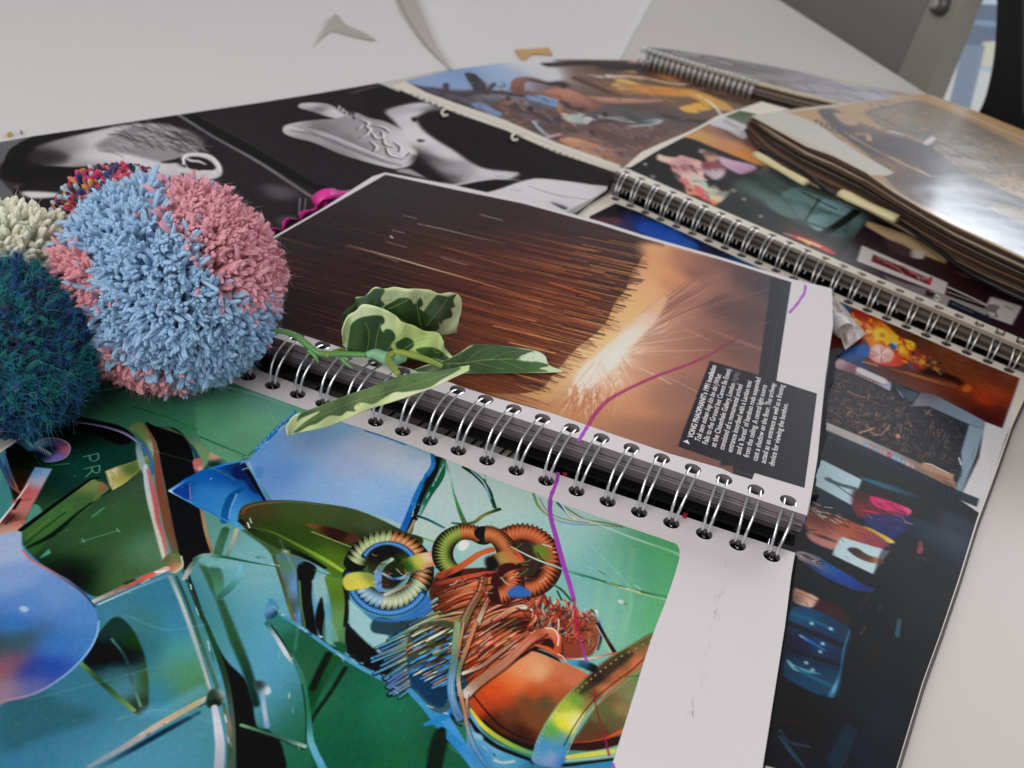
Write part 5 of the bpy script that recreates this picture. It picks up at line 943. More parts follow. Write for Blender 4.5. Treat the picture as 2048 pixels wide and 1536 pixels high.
def backlow_art():
    c = Canvas("installation_print", -180, 165, -150, 365, 3.6, z=-6.85, base=(26,26,36))
    W = c.view; r = random.Random(12)
    # blue corner picture
    W(1100,300,2.1603)
    c.Q([(100,150),(1200,500),(1200,900),(100,500)], (24,24,34), f=1)
    c.P([(160,290),(260,235),(600,360),(960,530),(800,520),(400,400)], [(230,270,(26,26,32)),(230,310,(70,40,50)),(400,330,(24,56,130)),(500,370,(28,70,160)),(600,400,(26,40,80)),(700,440,(24,34,58)),(850,500,(30,84,130)),(900,520,(24,70,120)),(300,330,(60,50,90))], f=4, smooth=0)
    c.P([(370,330),(440,310),(520,345),(640,410),(600,430),(450,385)], [(450,350,(30,76,180)),(560,390,(36,90,190))], f=10, a=.8); c.P([(200,300),(290,290),(310,320),(240,325)], (110,60,60), f=10, a=.6)
    # glass flowers on rusty field
    W(1640,560,3.4902)
    c.Q([(160,190),(200,180),(700,400),(1400,670),(1270,1035),(1150,990),(660,770),(480,700),(60,540),(100,300)], [(250,260,(150,36,30)),(620,400,(84,48,36)),(900,500,(112,60,40)),(1200,650,(100,50,40)),(1380,700,(130,60,44)),(1250,900,(88,40,38)),(1000,850,(96,44,36)),(700,720,(110,54,38)),(500,640,(84,44,36)),(1000,650,(120,60,38)),(1150,800,(170,60,34)),(1100,950,(70,34,36)),(850,600,(100,54,38))], f=2)
    for i in range(120):
        x = r.uniform(600,1350); y = 380+.42*(x-500)+r.uniform(-20,230); c.L([(x,y),(x+r.uniform(60,200),y+r.uniform(20,80))], r.uniform(4,12), r.choice([(140,70,40),(80,40,34),(120,60,40),(165,80,40),(96,48,36)]), a=.35, f=4, smooth=0)
    c.L([(500,620),(700,680),(860,730),(1020,780)], [8,12,10,5], [(200,80,40),(190,110,60),(170,90,50),(120,60,40)], f=4); c.L([(600,640),(800,700),(950,740)], 5, (205,150,80), f=2, a=.7)
    c.P([(990,740),(1020,725),(1060,750),(1040,780),(1000,775)], (190,90,30), f=6); c.P([(1080,790),(1180,820),(1200,880),(1100,860)], (190,56,30), f=24, a=.6)
    c.P([(700,620),(820,630),(960,680),(1010,740),(860,690),(720,660)], (34,28,26), f=12, a=.8)
    c.P([(160,170),(230,210),(260,280),(180,260),(150,220)], [(180,190,(20,90,160)),(210,240,(30,70,40))], f=4)
    c.P([(180,250),(260,220),(400,270),(480,330),(560,400),(660,440),(640,520),(560,600),(420,590),(360,560),(330,430),(240,350)], [(300,260,(160,40,34)),(260,330,(205,60,24)),(400,340,(225,140,20)),(440,400,(240,180,30)),(350,360,(225,90,20)),(560,460,(230,170,30)),(600,440,(220,190,40)),(520,560,(210,60,30)),(420,580,(205,60,40))], f=4)
    for i in range(110):
        t = r.random(); x = 200+480*t; y = 260+.55*(x-200)+r.uniform(-70,110)
        c.L([(x,y),(x+r.uniform(-24,24),y+r.uniform(-24,24))], r.uniform(8,22), r.choice([(235,180,20),(225,90,20),(200,40,30),(240,200,60),(180,30,30),(225,130,30)]), f=3, smooth=0, a=.7)
    c.P([(370,350),(430,330),(470,370),(450,420),(390,410)], (240,190,40), f=6); c.P([(420,375),(445,370),(450,400),(425,400)], (200,110,20), f=4)
    c.P([(350,480),(400,450),(480,480),(520,520),(490,570),(420,580),(370,560),(330,520)], [(420,500,(230,190,180)),(370,530,(200,120,110)),(480,540,(220,150,140))], f=4)
    for a in np.linspace(0,6.2,18): c.L([(425,520),(425+70*math.cos(a),520+55*math.sin(a))], 4, r.choice([(240,215,210),(190,90,90)]), f=1.5, smooth=0)
    for x,y in ((515,460),(645,590)): c.P([(x-28,y-14),(x+8,y-24),(x+26,y+10),(x-10,y+26)], [(x,y,(60,160,200)),(x-18,y,(20,70,130)),(x+12,y-8,(190,225,235))], f=3)
    c.P([(640,500),(700,500),(740,560),(720,620),(650,610),(620,550)], [(670,520,(150,50,40)),(700,580,(220,160,40)),(660,600,(160,30,40))], f=6)
    for i in range(46):
        x = r.uniform(640,860); y = 520+.45*(x-640)+r.uniform(-34,44); c.P([(x-8,y-5),(x+6,y-8),(x+9,y+6),(x-6,y+8)], r.choice([(190,80,60),(110,40,40),(60,90,80),(150,120,50),(60,30,34),(200,120,80)]), f=2, a=.8)
    c.P([(70,560),(130,520),(220,470),(330,452),(345,520),(300,560),(380,640),(470,700),(300,640),(110,560)], [(200,520,(20,70,140)),(280,500,(24,90,170)),(250,590,(20,56,110)),(400,650,(20,34,60))], f=3)
    c.L([(300,570),(360,585),(400,600)], 10, (205,150,90), f=3)
    # heap of chairs between two houses
    c.Q([(100,560),(130,545),(500,720),(490,780),(640,880),(720,780),(1150,990),(1110,1250),(975,1520),(860,1480),(10,1090),(20,1000),(80,760)], [(300,800,(48,40,46)),(300,1050,(42,34,40)),(700,1100,(42,40,46)),(900,1050,(36,40,48)),(600,900,(50,50,60)),(900,1300,(40,36,42)),(100,900,(52,44,52)),(600,1250,(40,32,38))], f=2)
    cols = [(150,104,70),(96,70,60),(70,66,80),(110,90,96),(60,52,60),(130,84,66),(84,90,110),(24,20,26),(30,26,32),(170,120,80)]
    for i in range(950):
        x = r.uniform(40,1040); lo = 640+.33*(x-100); hi = 1000+.38*(x-40)
        y = r.uniform(min(lo,780), hi) if x < 620 else r.uniform(890+.33*(x-700), hi)
        k = 1.0 if x < 650 else .55
        a = r.choice([.35,.35,1.9,-.6,1.2])+r.uniform(-.3,.3); ln = r.uniform(10,46)*k
        c.L([(x,y),(x+ln*math.cos(a),y+ln*math.sin(a)*.8)], r.uniform(2.5,6)*k, r.choice(cols), f=1, smooth=0, a=.75)
    for i in range(60):
        x = r.uniform(60,900); y = r.uniform(760+.3*x, 960+.38*x); u = r.uniform(16,34); v = r.uniform(.1,.6)
        p = [(x,y),(x+u,y+u*v),(x+u-8,y+u*v+u*.7),(x-8,y+u*.7)]; cc = r.choice([(150,104,76),(120,86,70),(100,104,120),(80,60,60)])
        for k in range(4): c.L([p[k],p[(k+1)%4]], 3, cc, f=1, smooth=0, a=.8)
    for q, w, cc in (([(275,1065),(368,1040)],9,(190,140,100)),([(355,1060),(385,1085),(410,1078)],8,(175,125,90)),([(320,1010),(330,1030),(385,1035)],8,(160,110,80)),([(425,1085),(490,1010)],5,(170,130,110)),([(195,775),(240,800),(310,820)],10,(150,110,80)),([(185,945),(215,915),(250,930)],8,(140,90,60)),([(60,900),(120,940),(160,970)],5,(150,100,80)),([(730,910),(780,945)],6,(150,120,100)),([(735,940),(775,905)],5,(150,120,100))): c.L(q, w, cc, f=1.5, smooth=0)
    c.P([(530,1075),(560,1080),(555,1105),(530,1100)], (190,130,100), f=2)
    c.Q([(100,580),(130,545),(240,590),(500,715),(490,775),(440,750),(380,710),(230,650),(110,615)], [(130,580,(190,160,165)),(200,610,(130,70,80)),(280,640,(130,74,86)),(400,700,(140,90,100)),(480,750,(160,170,190))], f=2)
    c.Q([(250,615),(275,608),(460,690),(480,720),(440,725),(255,645)], (198,192,196), f=2)
    for i in range(8): c.L([(250+i*26,655+i*12),(262+i*26,662+i*12)], 6, (200,190,195), f=1.5, smooth=0)
    c.Q([(500,730),(545,720),(600,760),(690,790),(650,860),(610,840),(540,760)], [(560,750,(50,54,70)),(660,800,(70,90,110)),(620,830,(60,80,100))], f=4); c.L([(520,740),(560,790),(600,850),(640,880)], 8, [(20,22,28),(130,145,160),(40,50,60),(120,130,140)], f=2)
    c.Q([(700,785),(800,800),(1150,985),(1140,1045),(1000,990),(760,880),(640,880)], [(720,800,(96,90,104)),(900,900,(112,130,148)),(1100,1000,(118,140,158)),(680,850,(120,118,130))], f=3)
    c.Q([(1040,1010),(1145,1045),(1090,1230),(975,1520),(930,1490),(990,1340),(985,1200)], [(1080,1080,(125,150,170)),(1050,1250,(130,152,172)),(980,1430,(120,140,160))], f=3)
    c.L([(1080,1170),(1060,1240),(1075,1250)], 4, (90,110,125), f=1.5); c.L([(970,1240),(985,1290)], 8, (190,205,215), f=2, smooth=0)
    c.Q([(40,990),(330,1110),(660,1260),(930,1380),(960,1460),(900,1440),(700,1395),(480,1300),(10,1090),(10,1050)], [(60,1030,(190,182,178)),(200,1100,(176,165,158)),(450,1200,(150,142,140)),(700,1330,(140,110,90)),(900,1400,(150,100,76)),(500,1290,(110,100,100)),(30,1080,(150,140,140))], f=2)
    c.Q([(150,1085),(370,1200),(360,1240),(130,1140)], (200,190,186), f=2); c.L([(270,1190),(310,1210)], 8, (180,60,50), f=2, smooth=0)
    cc2 = [(110,160,190),(200,110,120),(90,150,170),(190,120,130),(150,150,160),(195,60,90),(100,160,185),(110,165,190),(110,160,180),(180,150,150),(170,130,140)]
    for i in range(11): x = 325+i*32; y = 1150+i*15; c.P([(x-14,y-22),(x+10,y-14),(x+14,y+20),(x-12,y+12)], cc2[i], f=3); c.L([(x-8,y-4),(x+8,y+4)], 5, (215,210,210), f=2, smooth=0, a=.8)
    c.Q([(720,1270),(940,1360),(925,1390),(700,1310)], (175,130,100), f=3)
    for i in range(14): x = 380+i*40; y = 1210+i*19; c.L([(x,y),(x+6,y+36)], 6, r.choice([(190,185,180),(90,84,84),(60,54,56)]), f=2, smooth=0)
    c.L([(740,1280),(780,1290),(840,1320),(900,1350)], [8,10,9,5], (210,205,205), f=2); c.L([(900,1330),(960,1330),(985,1370),(930,1350)], 7, (60,70,84), f=2); c.L([(860,1400),(920,1440),(960,1500)], 9, (50,60,70), f=2); c.L([(900,1400),(980,1430)], 5, (150,165,175), f=2, smooth=0)
    # right margin below the brown picture and caption strip (white)
    c.Q([(1150,988),(1272,1035),(1400,670),(1424,600),(1500,700),(1300,1100),(1130,1640),(970,1530),(1110,1240)], (200,196,200), f=1.5)
    # crowded dark collage
    W(1400,850,2.2386)
    c.Q([(130,60),(200,50),(280,70),(430,140),(700,290),(1000,430),(1245,520),(1150,700),(1000,1100),(850,1600),(0,1600),(100,200)],
        [(200,100,(22,36,50)),(500,230,(24,44,60)),(900,300,(24,34,46)),(1150,420,(30,40,54)),(1100,500,(46,56,70)),(900,600,(26,24,32)),(700,800,(24,22,30)),(600,1000,(24,26,36)),(1000,900,(20,22,32)),(500,1300,(24,20,28)),(700,1400,(28,30,42)),(850,1250,(24,26,38)),(1000,700,(22,22,30)),(600,1500,(28,32,44))], f=2)
    c.L([(600,60),(800,160),(1000,250),(1245,365),(1380,420)], 2, (60,60,70), f=1)
    c.Q([(540,60),(660,110),(850,200),(1240,368),(1250,330),(1150,290),(900,170),(700,80),(560,20)], (24,34,46), f=3, a=.9)
    c.Q([(520,180),(545,155),(725,245),(680,360),(515,270)], (170,200,208), f=3)
    c.P([(555,240),(580,235),(610,255),(700,280),(690,290),(600,265)], (70,90,96), f=4); c.L([(590,255),(640,290),(690,325)], 6, (70,88,94), f=2); c.L([(600,250),(700,290)], 5, (80,96,100), f=2, smooth=0)
    c.L([(730,240),(850,280),(1000,330)], [16,34,20], [(50,100,125),(44,90,115),(24,40,54)], f=14)
    c.P([(690,290),(780,320),(880,370),(920,430),(880,470),(760,430),(690,390)], [(720,330,(70,20,30)),(800,400,(110,20,40)),(860,440,(150,30,60)),(700,370,(120,40,50))], f=10)
    c.P([(760,320),(800,325),(880,350),(945,380),(930,405),(860,390),(780,360)], [(800,340,(215,30,100)),(880,375,(205,30,95)),(935,385,(225,90,140))], f=3)
    c.L([(730,380),(800,400),(895,465)], [10,16,10], (190,30,70), f=3); c.P([(760,400),(920,410),(940,440),(890,500),(800,520),(740,450)], (30,50,110), f=8, a=.85)
    c.P([(700,460),(740,455),(800,480),(870,520),(855,530),(780,510),(720,490)], [(720,470,(225,180,30)),(800,500,(215,160,40)),(860,520,(220,190,80))], f=3)
    c.P([(480,360),(560,380),(650,420),(760,470),(850,540),(820,600),(700,560),(560,500),(480,470)], [(520,400,(90,50,40)),(520,440,(120,60,44)),(640,470,(170,80,50)),(760,540,(150,60,60)),(840,560,(120,60,90)),(600,520,(190,110,100)),(500,470,(190,100,80))], f=8)
    for i in range(30): x = r.uniform(490,650); y = 350+.35*(x-490)+r.uniform(-12,40); c.L([(x,y),(x+r.uniform(14,50),y+r.uniform(4,22))], 5, r.choice([(190,180,170),(40,30,34),(120,90,80),(30,26,30)]), f=2, smooth=0, a=.8)
    for q in ([(480,480),(560,510),(650,540),(600,560),(500,520)],): c.P(q, (190,120,110), f=8)
    c.Q([(630,500),(850,565),(775,668),(590,580)], (178,204,208), f=3)
    c.P([(660,555),(700,550),(750,580),(810,600),(820,620),(760,615),(700,590)], [(690,570,(60,50,44)),(740,590,(90,60,44)),(800,610,(200,130,90))], f=4)
    c.P([(440,570),(540,590),(560,640),(700,700),(790,740),(700,740),(560,680),(440,600)], [(470,590,(60,50,60)),(560,620,(30,80,160)),(650,690,(24,60,140)),(760,735,(20,50,110))], f=6)
    for i in range(16): x = 445+i*8; y = 575+i*4; c.L([(x,y),(x+14,y+r.uniform(0,12))], 6, r.choice([(190,190,195),(120,90,80),(40,36,44)]), f=2, smooth=0)
    for _ in range(230):
        x = r.uniform(470,930); y = 200+.42*(x-470)+r.uniform(-30,260)
        if x < 740 and y < 350+.42*(x-500) or 590 < x < 850 and 505+.28*(x-630) < y < 670: continue
        if x > 700 and (y < 280+.35*(x-700) or y > 330+.45*(x-560)): continue
        c.L([(x,y),(x+r.uniform(8,44),y+r.uniform(2,20))], r.uniform(2,7), r.choice([(24,20,28),(60,30,36),(190,60,60),(200,120,100),(30,50,110),(120,40,60),(210,170,120),(40,30,44),(90,110,130),(16,16,22),(16,16,22)]), a=.55, f=1.2, smooth=0)
    c.L([(840,540),(1000,600),(1155,680)], 3, (150,155,165), f=1.5, a=.6)
    c.P([(840,540),(1000,600),(1155,680),(1100,800),(900,900),(780,740),(780,660)], (22,22,30), f=4, a=.6)
    c.P([(970,560),(990,540),(1000,560),(980,580)], (140,60,70), f=4); c.P([(1080,380),(1240,440),(1200,560),(1100,520),(1050,450)], (56,66,80), f=36, a=.7)
    W(1560,1050,3.16)
    c.P([(90,400),(130,410),(250,465),(205,525),(140,510),(80,480)], [(120,430,(176,128,106)),(200,470,(205,156,130)),(150,500,(214,170,146)),(95,470,(120,90,76))], f=1.5, smooth=2)
    c.L([(100,420),(240,485)], 5, (120,70,64), f=1.5, smooth=0); c.P([(250,470),(330,500),(440,580),(420,650),(330,600),(220,540)], (60,28,34), f=10)
    c.P([(80,520),(250,545),(430,640),(445,700),(400,880),(340,1090),(60,985),(20,900),(40,700)], [(150,560,(22,70,110)),(300,640,(20,54,80)),(80,600,(24,80,120)),(120,700,(18,44,74)),(250,760,(18,60,104)),(100,760,(14,30,50)),(200,860,(16,50,76)),(350,780,(18,50,80)),(300,1000,(20,64,92)),(120,960,(22,64,92)),(330,850,(16,40,60))], f=4)
    for q, w, cc in (([(60,620),(200,680),(400,760)],40,(14,24,36)),([(60,780),(220,840),(380,880)],34,(14,26,40)),([(80,560),(200,600),(330,660)],26,(28,90,140)),([(130,700),(180,730),(225,755),(280,790)],[16,22,18,10],[(130,180,200),(40,110,190),(30,100,170),(60,130,180)]),([(50,860),(90,900),(150,920),(250,940)],[16,34,30,10],[(110,180,195),(120,180,190),(90,160,180),(60,120,150)]),([(100,900),(200,960),(330,1020)],[16,30,24],(28,90,124)),
        ([(440,670),(405,780),(380,930),(345,1030),(320,1080)],[8,10,12,20,26],[(60,110,140),(60,120,150),(40,90,130),(100,160,190),(60,110,140)]),([(640,500),(625,540)],20,(40,56,72)),([(755,600),(740,700)],[22,26],[(56,90,104),(50,96,110)]),([(880,130),(890,110),(885,170)],18,(130,66,76)),([(0,1340),(70,1430),(150,1530)],[26,34,16],(46,66,86)),([(0,1300),(60,1370),(180,1400)],24,(50,56,66)),([(350,1500),(400,1400),(440,1300)],90,(24,48,64)),([(0,1240),(120,1250),(240,1330)],40,(48,22,28)),([(540,640),(510,690)],14,(70,60,60)),([(600,780),(560,850)],70,(40,20,28)),([(700,1150),(620,1300),(540,1450)],160,(32,34,46))): c.L(q, w, cc, f=5, a=.85)
    for x,y in ((200,622),(270,750),(255,800),(320,655),(205,915),(165,870)): c.P([(x-12,y-6),(x+8,y-8),(x+12,y+7),(x-6,y+9)], (170,205,215), f=2.5)
    for i in range(12): t = i/11; c.P([(585-85*t,395+135*t),(593-85*t,397+135*t),(589-85*t,405+135*t)], (120,118,126), f=1.5)
    for i in range(160):
        x = r.uniform(10,430); y = r.uniform(130,1080); c.L([(x,y),(x+r.uniform(10,60),y+r.uniform(4,26))], r.uniform(2,6), r.choice([(14,16,24),(60,120,160),(30,70,110),(20,18,24),(90,60,60)]), a=.35, f=1.5, smooth=0)
    c.P([(100,170),(160,170),(270,220),(460,330),(560,410),(500,410),(350,330),(200,250),(110,210)], [(130,190,(150,140,140)),(180,215,(110,100,104)),(300,260,(30,80,160)),(400,330,(26,66,150)),(540,410,(20,50,110))], f=3)
    for i in range(26): x = 115+i*6; y = 180+i*2.6+r.uniform(-8,8); c.L([(x,y),(x+22,y+r.uniform(-2,14))], 6, r.choice([(196,190,190),(150,110,90),(24,22,28),(70,60,66)]), f=1.5, smooth=0)
    # cream borders
    W(0,0,1)
    c.Q([(2025,850),(1994,939),(1955,1012),(1949,1018),(2010,1040),(2120,800),(2048,700),(2040,756)], (196,192,196), f=1.5)
    
    # cream hinge margin with left edge
    c.Q([(1120,450),(1140,420),(1230,370),(2060,745),(2100,800),(2042,757),(1960,722),(1688,607),(1600,570),(1530,540),(1300,432),(1226,405),(1175,433),(1140,470)], (208,202,196), f=1.2)
    c.grain(2.2, 3); return c

# ------------------------------------------------------------------ picture 7: ochre poster on top of the scrapbook
FT = [at([p], z)[0] for p, z in (((1502,236),20), ((1858,190),30), ((2048,513),50))]
FN = np.cross(FT[1]-FT[0], FT[2]-FT[0]); FN /= np.linalg.norm(FN)
def ftop(p): return on_plane(p, FT[0], FN)
def ochre_art():
    c = Canvas("ochre_poster_print", -120, 330, 180, 760, 2.2, plane=lambda q: ftop(q)[:,:2], base=(178,132,72))
    W = c.view; W(1200,0,2.4151); r = random.Random(21)
    c.Q([(500,300),(2600,300),(2600,1900),(500,1900)], [(1000,560,(196,146,82)),(1500,480,(200,152,90)),(1900,800,(190,146,92)),(2100,900,(170,140,110))], f=1)
    c.P([(1280,540),(1450,500),(1560,490),(1800,590),(2060,720),(2300,820),(2300,1000),(2000,830),(1900,870),(1700,800),(1500,690),(1340,600)], [(1400,560,(150,120,84)),(1600,560,(128,108,84)),(1700,650,(120,106,92)),(1900,750,(140,120,98)),(2100,820,(130,116,100))], f=12, a=.9)
    for i in range(600):
        x = r.uniform(1290,2100); y = 500+.42*(x-1400)+r.uniform(-60,230)
        if y < 480 or y > 660+.42*(x-1300): continue
        c.L([(x,y),(x+r.uniform(4,18),y+r.uniform(-4,10))], r.uniform(4,9), r.choice([(90,88,92),(110,100,92),(170,130,76),(76,72,76),(140,116,84)]), a=.7, f=2, smooth=0)
    c.L([(1285,545),(1450,500),(1580,487)], 5, (80,64,56), f=2); c.L([(1285,545),(1500,640),(1640,690),(1940,840)], 6, (80,64,50), f=2); c.L([(1560,680),(1740,770),(1900,830)], 4, (90,66,50), f=2)
    # reclining figure: dark robe with hair
    c.P([(1060,540),(1130,530),(1250,590),(1400,650),(1560,690),(1700,790),(1900,900),(2200,1040),(2400,1200),(2400,1500),(2000,1230),(1700,1060),(1500,960),(1420,900),(1300,760),(1160,640)],
        [(1120,560,(60,46,44)),(1250,600,(120,90,66)),(1400,720,(78,56,52)),(1600,850,(76,54,54)),(1500,760,(84,58,54)),(1800,950,(74,62,68)),(2000,1100,(70,64,74)),(1700,1000,(64,52,58)),(1350,800,(150,105,64)),(1900,980,(92,76,78))], f=8)
    c.P([(1120,550),(1180,550),(1250,590),(1240,605),(1180,600)], [(1150,560,(190,150,96)),(1210,590,(200,150,120))], f=5)
    c.P([(1060,545),(1110,540),(1150,590),(1230,640),(1330,720),(1340,760),(1240,700),(1150,640)], (66,50,50), f=7)
    for i in range(90):
        x = r.uniform(1100,1900); y = 560+.5*(x-1060)+r.uniform(-30,60)
        c.L([(x,y),(x+60,y+r.uniform(22,40))], r.uniform(3,9), r.choice([(56,44,46),(110,76,60),(90,54,52),(70,60,66)]), a=.6, f=3, smooth=0)
    c.L([(1240,650),(1290,650),(1300,680)], 14, (190,140,100), f=4); c.L([(1405,635),(1440,645),(1480,655)], 9, (215,205,200), f=2); c.L([(1480,655),(1560,690),(1600,665)], [14,10,6], [(180,130,96),(190,150,110),(225,215,205)], f=3); c.P([(1600,660),(1560,695),(1590,700),(1620,670)], (215,205,195), f=3)
    c.L([(1190,645),(1300,710),(1400,760),(1500,810),(1590,850)], [9,8,10,10,6], [(200,165,130),(170,130,90),(150,110,80),(190,150,110),(200,180,160)], f=3)
    c.L([(1400,760),(1480,800),(1560,830)], 14, (180,140,90), f=5)
    c.P([(1330,760),(1500,900),(1700,1010),(1560,980),(1420,900)], (100,84,70), f=8)
    for i in range(7): x = 1040+i*26; y = 580+i*10; c.L([(x,y),(x+6,y+22),(x+22,y+26)], 5, (72,52,40), f=1.5)
    c.L([(1045,580),(1200,645)], 5, (72,52,40), f=2, smooth=0); c.L([(1050,605),(1190,665)], 4, (72,52,40), f=2, smooth=0)
    c.P([(1560,900),(1800,960),(2050,1060),(2400,1200),(2400,1420),(2048,1220),(1800,1100),(1620,1000)], [(1700,980,(56,54,70)),(1900,1080,(40,48,78)),(2100,1200,(36,50,90)),(1850,1000,(60,60,80))], f=14, a=.75)
    for i in range(40): x = r.uniform(1600,2150); y = 930+.45*(x-1600)+r.uniform(-40,90); c.L([(x,y),(x+r.uniform(60,200),y+r.uniform(30,90))], r.uniform(3,12), r.choice([(30,36,56),(90,90,104),(50,60,96),(120,110,104)]), a=.4, f=4, smooth=0)
    c.P([(1870,990),(2000,1000),(2300,1120),(2300,1180),(1980,1060)], (150,118,84), f=10, a=.8)
    # blank white left part of the sheet
    c.Q([(700,520),(735,560),(900,545),(940,555),(1050,600),(1250,740),(1360,800),(1420,835),(1390,850),(1290,845),(1180,790),(1000,720),(700,600)], (206,200,190), f=2)
    c.Q([(600,560),(740,560),(1130,748),(1290,840),(1420,925),(1700,1085),(2048,1245),(2300,1360),(2300,1500),(600,700)], (200,190,170), f=1.5)
    c.Q([(700,540),(760,575),(1560,455),(1580,440),(1500,400)], (206,196,180), f=1.2, a=.0)
    c.L([(735,562),(1100,515),(1330,478),(1575,450)], 12, (206,198,184), f=2); c.L([(1570,450),(1830,580),(2048,670),(2300,760)], 6, (206,198,184), f=2)
    c.grain(2, 4); return c

# ================================================================== materials
M_TABLE = mat("white_laminate", alb((190,183,178)), rough=.42, spec=.4, bump=(900,.05,.0002), var=.025, varscale=5)
M_PAGE  = mat("cartridge_paper", alb((205,199,202)), rough=.8, spec=.25, bump=(1500,.15,.0002), var=.02, varscale=40)
M_CREAM = mat("cream_paper", alb((208,202,190)), rough=.8, spec=.25, bump=(1500,.15,.0002), var=.03, varscale=40)
M_BLACK = mat("black_board", (.006,.005,.006), rough=.8, spec=.1, bump=(1800,.3,.0002))
M_WIRE  = mat("ring_wire", (.74,.76,.78), rough=.22, metal=1.0)
M_WIRE2 = mat("dull_wire", (.66,.66,.66), rough=.32, metal=1.0)
SHEETS  = [mat("sheet_edge_%s" % n, alb(c), rough=.8, var=.25, varscale=220) for n, c in (("pale",(140,132,136)),("grey",(84,76,82)),("plum",(58,50,56)),("dark",(30,25,29)),("mid",(104,96,100)))]
SHEETS2 = [mat("old_sheet_edge_%s" % n, alb(c), rough=.8, var=.25, varscale=200) for n, c in (("pale",(124,114,104)),("grey",(86,78,72)),("brown",(66,57,50)),("dark",(38,33,30)))]
BROWN   = [mat("sugar_paper_%s" % n, alb(c), rough=.85, var=.2, varscale=60, bump=(700,.3,.0004)) for n, c in (("tan",(118,88,70)),("umber",(84,62,50)),("dark",(46,36,32)),("cream",(190,178,152)),("black",(26,22,22)))]
Z_TABLE = -12.0

# ================================================================== table and what lies beyond it
e0, e1 = at([(1560,0),(1862,192)], Z_TABLE)
ed = (e1-e0)/np.linalg.norm(e1-e0); en = np.array([-ed[1], ed[0], 0]); en = en if en[0] > 0 else -en      # en points out beyond the edge
far = e0 - ed*900; near = e1 + ed*1000
t_top = [(-1500,-700,Z_TABLE), (near[0],-700,Z_TABLE), tuple(near), tuple(e1), tuple(e0), tuple(far), (-1900,far[1],Z_TABLE)]
table = empty("table", (-300,200,Z_TABLE-700), "large white table top under all the sketchbooks", "table")
tt = prism("table_top", t_top, 26, M_TABLE, table)
bv = tt.modifiers.new("edge", 'BEVEL'); bv.width = .002; bv.segments = 2
for x, y in ((-1300,-500),(300,-500),(-1300,1500),(-700,1500)):
    prism("leg", [(x-25,y-25,Z_TABLE-26.5),(x+25,y-25,Z_TABLE-26.5),(x+25,y+25,Z_TABLE-26.5),(x-25,y+25,Z_TABLE-26.5)], 690, mat("leg_metal",(.5,.5,.5),.4,.8), table)
M_FLOOR = mat("floor_vinyl", alb((120,118,118)), rough=.6, var=.1, varscale=6)
fl = prism("floor", [(-4000,-3000,-730),(4000,-3000,-730),(4000,5000,-730),(-4000,5000,-730)], 40, M_FLOOR); tag(fl, kind='structure')

def wall_pt(p, off):      # a measured point on the upright plane standing 'off' mm beyond the table edge
    q = on_plane(p, e0 + en*off, en); return q
def upright(name, pts, off, thick, m, parent=None):
    P = wall_pt(pts, off); n = len(P); B = P + en*thick
    V = np.vstack([P, B]); F = [list(range(n)), list(range(2*n-1,n-1,-1))] + [[i, (i+1)%n, n+(i+1)%n, n+i] for i in range(n)]
    return mesh(name, V, F, m, parent)
def ext(a, b, t): return (a[0]+(b[0]-a[0])*t, a[1]+(b[1]-a[1])*t)
M_PANEL = mat("grey_panel", alb((128,125,122)), rough=.35, spec=.5, var=.06, varscale=5)
M_POST = mat("beige_post", alb((150,146,138)), rough=.5)
P0, P1, P2, P3 = (1858,-4), (1796,142), (1750,250), (1905,-115)
panel = upright("wall_panel", [(1300,-300),P3,P0,P1,P2,(1500,420),(1200,100)], 150, 20, M_PANEL); tag(panel, "grey wall panel behind the far edge of the table", "wall panel", kind='structure')
post = empty("window_post", wall_pt([(1850,180)], 120)[0], "beige window post with a round fixing near its top", "post")
upright("post_body", [(1915,-140),(1978,-140),(1925,0),(1858,172),(1810,290),(1742,290),(1800,140),(1860,0)], 118, 28, M_POST, post)
kc = wall_pt([(1879,8)], 112)[0]
upv = np.array([0,0,1.0]); sv = np.cross(en, upv)
def disc(name, c, r0, r1, z0, z1, m, parent, n=28):
    A = np.arange(n)/n*2*math.pi; prof = [(r0*.55,z0),(r0,z0),(r1,z1),(r1*1.02,z1+6),(.05,z1+6)]
    prof = [(.05,z0+2)]+prof; V = []; F = []
    for (r, z) in prof:
        for a in A: V.append(c + sv*r*math.cos(a) + upv*r*math.sin(a) + en*z)
    for k in range(len(prof)-1):
        for i in range(n): j = (i+1)%n; F.append([k*n+i,k*n+j,(k+1)*n+j,(k+1)*n+i])
    return mesh(name, V, F, m, parent, smooth=True)
disc("fixing_ring", kc, 12, 15, -6, 2, mat("dark_washer",(.12,.115,.11),.35,.4), post)
disc("fixing_screw", kc-en*5, 7, 7.5, -5, -1, mat("screw_head",(.42,.41,.40),.3,.3), post)
# window: bright outdoors seen blurred through a pane
def emis(name, col, s):
    m = bpy.data.materials.new(name); m.use_nodes = True; n = m.node_tree.nodes; b = n["Principled BSDF"]
    b.inputs['Base Color'].default_value = (.02,.02,.02,1); b.inputs['Emission Color'].default_value = (*lin(col),1); b.inputs['Emission Strength'].default_value = s
    return m
win = empty("window", wall_pt([(1960,150)], 420)[0], "bright window with bluish daylight behind the table corner", "window")
def wq(name, pts, off, m, th=6): return upright(name, pts, off, th, m, win)
wq("bright_pane", [(1700,-400),(2600,-600),(2700,900),(1600,700)], 440, emis("daylight_blue",(176,190,206),1.0))
G_ = emis("shaded_facade",(112,126,146),1.0); G2 = emis("facade_band",(138,158,184),1.0); G3 = emis("facade_cream",(206,206,186),1.0); G4 = emis("facade_white",(206,208,208),1.0)
wq("facade_shade", [(1905,-80),(2200,-80),(2150,110),(1880,110)], 430, G_, 2)
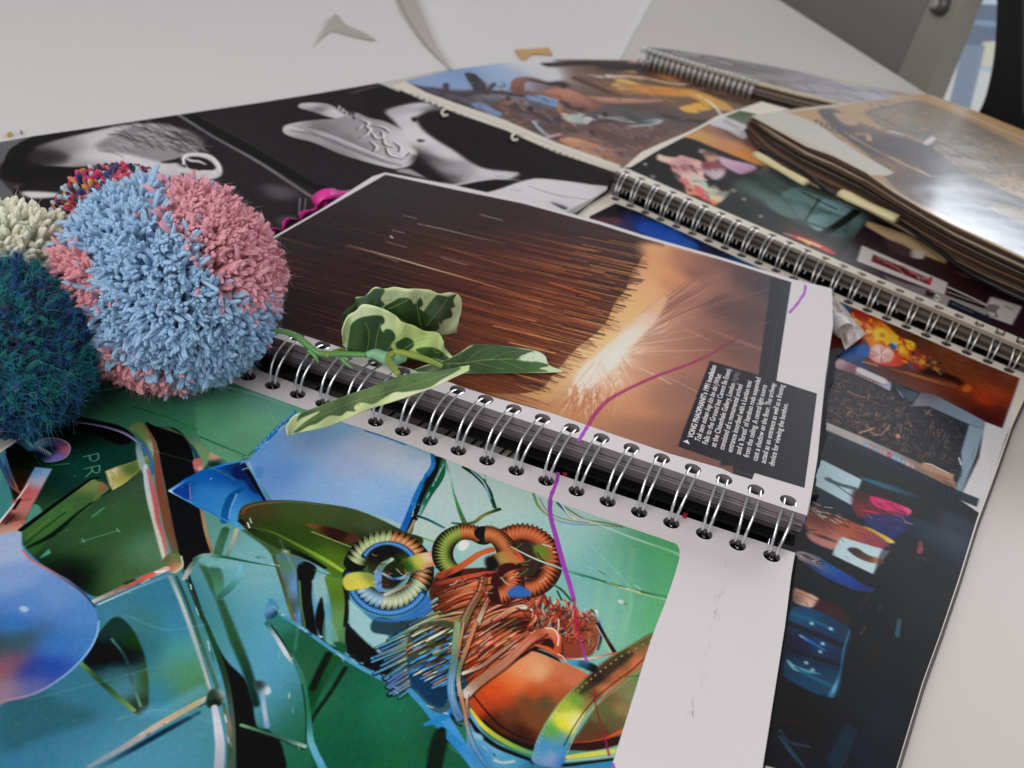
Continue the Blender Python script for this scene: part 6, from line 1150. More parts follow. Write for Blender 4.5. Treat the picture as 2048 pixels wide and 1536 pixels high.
wq("facade_band", [(1895,-10),(2200,0),(2200,20),(1890,4)], 427, emis("sky_strip",(190,206,226),1.0), 2)
wq("facade_band", [(1890,34),(2100,52),(2100,64),(1885,44)], 427, G2, 2)
wq("facade_light", [(1890,98),(1926,104),(1922,124),(1880,118)], 424, G3, 2)
wq("facade_light", [(1965,84),(2020,80),(2010,136),(1956,130)], 424, G3, 2)
wq("facade_light", [(1870,130),(1915,134),(1890,250),(1830,240)], 424, G4, 2)
wq("facade_light", [(1952,140),(2030,150),(2000,300),(1910,260)], 424, G4, 2)
wq("mullion", [(1925,90),(1962,90),(1912,300),(1876,300)], 400, emis("mullion_grey",(134,148,170),1.0), 8)
glass = bpy.data.materials.new("window_glass"); glass.use_nodes = True
gb = glass.node_tree.nodes["Principled BSDF"]; gb.inputs['Transmission Weight'].default_value = 1; gb.inputs['Roughness'].default_value = .02; gb.inputs['IOR'].default_value = 1.05
wq("glass_pane", [(1700,-400),(2600,-600),(2700,900),(1600,700)], 300, glass, 3)
# chair back, black, at the right border
chair = empty("office_chair", wall_pt([(2030,200)], 60)[0], "black chair back standing beyond the table corner, cut by the frame", "chair")
M_CH = mat("black_mesh_fabric", (.006,.006,.008), rough=.6, spec=.25, bump=(400,.4,.001))
cb = upright("backrest", cr([(1996,-90),(1994,10),(1988,110),(1972,190),(1952,238),(1958,252),(2025,262),(2045,262),(2100,200),(2180,60),(2200,-120),(2100,-160)], 4), 60, 45, M_CH, chair)
upright("back_frame", [(2044,-60),(2049,-60),(2050,230),(2045,230)], 54, 5, mat("chair_rib",(.03,.03,.034),.4), chair)

# ================================================================== white papers on the table
M_SHEET = mat("layout_paper", alb((202,198,198)), rough=.75, spec=.3, var=.015, varscale=10)
def sheet(name, px, zs, m, label, cat, group=None, thick=.25):
    P = at(px, zs); o = prism(name, P, thick, m); return tag(o, label, cat, group)
s_px = [(-700,-40),(-150,-260),(640,-330),(770,-60),(800,30),(845,90),(898,138),(700,180),(350,232),(-100,300),(-700,420)]
ps1 = sheet("paper_sheet", s_px, Z_TABLE+.6, M_SHEET, "broad white paper sheet spread flat over the left half of the table", "paper", None, .4)
# right sheet: curls up along its left edge
U_ = np.linspace(0,1,30); W_ = np.linspace(0,1,24)
Lf = cr([(826,-160),(822,-40),(833,0),(850,40),(872,90),(906,140)], 6, False); Lf = np.stack([np.interp(U_, np.linspace(0,1,len(Lf)), Lf[:,k]) for k in (0,1)],1)
Rt = np.stack([np.interp(U_,[0,1],[1430,1240]), np.interp(U_,[0,1],[-230,120])],1)
G = np.zeros((30,24,3))
for j, w in enumerate(W_):
    px = Lf*(1-w)+Rt*w; G[:,j] = at(px, Z_TABLE+1.0+11*(1-U_**2*.9)*np.exp(-w*9))
ps2 = grid_mesh("curled_paper_sheet", G, M_SHEET, thick=.3); tag(ps2, "white paper sheet with a long lifted edge behind the carnival picture", "paper")
# underside of that lifted edge, its shade put into a greyer paper
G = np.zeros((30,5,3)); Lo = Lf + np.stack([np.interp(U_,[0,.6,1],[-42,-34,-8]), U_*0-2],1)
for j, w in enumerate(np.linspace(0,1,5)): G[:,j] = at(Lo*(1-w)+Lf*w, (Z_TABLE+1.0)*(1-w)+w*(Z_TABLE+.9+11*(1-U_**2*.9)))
grid_mesh("curled_edge", G, mat("paper_underside_shade", alb((176,171,168)), .8), parent=ps2, thick=.2)
tp = at(cr([(626,94),(640,78),(655,55),(668,34),(678,37),(690,52),(722,64),(738,72),(752,82),(735,80),(700,72),(672,64),(655,68)],2), Z_TABLE+1.3)
tp[:,2] += np.interp(np.arange(len(tp)), [0,6,12,len(tp)], [0,3,1,0])
scrap = prism("sheet_tear_patch", tp, .3, mat("tear_shade_grey", alb((160,155,148)), .8, var=.08, varscale=60)); tag(scrap, "small grey patch standing in for a shaded tear in the white sheet", "paper tear")  # stand-in for a tear in the sheet, its shade put into the grey
fr = [(1030,99),(1098,95),(1106,110),(1086,108),(1062,108),(1056,116),(1046,121)]
frame = prism("tape_scrap", at(fr, Z_TABLE+2.6), .5, mat("gold_tape", alb((186,146,96)), .5, var=.2, varscale=90)); tag(frame, "crooked gold tape scrap on white paper above the carnival picture", "tape scrap")
for q, cc, lb in (([(14,266),(22,262),(24,270),(15,273)], (170,140,50), "tiny ochre paper crumb by the portrait sheet"), ([(40,258),(44,263),(45,267),(41,267)], (70,90,90), "tiny dark green crumb by the portrait sheet")):
    tag(prism("paper_crumb", at(q, Z_TABLE+1.9), .5, mat("crumb", alb(cc), .8)), lb, "crumb")

# ================================================================== punched pages, page stacks, wire rings
def punched(name, holes, hw, vlo, vhi, z, depth, outline, m, parent, ax, edge=None, r=3.3, N=24, x0=None, x1=None):
    """Strip of cells each with a round hole, joined to the rest of the page (outline). holes: (n,2) mm; ax = (u, v) unit vectors."""
    u, v = ax; H = np.asarray(holes, float); V = []; F = []; fm = []
    mids = [(H[i]+H[i+1])/2 for i in range(len(H)-1)]
    first = H[0]-(mids[0]-H[0]) if x0 is None else x0; last = H[-1]+(H[-1]-mids[-1]) if x1 is None else x1
    B = [first]+mids+[last]
    def P(p, zz): V.append((p[0],p[1],zz)); return len(V)-1
    for i, h in enumerate(H):
        c = [B[i]+v*vlo, B[i+1]+v*vlo, B[i+1]+v*vhi, B[i]+v*vhi]
        per = []
        for k in range(4):
            for s in range(N//4): per.append(c[k]+(c[(k+1)%4]-c[k])*s/(N//4))
        ang0 = math.atan2((per[0]-h)@v, (per[0]-h)@u)
        o_ = [P(p, z) for p in per]; oa = [math.atan2((p-h)@v,(p-h)@u) for p in per]
        oa = [oa[0]] + [oa[0] + ((a-oa[0]) % (2*math.pi)) for a in oa[1:]]
        i_ = [P(h + r*(u*math.cos(a)+v*math.sin(a)), z) for a in oa]; w_ = [P(h + r*.97*(u*math.cos(a)+v*math.sin(a)), z-depth) for a in oa]
        for k in range(N):
            j = (k+1)%N; F.append([o_[k],o_[j],i_[j],i_[k]]); fm.append(0); F.append([i_[k],i_[j],w_[j],w_[k]]); fm.append(1)
        # outer side along the hinge edge
        a_, b_ = (c[0], c[1]) if abs(vlo) > abs(vhi) and False else (c[2], c[3])
    lo = [b + v*vlo for b in B]; hi = [b + v*vhi for b in B]
    for E_ in (lo, hi):
        for i in range(len(E_)-1):
            q = [P(E_[i],z),P(E_[i+1],z),P(E_[i+1],z-depth),P(E_[i],z-depth)]; F.append(q); fm.append(1)
    for e in (0, -1):
        q = [P(lo[e],z),P(hi[e],z),P(hi[e],z-depth),P(lo[e],z-depth)]; F.append(q); fm.append(1)
    ol = [P(p, z) for p in outline]; F.append(ol); fm.append(0)
    ob = [P(p, z-depth) for p in outline]
    for i in range(len(ol)): j = (i+1)%len(ol); F.append([ol[i],ol[j],ob[j],ob[i]]); fm.append(1)
    o = mesh(name, V, F, None, parent, mats=[m, edge or m], fmat=fm)
    return o

def ring(parent, lo, hi, zl, zh, u, v, rad, m, wire=.62, gap=1.7):
    """Twin wire loop through a lower hole lo and an upper hole hi (mm, 2D)."""
    d = float((hi-lo)@v); h = zh-zl; chord = math.hypot(d, h); rad = max(rad, chord/2+.3); zmin = zl-6.2
    mx, mz = d/2, (zl+zh)/2; off = math.sqrt(rad**2-(chord/2)**2); px, pz = h/chord, -d/chord
    cx, cz = mx+px*off, mz+pz*off
    a0 = math.atan2(zl-cz, 0-cx)
    A = a0 - np.linspace(-.12, 2*math.pi-.12, 44)
    jr = random.Random(int(lo[0]*97)+int(zh*31)); sh = float((hi-lo)@u) + jr.uniform(-.7,.7); gap *= jr.uniform(.88,1.14); pts = []
    for s in (-1, 1):
        t = np.clip((cx+rad*np.cos(A))/max(d,1), -.4, 1.6)
        taper = np.interp(np.arange(44), [0,3,8,43], [.5,.7,1.1,1.1])
        Q = lo[None,:] + np.outer(cx+rad*np.cos(A), v) + np.outer(s*gap*taper + sh*t + np.interp(np.arange(44),[0,20,43],[0,.3,0]), u)
        pts.append(np.stack([Q[:,0],Q[:,1],cz+rad*np.sin(A)],1))
    path = np.vstack([pts[0][::-1], pts[1]]); path[:,2] = np.maximum(path[:,2], zmin)
    V, F = tube_arrays(path[None], np.full((1,len(path)), wire), 8)
    o = bpy.data.objects.new("wire_ring", None)
    me_o = mesh("wire_ring", V, F, m, parent, smooth=True)
    bpy.data.objects.remove(o)
    return me_o

def stack_sheets(name, parent, quadf, z0, z1, n, mats, seed, edges=None):
    """Many thin sheets as one stack; quadf(t, k) gives the outline of sheet k."""
    rr = random.Random(seed); V = []; F = []; fm = []
    dz = (z1-z0)/n
    for k in range(n):
        P = quadf(k/(n-1), rr); th = dz*rr.uniform(.55,.95); zt = z0+(k+1)*dz; b = len(V); m_ = len(P)
        mi = rr.choices(range(len(mats)), edges)[0] if edges else rr.randrange(len(mats))
        for p in P: V.append((p[0],p[1],zt + (p[2] if len(p) > 2 else 0)))
        for p in P: V.append((p[0],p[1],zt-th + (p[2] if len(p) > 2 else 0)))
        F.append(list(range(b,b+m_))); F.append(list(range(b+2*m_-1,b+m_-1,-1))); fm += [mi,mi]
        for i in range(m_): j = (i+1)%m_; F.append([b+i,b+m_+i,b+m_+j,b+j]); fm.append(mi)
    return mesh(name, V, F, None, parent, mats=mats, fmat=fm)

# ------------------------------------------------------------------ near sketchbook
X1 = np.array([1.0,0]); Y1 = np.array([0,1.0])
nb = empty("spiral_sketchbook", (-130,5,-3.5), "open spiral sketchbook in front, shoe picture below the rings and bamboo picture above", "sketchbook", "open spiral sketchbooks")
IDX = list(range(-21, 1))
lowH = np.array([(1.66+13.265*i+.0307*i*i, .66+.27*i+.0162*i*i-.1) for i in IDX])
upH = np.array([(1.53+12.66*i, 15.81-.1235*i) for i in IDX]); upH[:,1] = np.minimum(upH[:,1], 17.4)
ZU = 16.3
lo_out = [(-275,-8),(-275,-206),(11.5,-206),(11.2,-98),(10.8,-35),(10.2,-8)]
lf = np.array([-275, lowH[0][1]]); lr = np.array([10.0, .7])
V_lo = [np.array(p, float) for p in lo_out]
# bottom edge of the strip follows the holes, so the page starts exactly there
mids = [(lowH[i]+lowH[i+1])/2 for i in range(len(lowH)-1)]
strip_lo = [lf+Y1*-7]+[m_+Y1*-7 for m_ in mids]+[lr+Y1*-7]
V_lo = [np.array((-275,-206.)), np.array((11.5,-206.)), np.array((11.2,-98.)), np.array((10.8,-35.))] + strip_lo[::-1]
lp = punched("lower_page", lowH, 0, -7, 6.5, 0, 2.4, V_lo, M_PAGE, nb, (X1,Y1), edge=SHEETS[4], x0=lf, x1=lr)
prism("back_cover", [(-276,-207,-2.5),(12.6,-207,-2.5),(12.4,-98,-2.5),(11.6,9,-2.5),(-276,9,-2.5)], 1.3, M_BLACK, nb)
prism("front_cover", [(-275,7.6,3.6),(8.6,7.6,3.6),(8,60,3.6),(6,218,3.6),(-40,221,3.6),(-150,225,3.6),(-268,208,3.6)], 1.3, M_BLACK, nb)
SHOE = shoes_art()
so = at([p for p in cr(SHOE_OUT[3:-1], 3, False)], .14)
so = np.vstack([[(-273.5,-204,.14)], [(-273.5, so[0][1]-6,.14)], so, [(so[-1][0]-9,-204,.14)]]); so[:,0] = np.maximum(so[:,0], -273.5); so[:,1] = np.maximum(so[:,1], -204)
prism("shoe_print", so, .13, SHOE.material(.45,.15,floor=.014), lp, side=M_PAGE, uvf=SHOE.uvf)
# upper half
tr = at([(1664,577),(1666,650),(1650,760),(1635,917),(1615,1036)], ZU)[:,:2]; tl = at([(530,483),(640,420),(745,353),(770,345)], ZU)[:,:2]; tp_ = at([(910,371),(1047,401),(1200,443),(1285,470),(1440,514),(1581,557)], ZU)[:,:2]
uf = np.array([-275, upH[0][1]]); ur = np.array([9.3, 15.8])
umids = [(upH[i]+upH[i+1])/2 for i in range(len(upH)-1)]
s_hi = [uf+Y1*8]+[m_+Y1*8 for m_ in umids]+[ur+Y1*8]
UP_OUT = s_hi + list(tr[::-1]) + list(tp_[::-1]) + list(tl[::-1])
up = punched("upper_page", upH, 0, -5.6, 8, ZU, 3.2, UP_OUT, M_PAGE, nb, (X1,Y1), edge=SHEETS[4], x0=uf, x1=ur)
BAM = bamboo_art()
bo = np.array(BAM_OUT[:22], float); bt = np.array(BAM_OUT[22:], float)
def torn(P, amp, n=7):
    out = []
    for a, b in zip(P[:-1], P[1:]):
        for s in range(n): q = a+(b-a)*s/n; out.append(q + np.array([random.uniform(-amp,amp), random.uniform(-amp,amp)]))
    return np.array(out)
bo = at(np.vstack([bo, torn(bt, 1.6)]), ZU+.14); bo[:,1] = np.maximum(bo[:,1], 20.0); bo[:,0] = np.maximum(bo[:,0], -273)
bp = prism("bamboo_print", bo, .13, BAM.material(.45,.15,floor=.012), up, side=M_PAGE, uvf=BAM.uvf)
def q_up(t, rr):
    y0 = 10.6 + 1.6*abs(t-.55)*2*.6 + rr.uniform(-.5,.5); xr_ = 8.6+rr.uniform(-2.6,1.2)
    return [(-274,y0+.6),(xr_,y0),(xr_-.3,60),(xr_-1,150),(2,221),(-40,222),(-150,226),(-266,210)]
stack_sheets("page_stack", nb, q_up, 4.6, ZU-3.25, 26, SHEETS, 3, [2,4,4,2,2.4])
V, F = [], []
for k in range(len(lowH)):
    ring(nb, lowH[k], upH[k], -.2, ZU-.6, X1, Y1, 13.8, M_WIRE, wire=.64, gap=1.75)

# felt pen marks on the bare paper
def ribbon(name, px, w, z, m, parent, n=6):
    C_ = cr(px, n, False); P = at(C_, z); T = np.gradient(P, axis=0); T /= np.linalg.norm(T,axis=1,keepdims=True)+1e-9
    Nn = np.stack([-T[:,1],T[:,0],T[:,2]*0],1); ww = w*(1+.12*np.sin(np.arange(len(P))*.9))/2
    G = np.stack([P-Nn*ww[:,None], P+Nn*ww[:,None]],1); return grid_mesh(name, G, m, parent, smooth=False)
M_PEN = mat("violet_felt_pen", alb((162,66,184)), rough=.6); M_RED = mat("red_felt_pen", alb((180,30,50)), rough=.6)
ribbon("pen_line", [(1611,570),(1609,585),(1600,600),(1590,613),(1578,626)], 1.5, ZU+.05, M_PEN, up)
ribbon("pen_line", [(1176,851),(1168,864),(1162,874),(1157,882)], 1.5, ZU+.05, M_PEN, up)
ribbon("pen_line", [(1116,944),(1115,956),(1110,972),(1102,992),(1100,1006)], 1.5, .05, M_PEN, lp)
ribbon("pen_line", [(1228,1540),(1225,1533),(1222,1526)], 1.6, .05, M_PEN, lp)
ribbon("pen_mark", [(1371,1026),(1370,1031),(1369,1037)], 1.6, .05, M_RED, lp)
ribbon("pen_mark", [(1129,945),(1130,951)], 1.6, .05, M_RED, lp)
M_PENCIL = mat("pencil_grey", alb((192,186,189)), rough=.7)
rp = random.Random(2)
for k in range(22):
    t = rp.random(); x = 1455-75*t+rp.uniform(-6,6); y = 1115+320*t
    ribbon("pencil_trace", [(x,y),(x+rp.uniform(-5,5),y+rp.uniform(4,9)),(x+rp.uniform(-7,3),y+rp.uniform(10,18))], rp.uniform(.15,.4), .04, M_PENCIL, lp, 3)

# caption lettering: white type on the black label
fnt = bpy.data.fonts.get("Bfont") or None
def text_line(s, a, b, size, m, parent, name, z, bold=0, shear=0, off=0):
    A, B = at([a, b], z); cu = bpy.data.curves.new(name, 'FONT'); cu.body = s; cu.size = size*MM; cu.offset = off*MM; cu.shear = shear; cu.extrude = .00002
    cu.resolution_u = 3
    o = bpy.data.objects.new(name, cu); COL.objects.link(o); bpy.context.view_layer.update()
    wd = o.dimensions.x/MM; me = bpy.data.meshes.new_from_object(o.evaluated_get(bpy.context.evaluated_depsgraph_get())); bpy.data.objects.remove(o); bpy.data.curves.remove(cu)
    n = len(me.vertices); co = np.empty(n*3, np.float32); me.vertices.foreach_get('co', co); co = co.reshape(-1,3)/MM
    x0_ = co[:,0].min(); L = np.linalg.norm(B[:2]-A[:2]); k = L/(co[:,0].max()-x0_)
    d = (B-A)[:2]/L; pn = np.array([-d[1], d[0]])
    X = (co[:,0]-x0_)*k; Yv = co[:,1]
    W = np.stack([A[0]+d[0]*X+pn[0]*Yv, A[1]+d[1]*X+pn[1]*Yv, z+co[:,2]-co[:,2].min()],1)
    F = [list(p.vertices) for p in me.polygons]; bpy.data.meshes.remove(me)
    return W, F
def text_block(name, lines, m, parent):
    VV, FF = [], []
    for l in lines:
        W, F = text_line(*l); b = sum(len(v) for v in VV); VV.append(W); FF += [[i+b for i in f] for f in F]
    return mesh(name, np.vstack(VV), FF, m, parent)
def z6(x, y): return (1000+x/2.9257, 650+y/2.9257)
ZT = ZU+.17
M_TYPE = mat("white_type", alb((214,208,210)), rough=.6); M_TYPE2 = mat("grey_type", alb((120,112,116)), rough=.6)
SZ = 3.35
rows = [("VONG PHAOPHANIT's 1991 installation",(1128,664),(1266,240),.045),("Tok tem edean kep kin bo dai (What",(1170,682),(1296,290),.0),("Falls to the Ground but Cannot Be Eaten)",(1214,700),(1352,262),0),
        ("at the Chisenhale Gallery, London",(1262,716),(1376,345),0),("consisted of a monumental arched",(1310,732),(1420,352),0),("entrance inscribed with a Laotian text",(1358,747),(1474,330),0),
        ("and a 'forest' of bamboo rods suspended",(1407,760),(1526,312),0),("from the ceiling. A central light source",(1455,778),(1562,355),0),("cast a shadow on the floor. The archway",(1505,797),(1614,344),0),
        ("acted as an entrance as well as a framing",(1553,812),(1664,354),0),("device for viewing the bamboo.",(1603,828),(1686,462),0)]
lines = [(s, z6(*a), z6(*b), SZ, None, None, "t", ZT, 0, .35 if i == 1 else 0, .03+o_) for i, (s,a,b,o_) in enumerate(rows)]
text_block("caption_text", lines, M_TYPE, bp)
text_block("caption_text", [("(right),", z6(1379,338), z6(1402,278), SZ, None, None, "t", ZT, 0, .35, .02)], M_TYPE2, bp)
tri = at([z6(1070,680), z6(1098,672), z6(1110,700), z6(1092,690)], ZT)
prism("caption_arrow", tri, .02, M_TYPE, bp)

# ------------------------------------------------------------------ farther sketchbook
nb2 = empty("spiral_sketchbook", (-20,290,-11.9), "farther spiral sketchbook with a dark collage above its rings and chair heap picture below", "sketchbook", "open spiral sketchbooks")
I2 = np.arange(0,25); ZL2, ZU2 = -7.0, 7.5
lowB = np.stack([-146.94+11.914*I2-.01422*I2**2, 330.16-4.783*I2+.02566*I2**2],1)
upB = np.stack([-146.42+12.333*I2-.03224*I2**2, 346.72-4.926*I2+.01438*I2**2],1)
U2 = lowB[22]-lowB[0]; U2 /= np.linalg.norm(U2); V2 = np.array([-U2[1],U2[0]])
lb0 = lowB[0]-U2*7.5; lb1 = lowB[-1]+U2*7
BL = backlow_art()
Mlow = BL.material(.45,.10,floor=.02)
edge_lo = [np.array(p[:2]) for p in at([(2052,792),(2025,850),(1994,939),(1955,1045),(1918,1163),(1884,1262),(1847,1364),(1795,1536),(1770,1620)], ZL2)]
m2 = [(lowB[i]+lowB[i+1])/2 for i in range(len(lowB)-1)]
st2 = [lb0-V2*4.2]+[m_-V2*4.2 for m_ in m2]+[lb1-V2*4.2]
leftlow = [np.array(p[:2]) for p in at([(1147,427),(1140,431)], ZL2)]
out2 = st2 + [edge_lo[0]] + edge_lo[1:] + [np.array((-90,-120.)), np.array((-130,60.)), leftlow[0]]
lp2 = punched("lower_page", lowB, 0, -4.2, 4.6, ZL2, 3.2, out2, M_CREAM, nb2, (U2,V2), edge=mat("dark_page_edge", alb((84,74,78)), .7, var=.3, varscale=200), r=2.9, x0=lb0, x1=lb1)
pr = at([(1180,432),(1236,404),(1300,434),(1530,541),(1600,571),(1690,608),(1960,724),(2042,757),(2025,812),(2020,858),(1953,1040),(1916,1161),(1882,1262),(1845,1364),(1793,1536),(1768,1600)], ZL2+.14)
pr = np.vstack([pr, [(-70,-100,ZL2+.14),(-120,60,ZL2+.14),(-150,270,ZL2+.14)]])
clip_in = at([(1150,428),(1229,383)], ZL2+.14)
prism("installation_print", np.vstack([clip_in[0]+[1,-1,0], clip_in[1]+[.5,-1,0], at([(1300,428),(1530,537),(1690,603),(1960,719),(2044,755),(2050,792),(2025,850)], ZL2+.14)[:0], pr[2:]]) if False else pr, .13, Mlow, lp2, side=M_CREAM, uvf=BL.uvf)
capt = [("Doris Salcedo", (1640+1075/3.4902, 560+1540/3.4902), (1640+1125/3.4902, 560+1445/3.4902), 3.6, None, None, "t", ZL2+.05, 0, .2, .06), ("Installation for the Istanbul Biennial  2003", (1640+1105/3.4902, 560+1545/3.4902), (1640+1200/3.4902, 560+1268/3.4902), 3.0, None, None, "t", ZL2+.05, 0, .2, 0)]
text_block("caption_text", capt, mat("black_type", (.03,.03,.04), .6), lp2)
BT = backtop_art(); Mtop = BT.material(.42,.18,floor=.012)
ub0 = upB[0]-U2*6; ub1 = upB[-1]+U2*7
um2 = [(upB[i]+upB[i+1])/2 for i in range(len(upB)-1)]
st3 = [ub0+V2*4.6]+[m_+V2*4.6 for m_ in um2]+[ub1+V2*4.6]
lt = [np.array(p[:2]) for p in at([(1523,203),(1480,218),(1432,233),(1400,252),(1366,268),(1320,287),(1283,304),(1262,322)], ZU2)]
out3 = st3 + [st3[-1]+V2*190, np.array([lt[0][0]+150, lt[0][1]-20])] + lt
up2 = punched("upper_page", upB, 0, -4.2, 4.6, ZU2, 2.4, out3, M_CREAM, nb2, (U2,V2), edge=SHEETS2[0], r=2.7, x0=ub0, x1=ub1)
st4 = [p+V2*.6 for p in st3]
lt4 = [np.array(p[:2]) for p in at([(1480,221),(1432,240),(1366,275),(1312,303),(1262,334)], ZU2+.14)]
pp = [(*p,ZU2+.14) for p in st4+[st3[-1]+V2*188, np.array([lt[0][0]+140,lt[0][1]-30])]+lt4]
prism("collage_print", pp, .13, Mtop, up2, side=M_CREAM, uvf=BT.uvf)
def q_b2(t, rr):
    s = -4.6+rr.uniform(-.4,.5)+1.4*abs(t-.5); e = rr.uniform(-1,1)
    return [ub0+V2*s+U2*e, ub1+V2*s, ub1+V2*190, lt[0]+np.array([60,-40.]), lt[4]+np.array([8+e,-4.])]
stack_sheets("page_stack", nb2, q_b2, -3.6, ZU2-2.45, 14, SHEETS2, 8, [2,3,3,1.2])
prism("back_cover", [(*p,-10.9) for p in (ub0-V2*17, lowB[21]-V2*2, lowB[22]+V2*9, ub1+V2*185, lt[0]+np.array([60,-40.]), lt[4]+np.array([8,-4.]))], .9, M_BLACK, nb2)
brd = [q + np.array([1.5,-.5]) for q in edge_lo]
prism("lower_cover", [(*p,ZL2-3.4) for p in [brd[0]+np.array([2.5,12.])]+brd+[np.array((-86,-119.)), np.array((-120,60.))]], .9, mat("plum_board", alb((92,82,88)), .7, var=.25, varscale=90), nb2)
pad = prism("page_stack", [(*p,ZL2-4.4) for p in (leftlow[0]+np.array([2,-3.]), edge_lo[0]+np.array([0,6.]), *[q-np.array([1.2,0]) for q in edge_lo], np.array((-88,-118.)), np.array((-128,60.)))], .5, SHEETS2[3], nb2)
for k in range(len(lowB)):
    ring(nb2, lowB[k], upB[k], ZL2-.2, ZU2-.6, U2, V2, 12.0, M_WIRE2, wire=.55, gap=1.6)

# ================================================================== portrait spread and carnival sheet
BW = portrait_art()
bwP = at(BW_OUT, -3.0); bwo = prism("portrait_poster", bwP, .35, BW.material(.55,.12,floor=.014), side=M_CREAM, uvf=BW.uvf); tag(bwo, "black and white poster sheet of two lit heads, left of the far rings", "poster")
padp = at([(-140,316),(0,290),(360,236),(750,174),(851,210),(1226,356),(1147,430),(700,640),(-280,620)], -3.6)
pd = prism("poster_pad", padp, 8.3, SHEETS2[3]); pd.parent = bwo; pd.location = pd.location - bwo.location
AF = carnival_art()
afo = prism("carnival_sheet", at(AF_OUT, -2.4), .3, AF.material(.5,.25,floor=.006), side=M_CREAM, uvf=AF.uvf); tag(afo, "punched page with a carnival crowd picture, right of the portraits", "page")
pa = at([(800,178),(901,148),(1092,124),(1255,128),(1400,148),(1540,195),(1540,325),(1240,350),(1000,260)], -3.65)
pd2 = prism("page_pad", pa, 8.2, SHEETS2[2]); pd2.parent = afo; pd2.location = pd2.location - afo.location
for p in ((890,227),(1030,276)):
    cpt = [(p[0]+14,p[1]-6),(p[0]+4,p[1]-10),(p[0]-6,p[1]-4),(p[0]-3,p[1]+4),(p[0]+5,p[1]+3)]
    P = at(cr(cpt,4,False), -1.2); t = tube("torn_tab", P, 1.0, M_CREAM, afo)

# ================================================================== scrapbook with ochre poster
sb = empty("scrapbook", (110,470,7.8), "thick brown paper scrapbook with an ochre poster on top, lying over the far sketchbook", "scrapbook")
OC = ochre_art()
topF = [(1504,232),(1560,262),(1614,292),(1668,312),(1734,346),(1788,384),(1850,420),(1904,448),(1975,480),(2048,514),(2130,556)]
botF = [(1488,262),(1520,312),(1570,345),(1614,374),(1700,412),(1800,462),(1850,492),(1900,524),(1970,560),(2048,592),(2130,640)]
backF = [(2330,640),(2500,420),(2250,330),(2048,262),(1950,222),(1858,189),(1790,194),(1700,206),(1600,216)]
def ring_pts(t, jit=0, rr=random):
    f = [(a[0]+(b[0]-a[0])*t, a[1]+(b[1]-a[1])*t) for a, b in zip(topF, botF)]
    tf = ftop(topF); zt = tf[:,2]; z = zt*(1-t)+7.9*t
    P = at(f, z); Bk = ftop(backF); Bk[:,2] = Bk[:,2]*(1-t)+7.9*t; Bk[:,:2] -= np.array([3,6])*t
    Q = np.vstack([P, Bk]); return Q
TP = ring_pts(0); TP[:,2] += .25
op = prism("ochre_poster", TP, .25, OC.material(.21,.6,wav=.0008,coat=.45), sb, side=M_CREAM, uvf=OC.uvf)
rr = random.Random(31); V = []; F = []; fm = []; NL = 34
for k in range(NL):
    t0 = k/NL+.001; t1 = t0 + rr.uniform(.55,.97)/NL; A_ = ring_pts(t0); B_ = ring_pts(t1)
    j = np.zeros_like(A_); nf = len(topF); sh = np.array([rr.uniform(-1.5,2.5), rr.uniform(-1.5,3.5), 0])
    ph = rr.uniform(0,6); j[:nf] = sh + np.stack([np.zeros(nf), np.sin(np.arange(nf)*.8+ph)*1.2, np.zeros(nf)],1)
    A_ = A_+j; B_[:,:2] = A_[:,:2]; b = len(V); n = len(A_); V += A_.tolist()+B_.tolist()
    mi = rr.choices(range(5),[3,4,3,1.3,1.4])[0] if k > 2 else (3,1,3)[k]
    F.append(list(range(b,b+n))); F.append(list(range(b+2*n-1,b+n-1,-1))); fm += [mi,mi]
    for i in range(n): q = (i+1)%n; F.append([b+i,b+n+i,b+n+q,b+q]); fm.append(mi)
mesh("page_stack", V, F, None, sb, mats=BROWN, fmat=fm)
M_TAPE = mat("masking_tape", alb((206,196,152)), rough=.6, var=.08, varscale=120, bump=(300,.3,.0006))
def fold(name, a, b, w, z, m, parent):
    n = 12; T_ = np.linspace(0,1,n); C_ = np.outer(1-T_,a)+np.outer(T_,b); C_[:,1] += np.sin(T_*3)*1.0; P = at(C_, z+0*T_)
    R = w*(1+.08*np.sin(T_*9)); V, F = tube_arrays(P[None], R[None], 12); V = V.reshape(n,12,3); c = P[:,None,:]; V = c+(V-c)*np.array([1,1,.6]); 
    Fl = F.tolist()+[list(range(11,-1,-1)), list(range((n-1)*12,n*12))]
    return mesh(name, V.reshape(-1,3), Fl, m, parent, smooth=True)
fold("tape_wrap", (1511,308), (1612,366), 3.6, [18]*12 if False else 18, M_TAPE, sb)
fold("tape_wrap", (1682,386), (1794,438), 4.6, 22, M_TAPE, sb)
cordp = [(1520,298),(1570,322),(1620,352),(1650,378),(1690,392),(1740,412),(1800,446),(1860,488),(1930,540),(2000,576),(2080,612)]
tube("elastic_cord", at(cr(cordp,5,False), np.linspace(20,15,51)), 1.5, mat("black_cord",(.008,.008,.01),.35), sb)

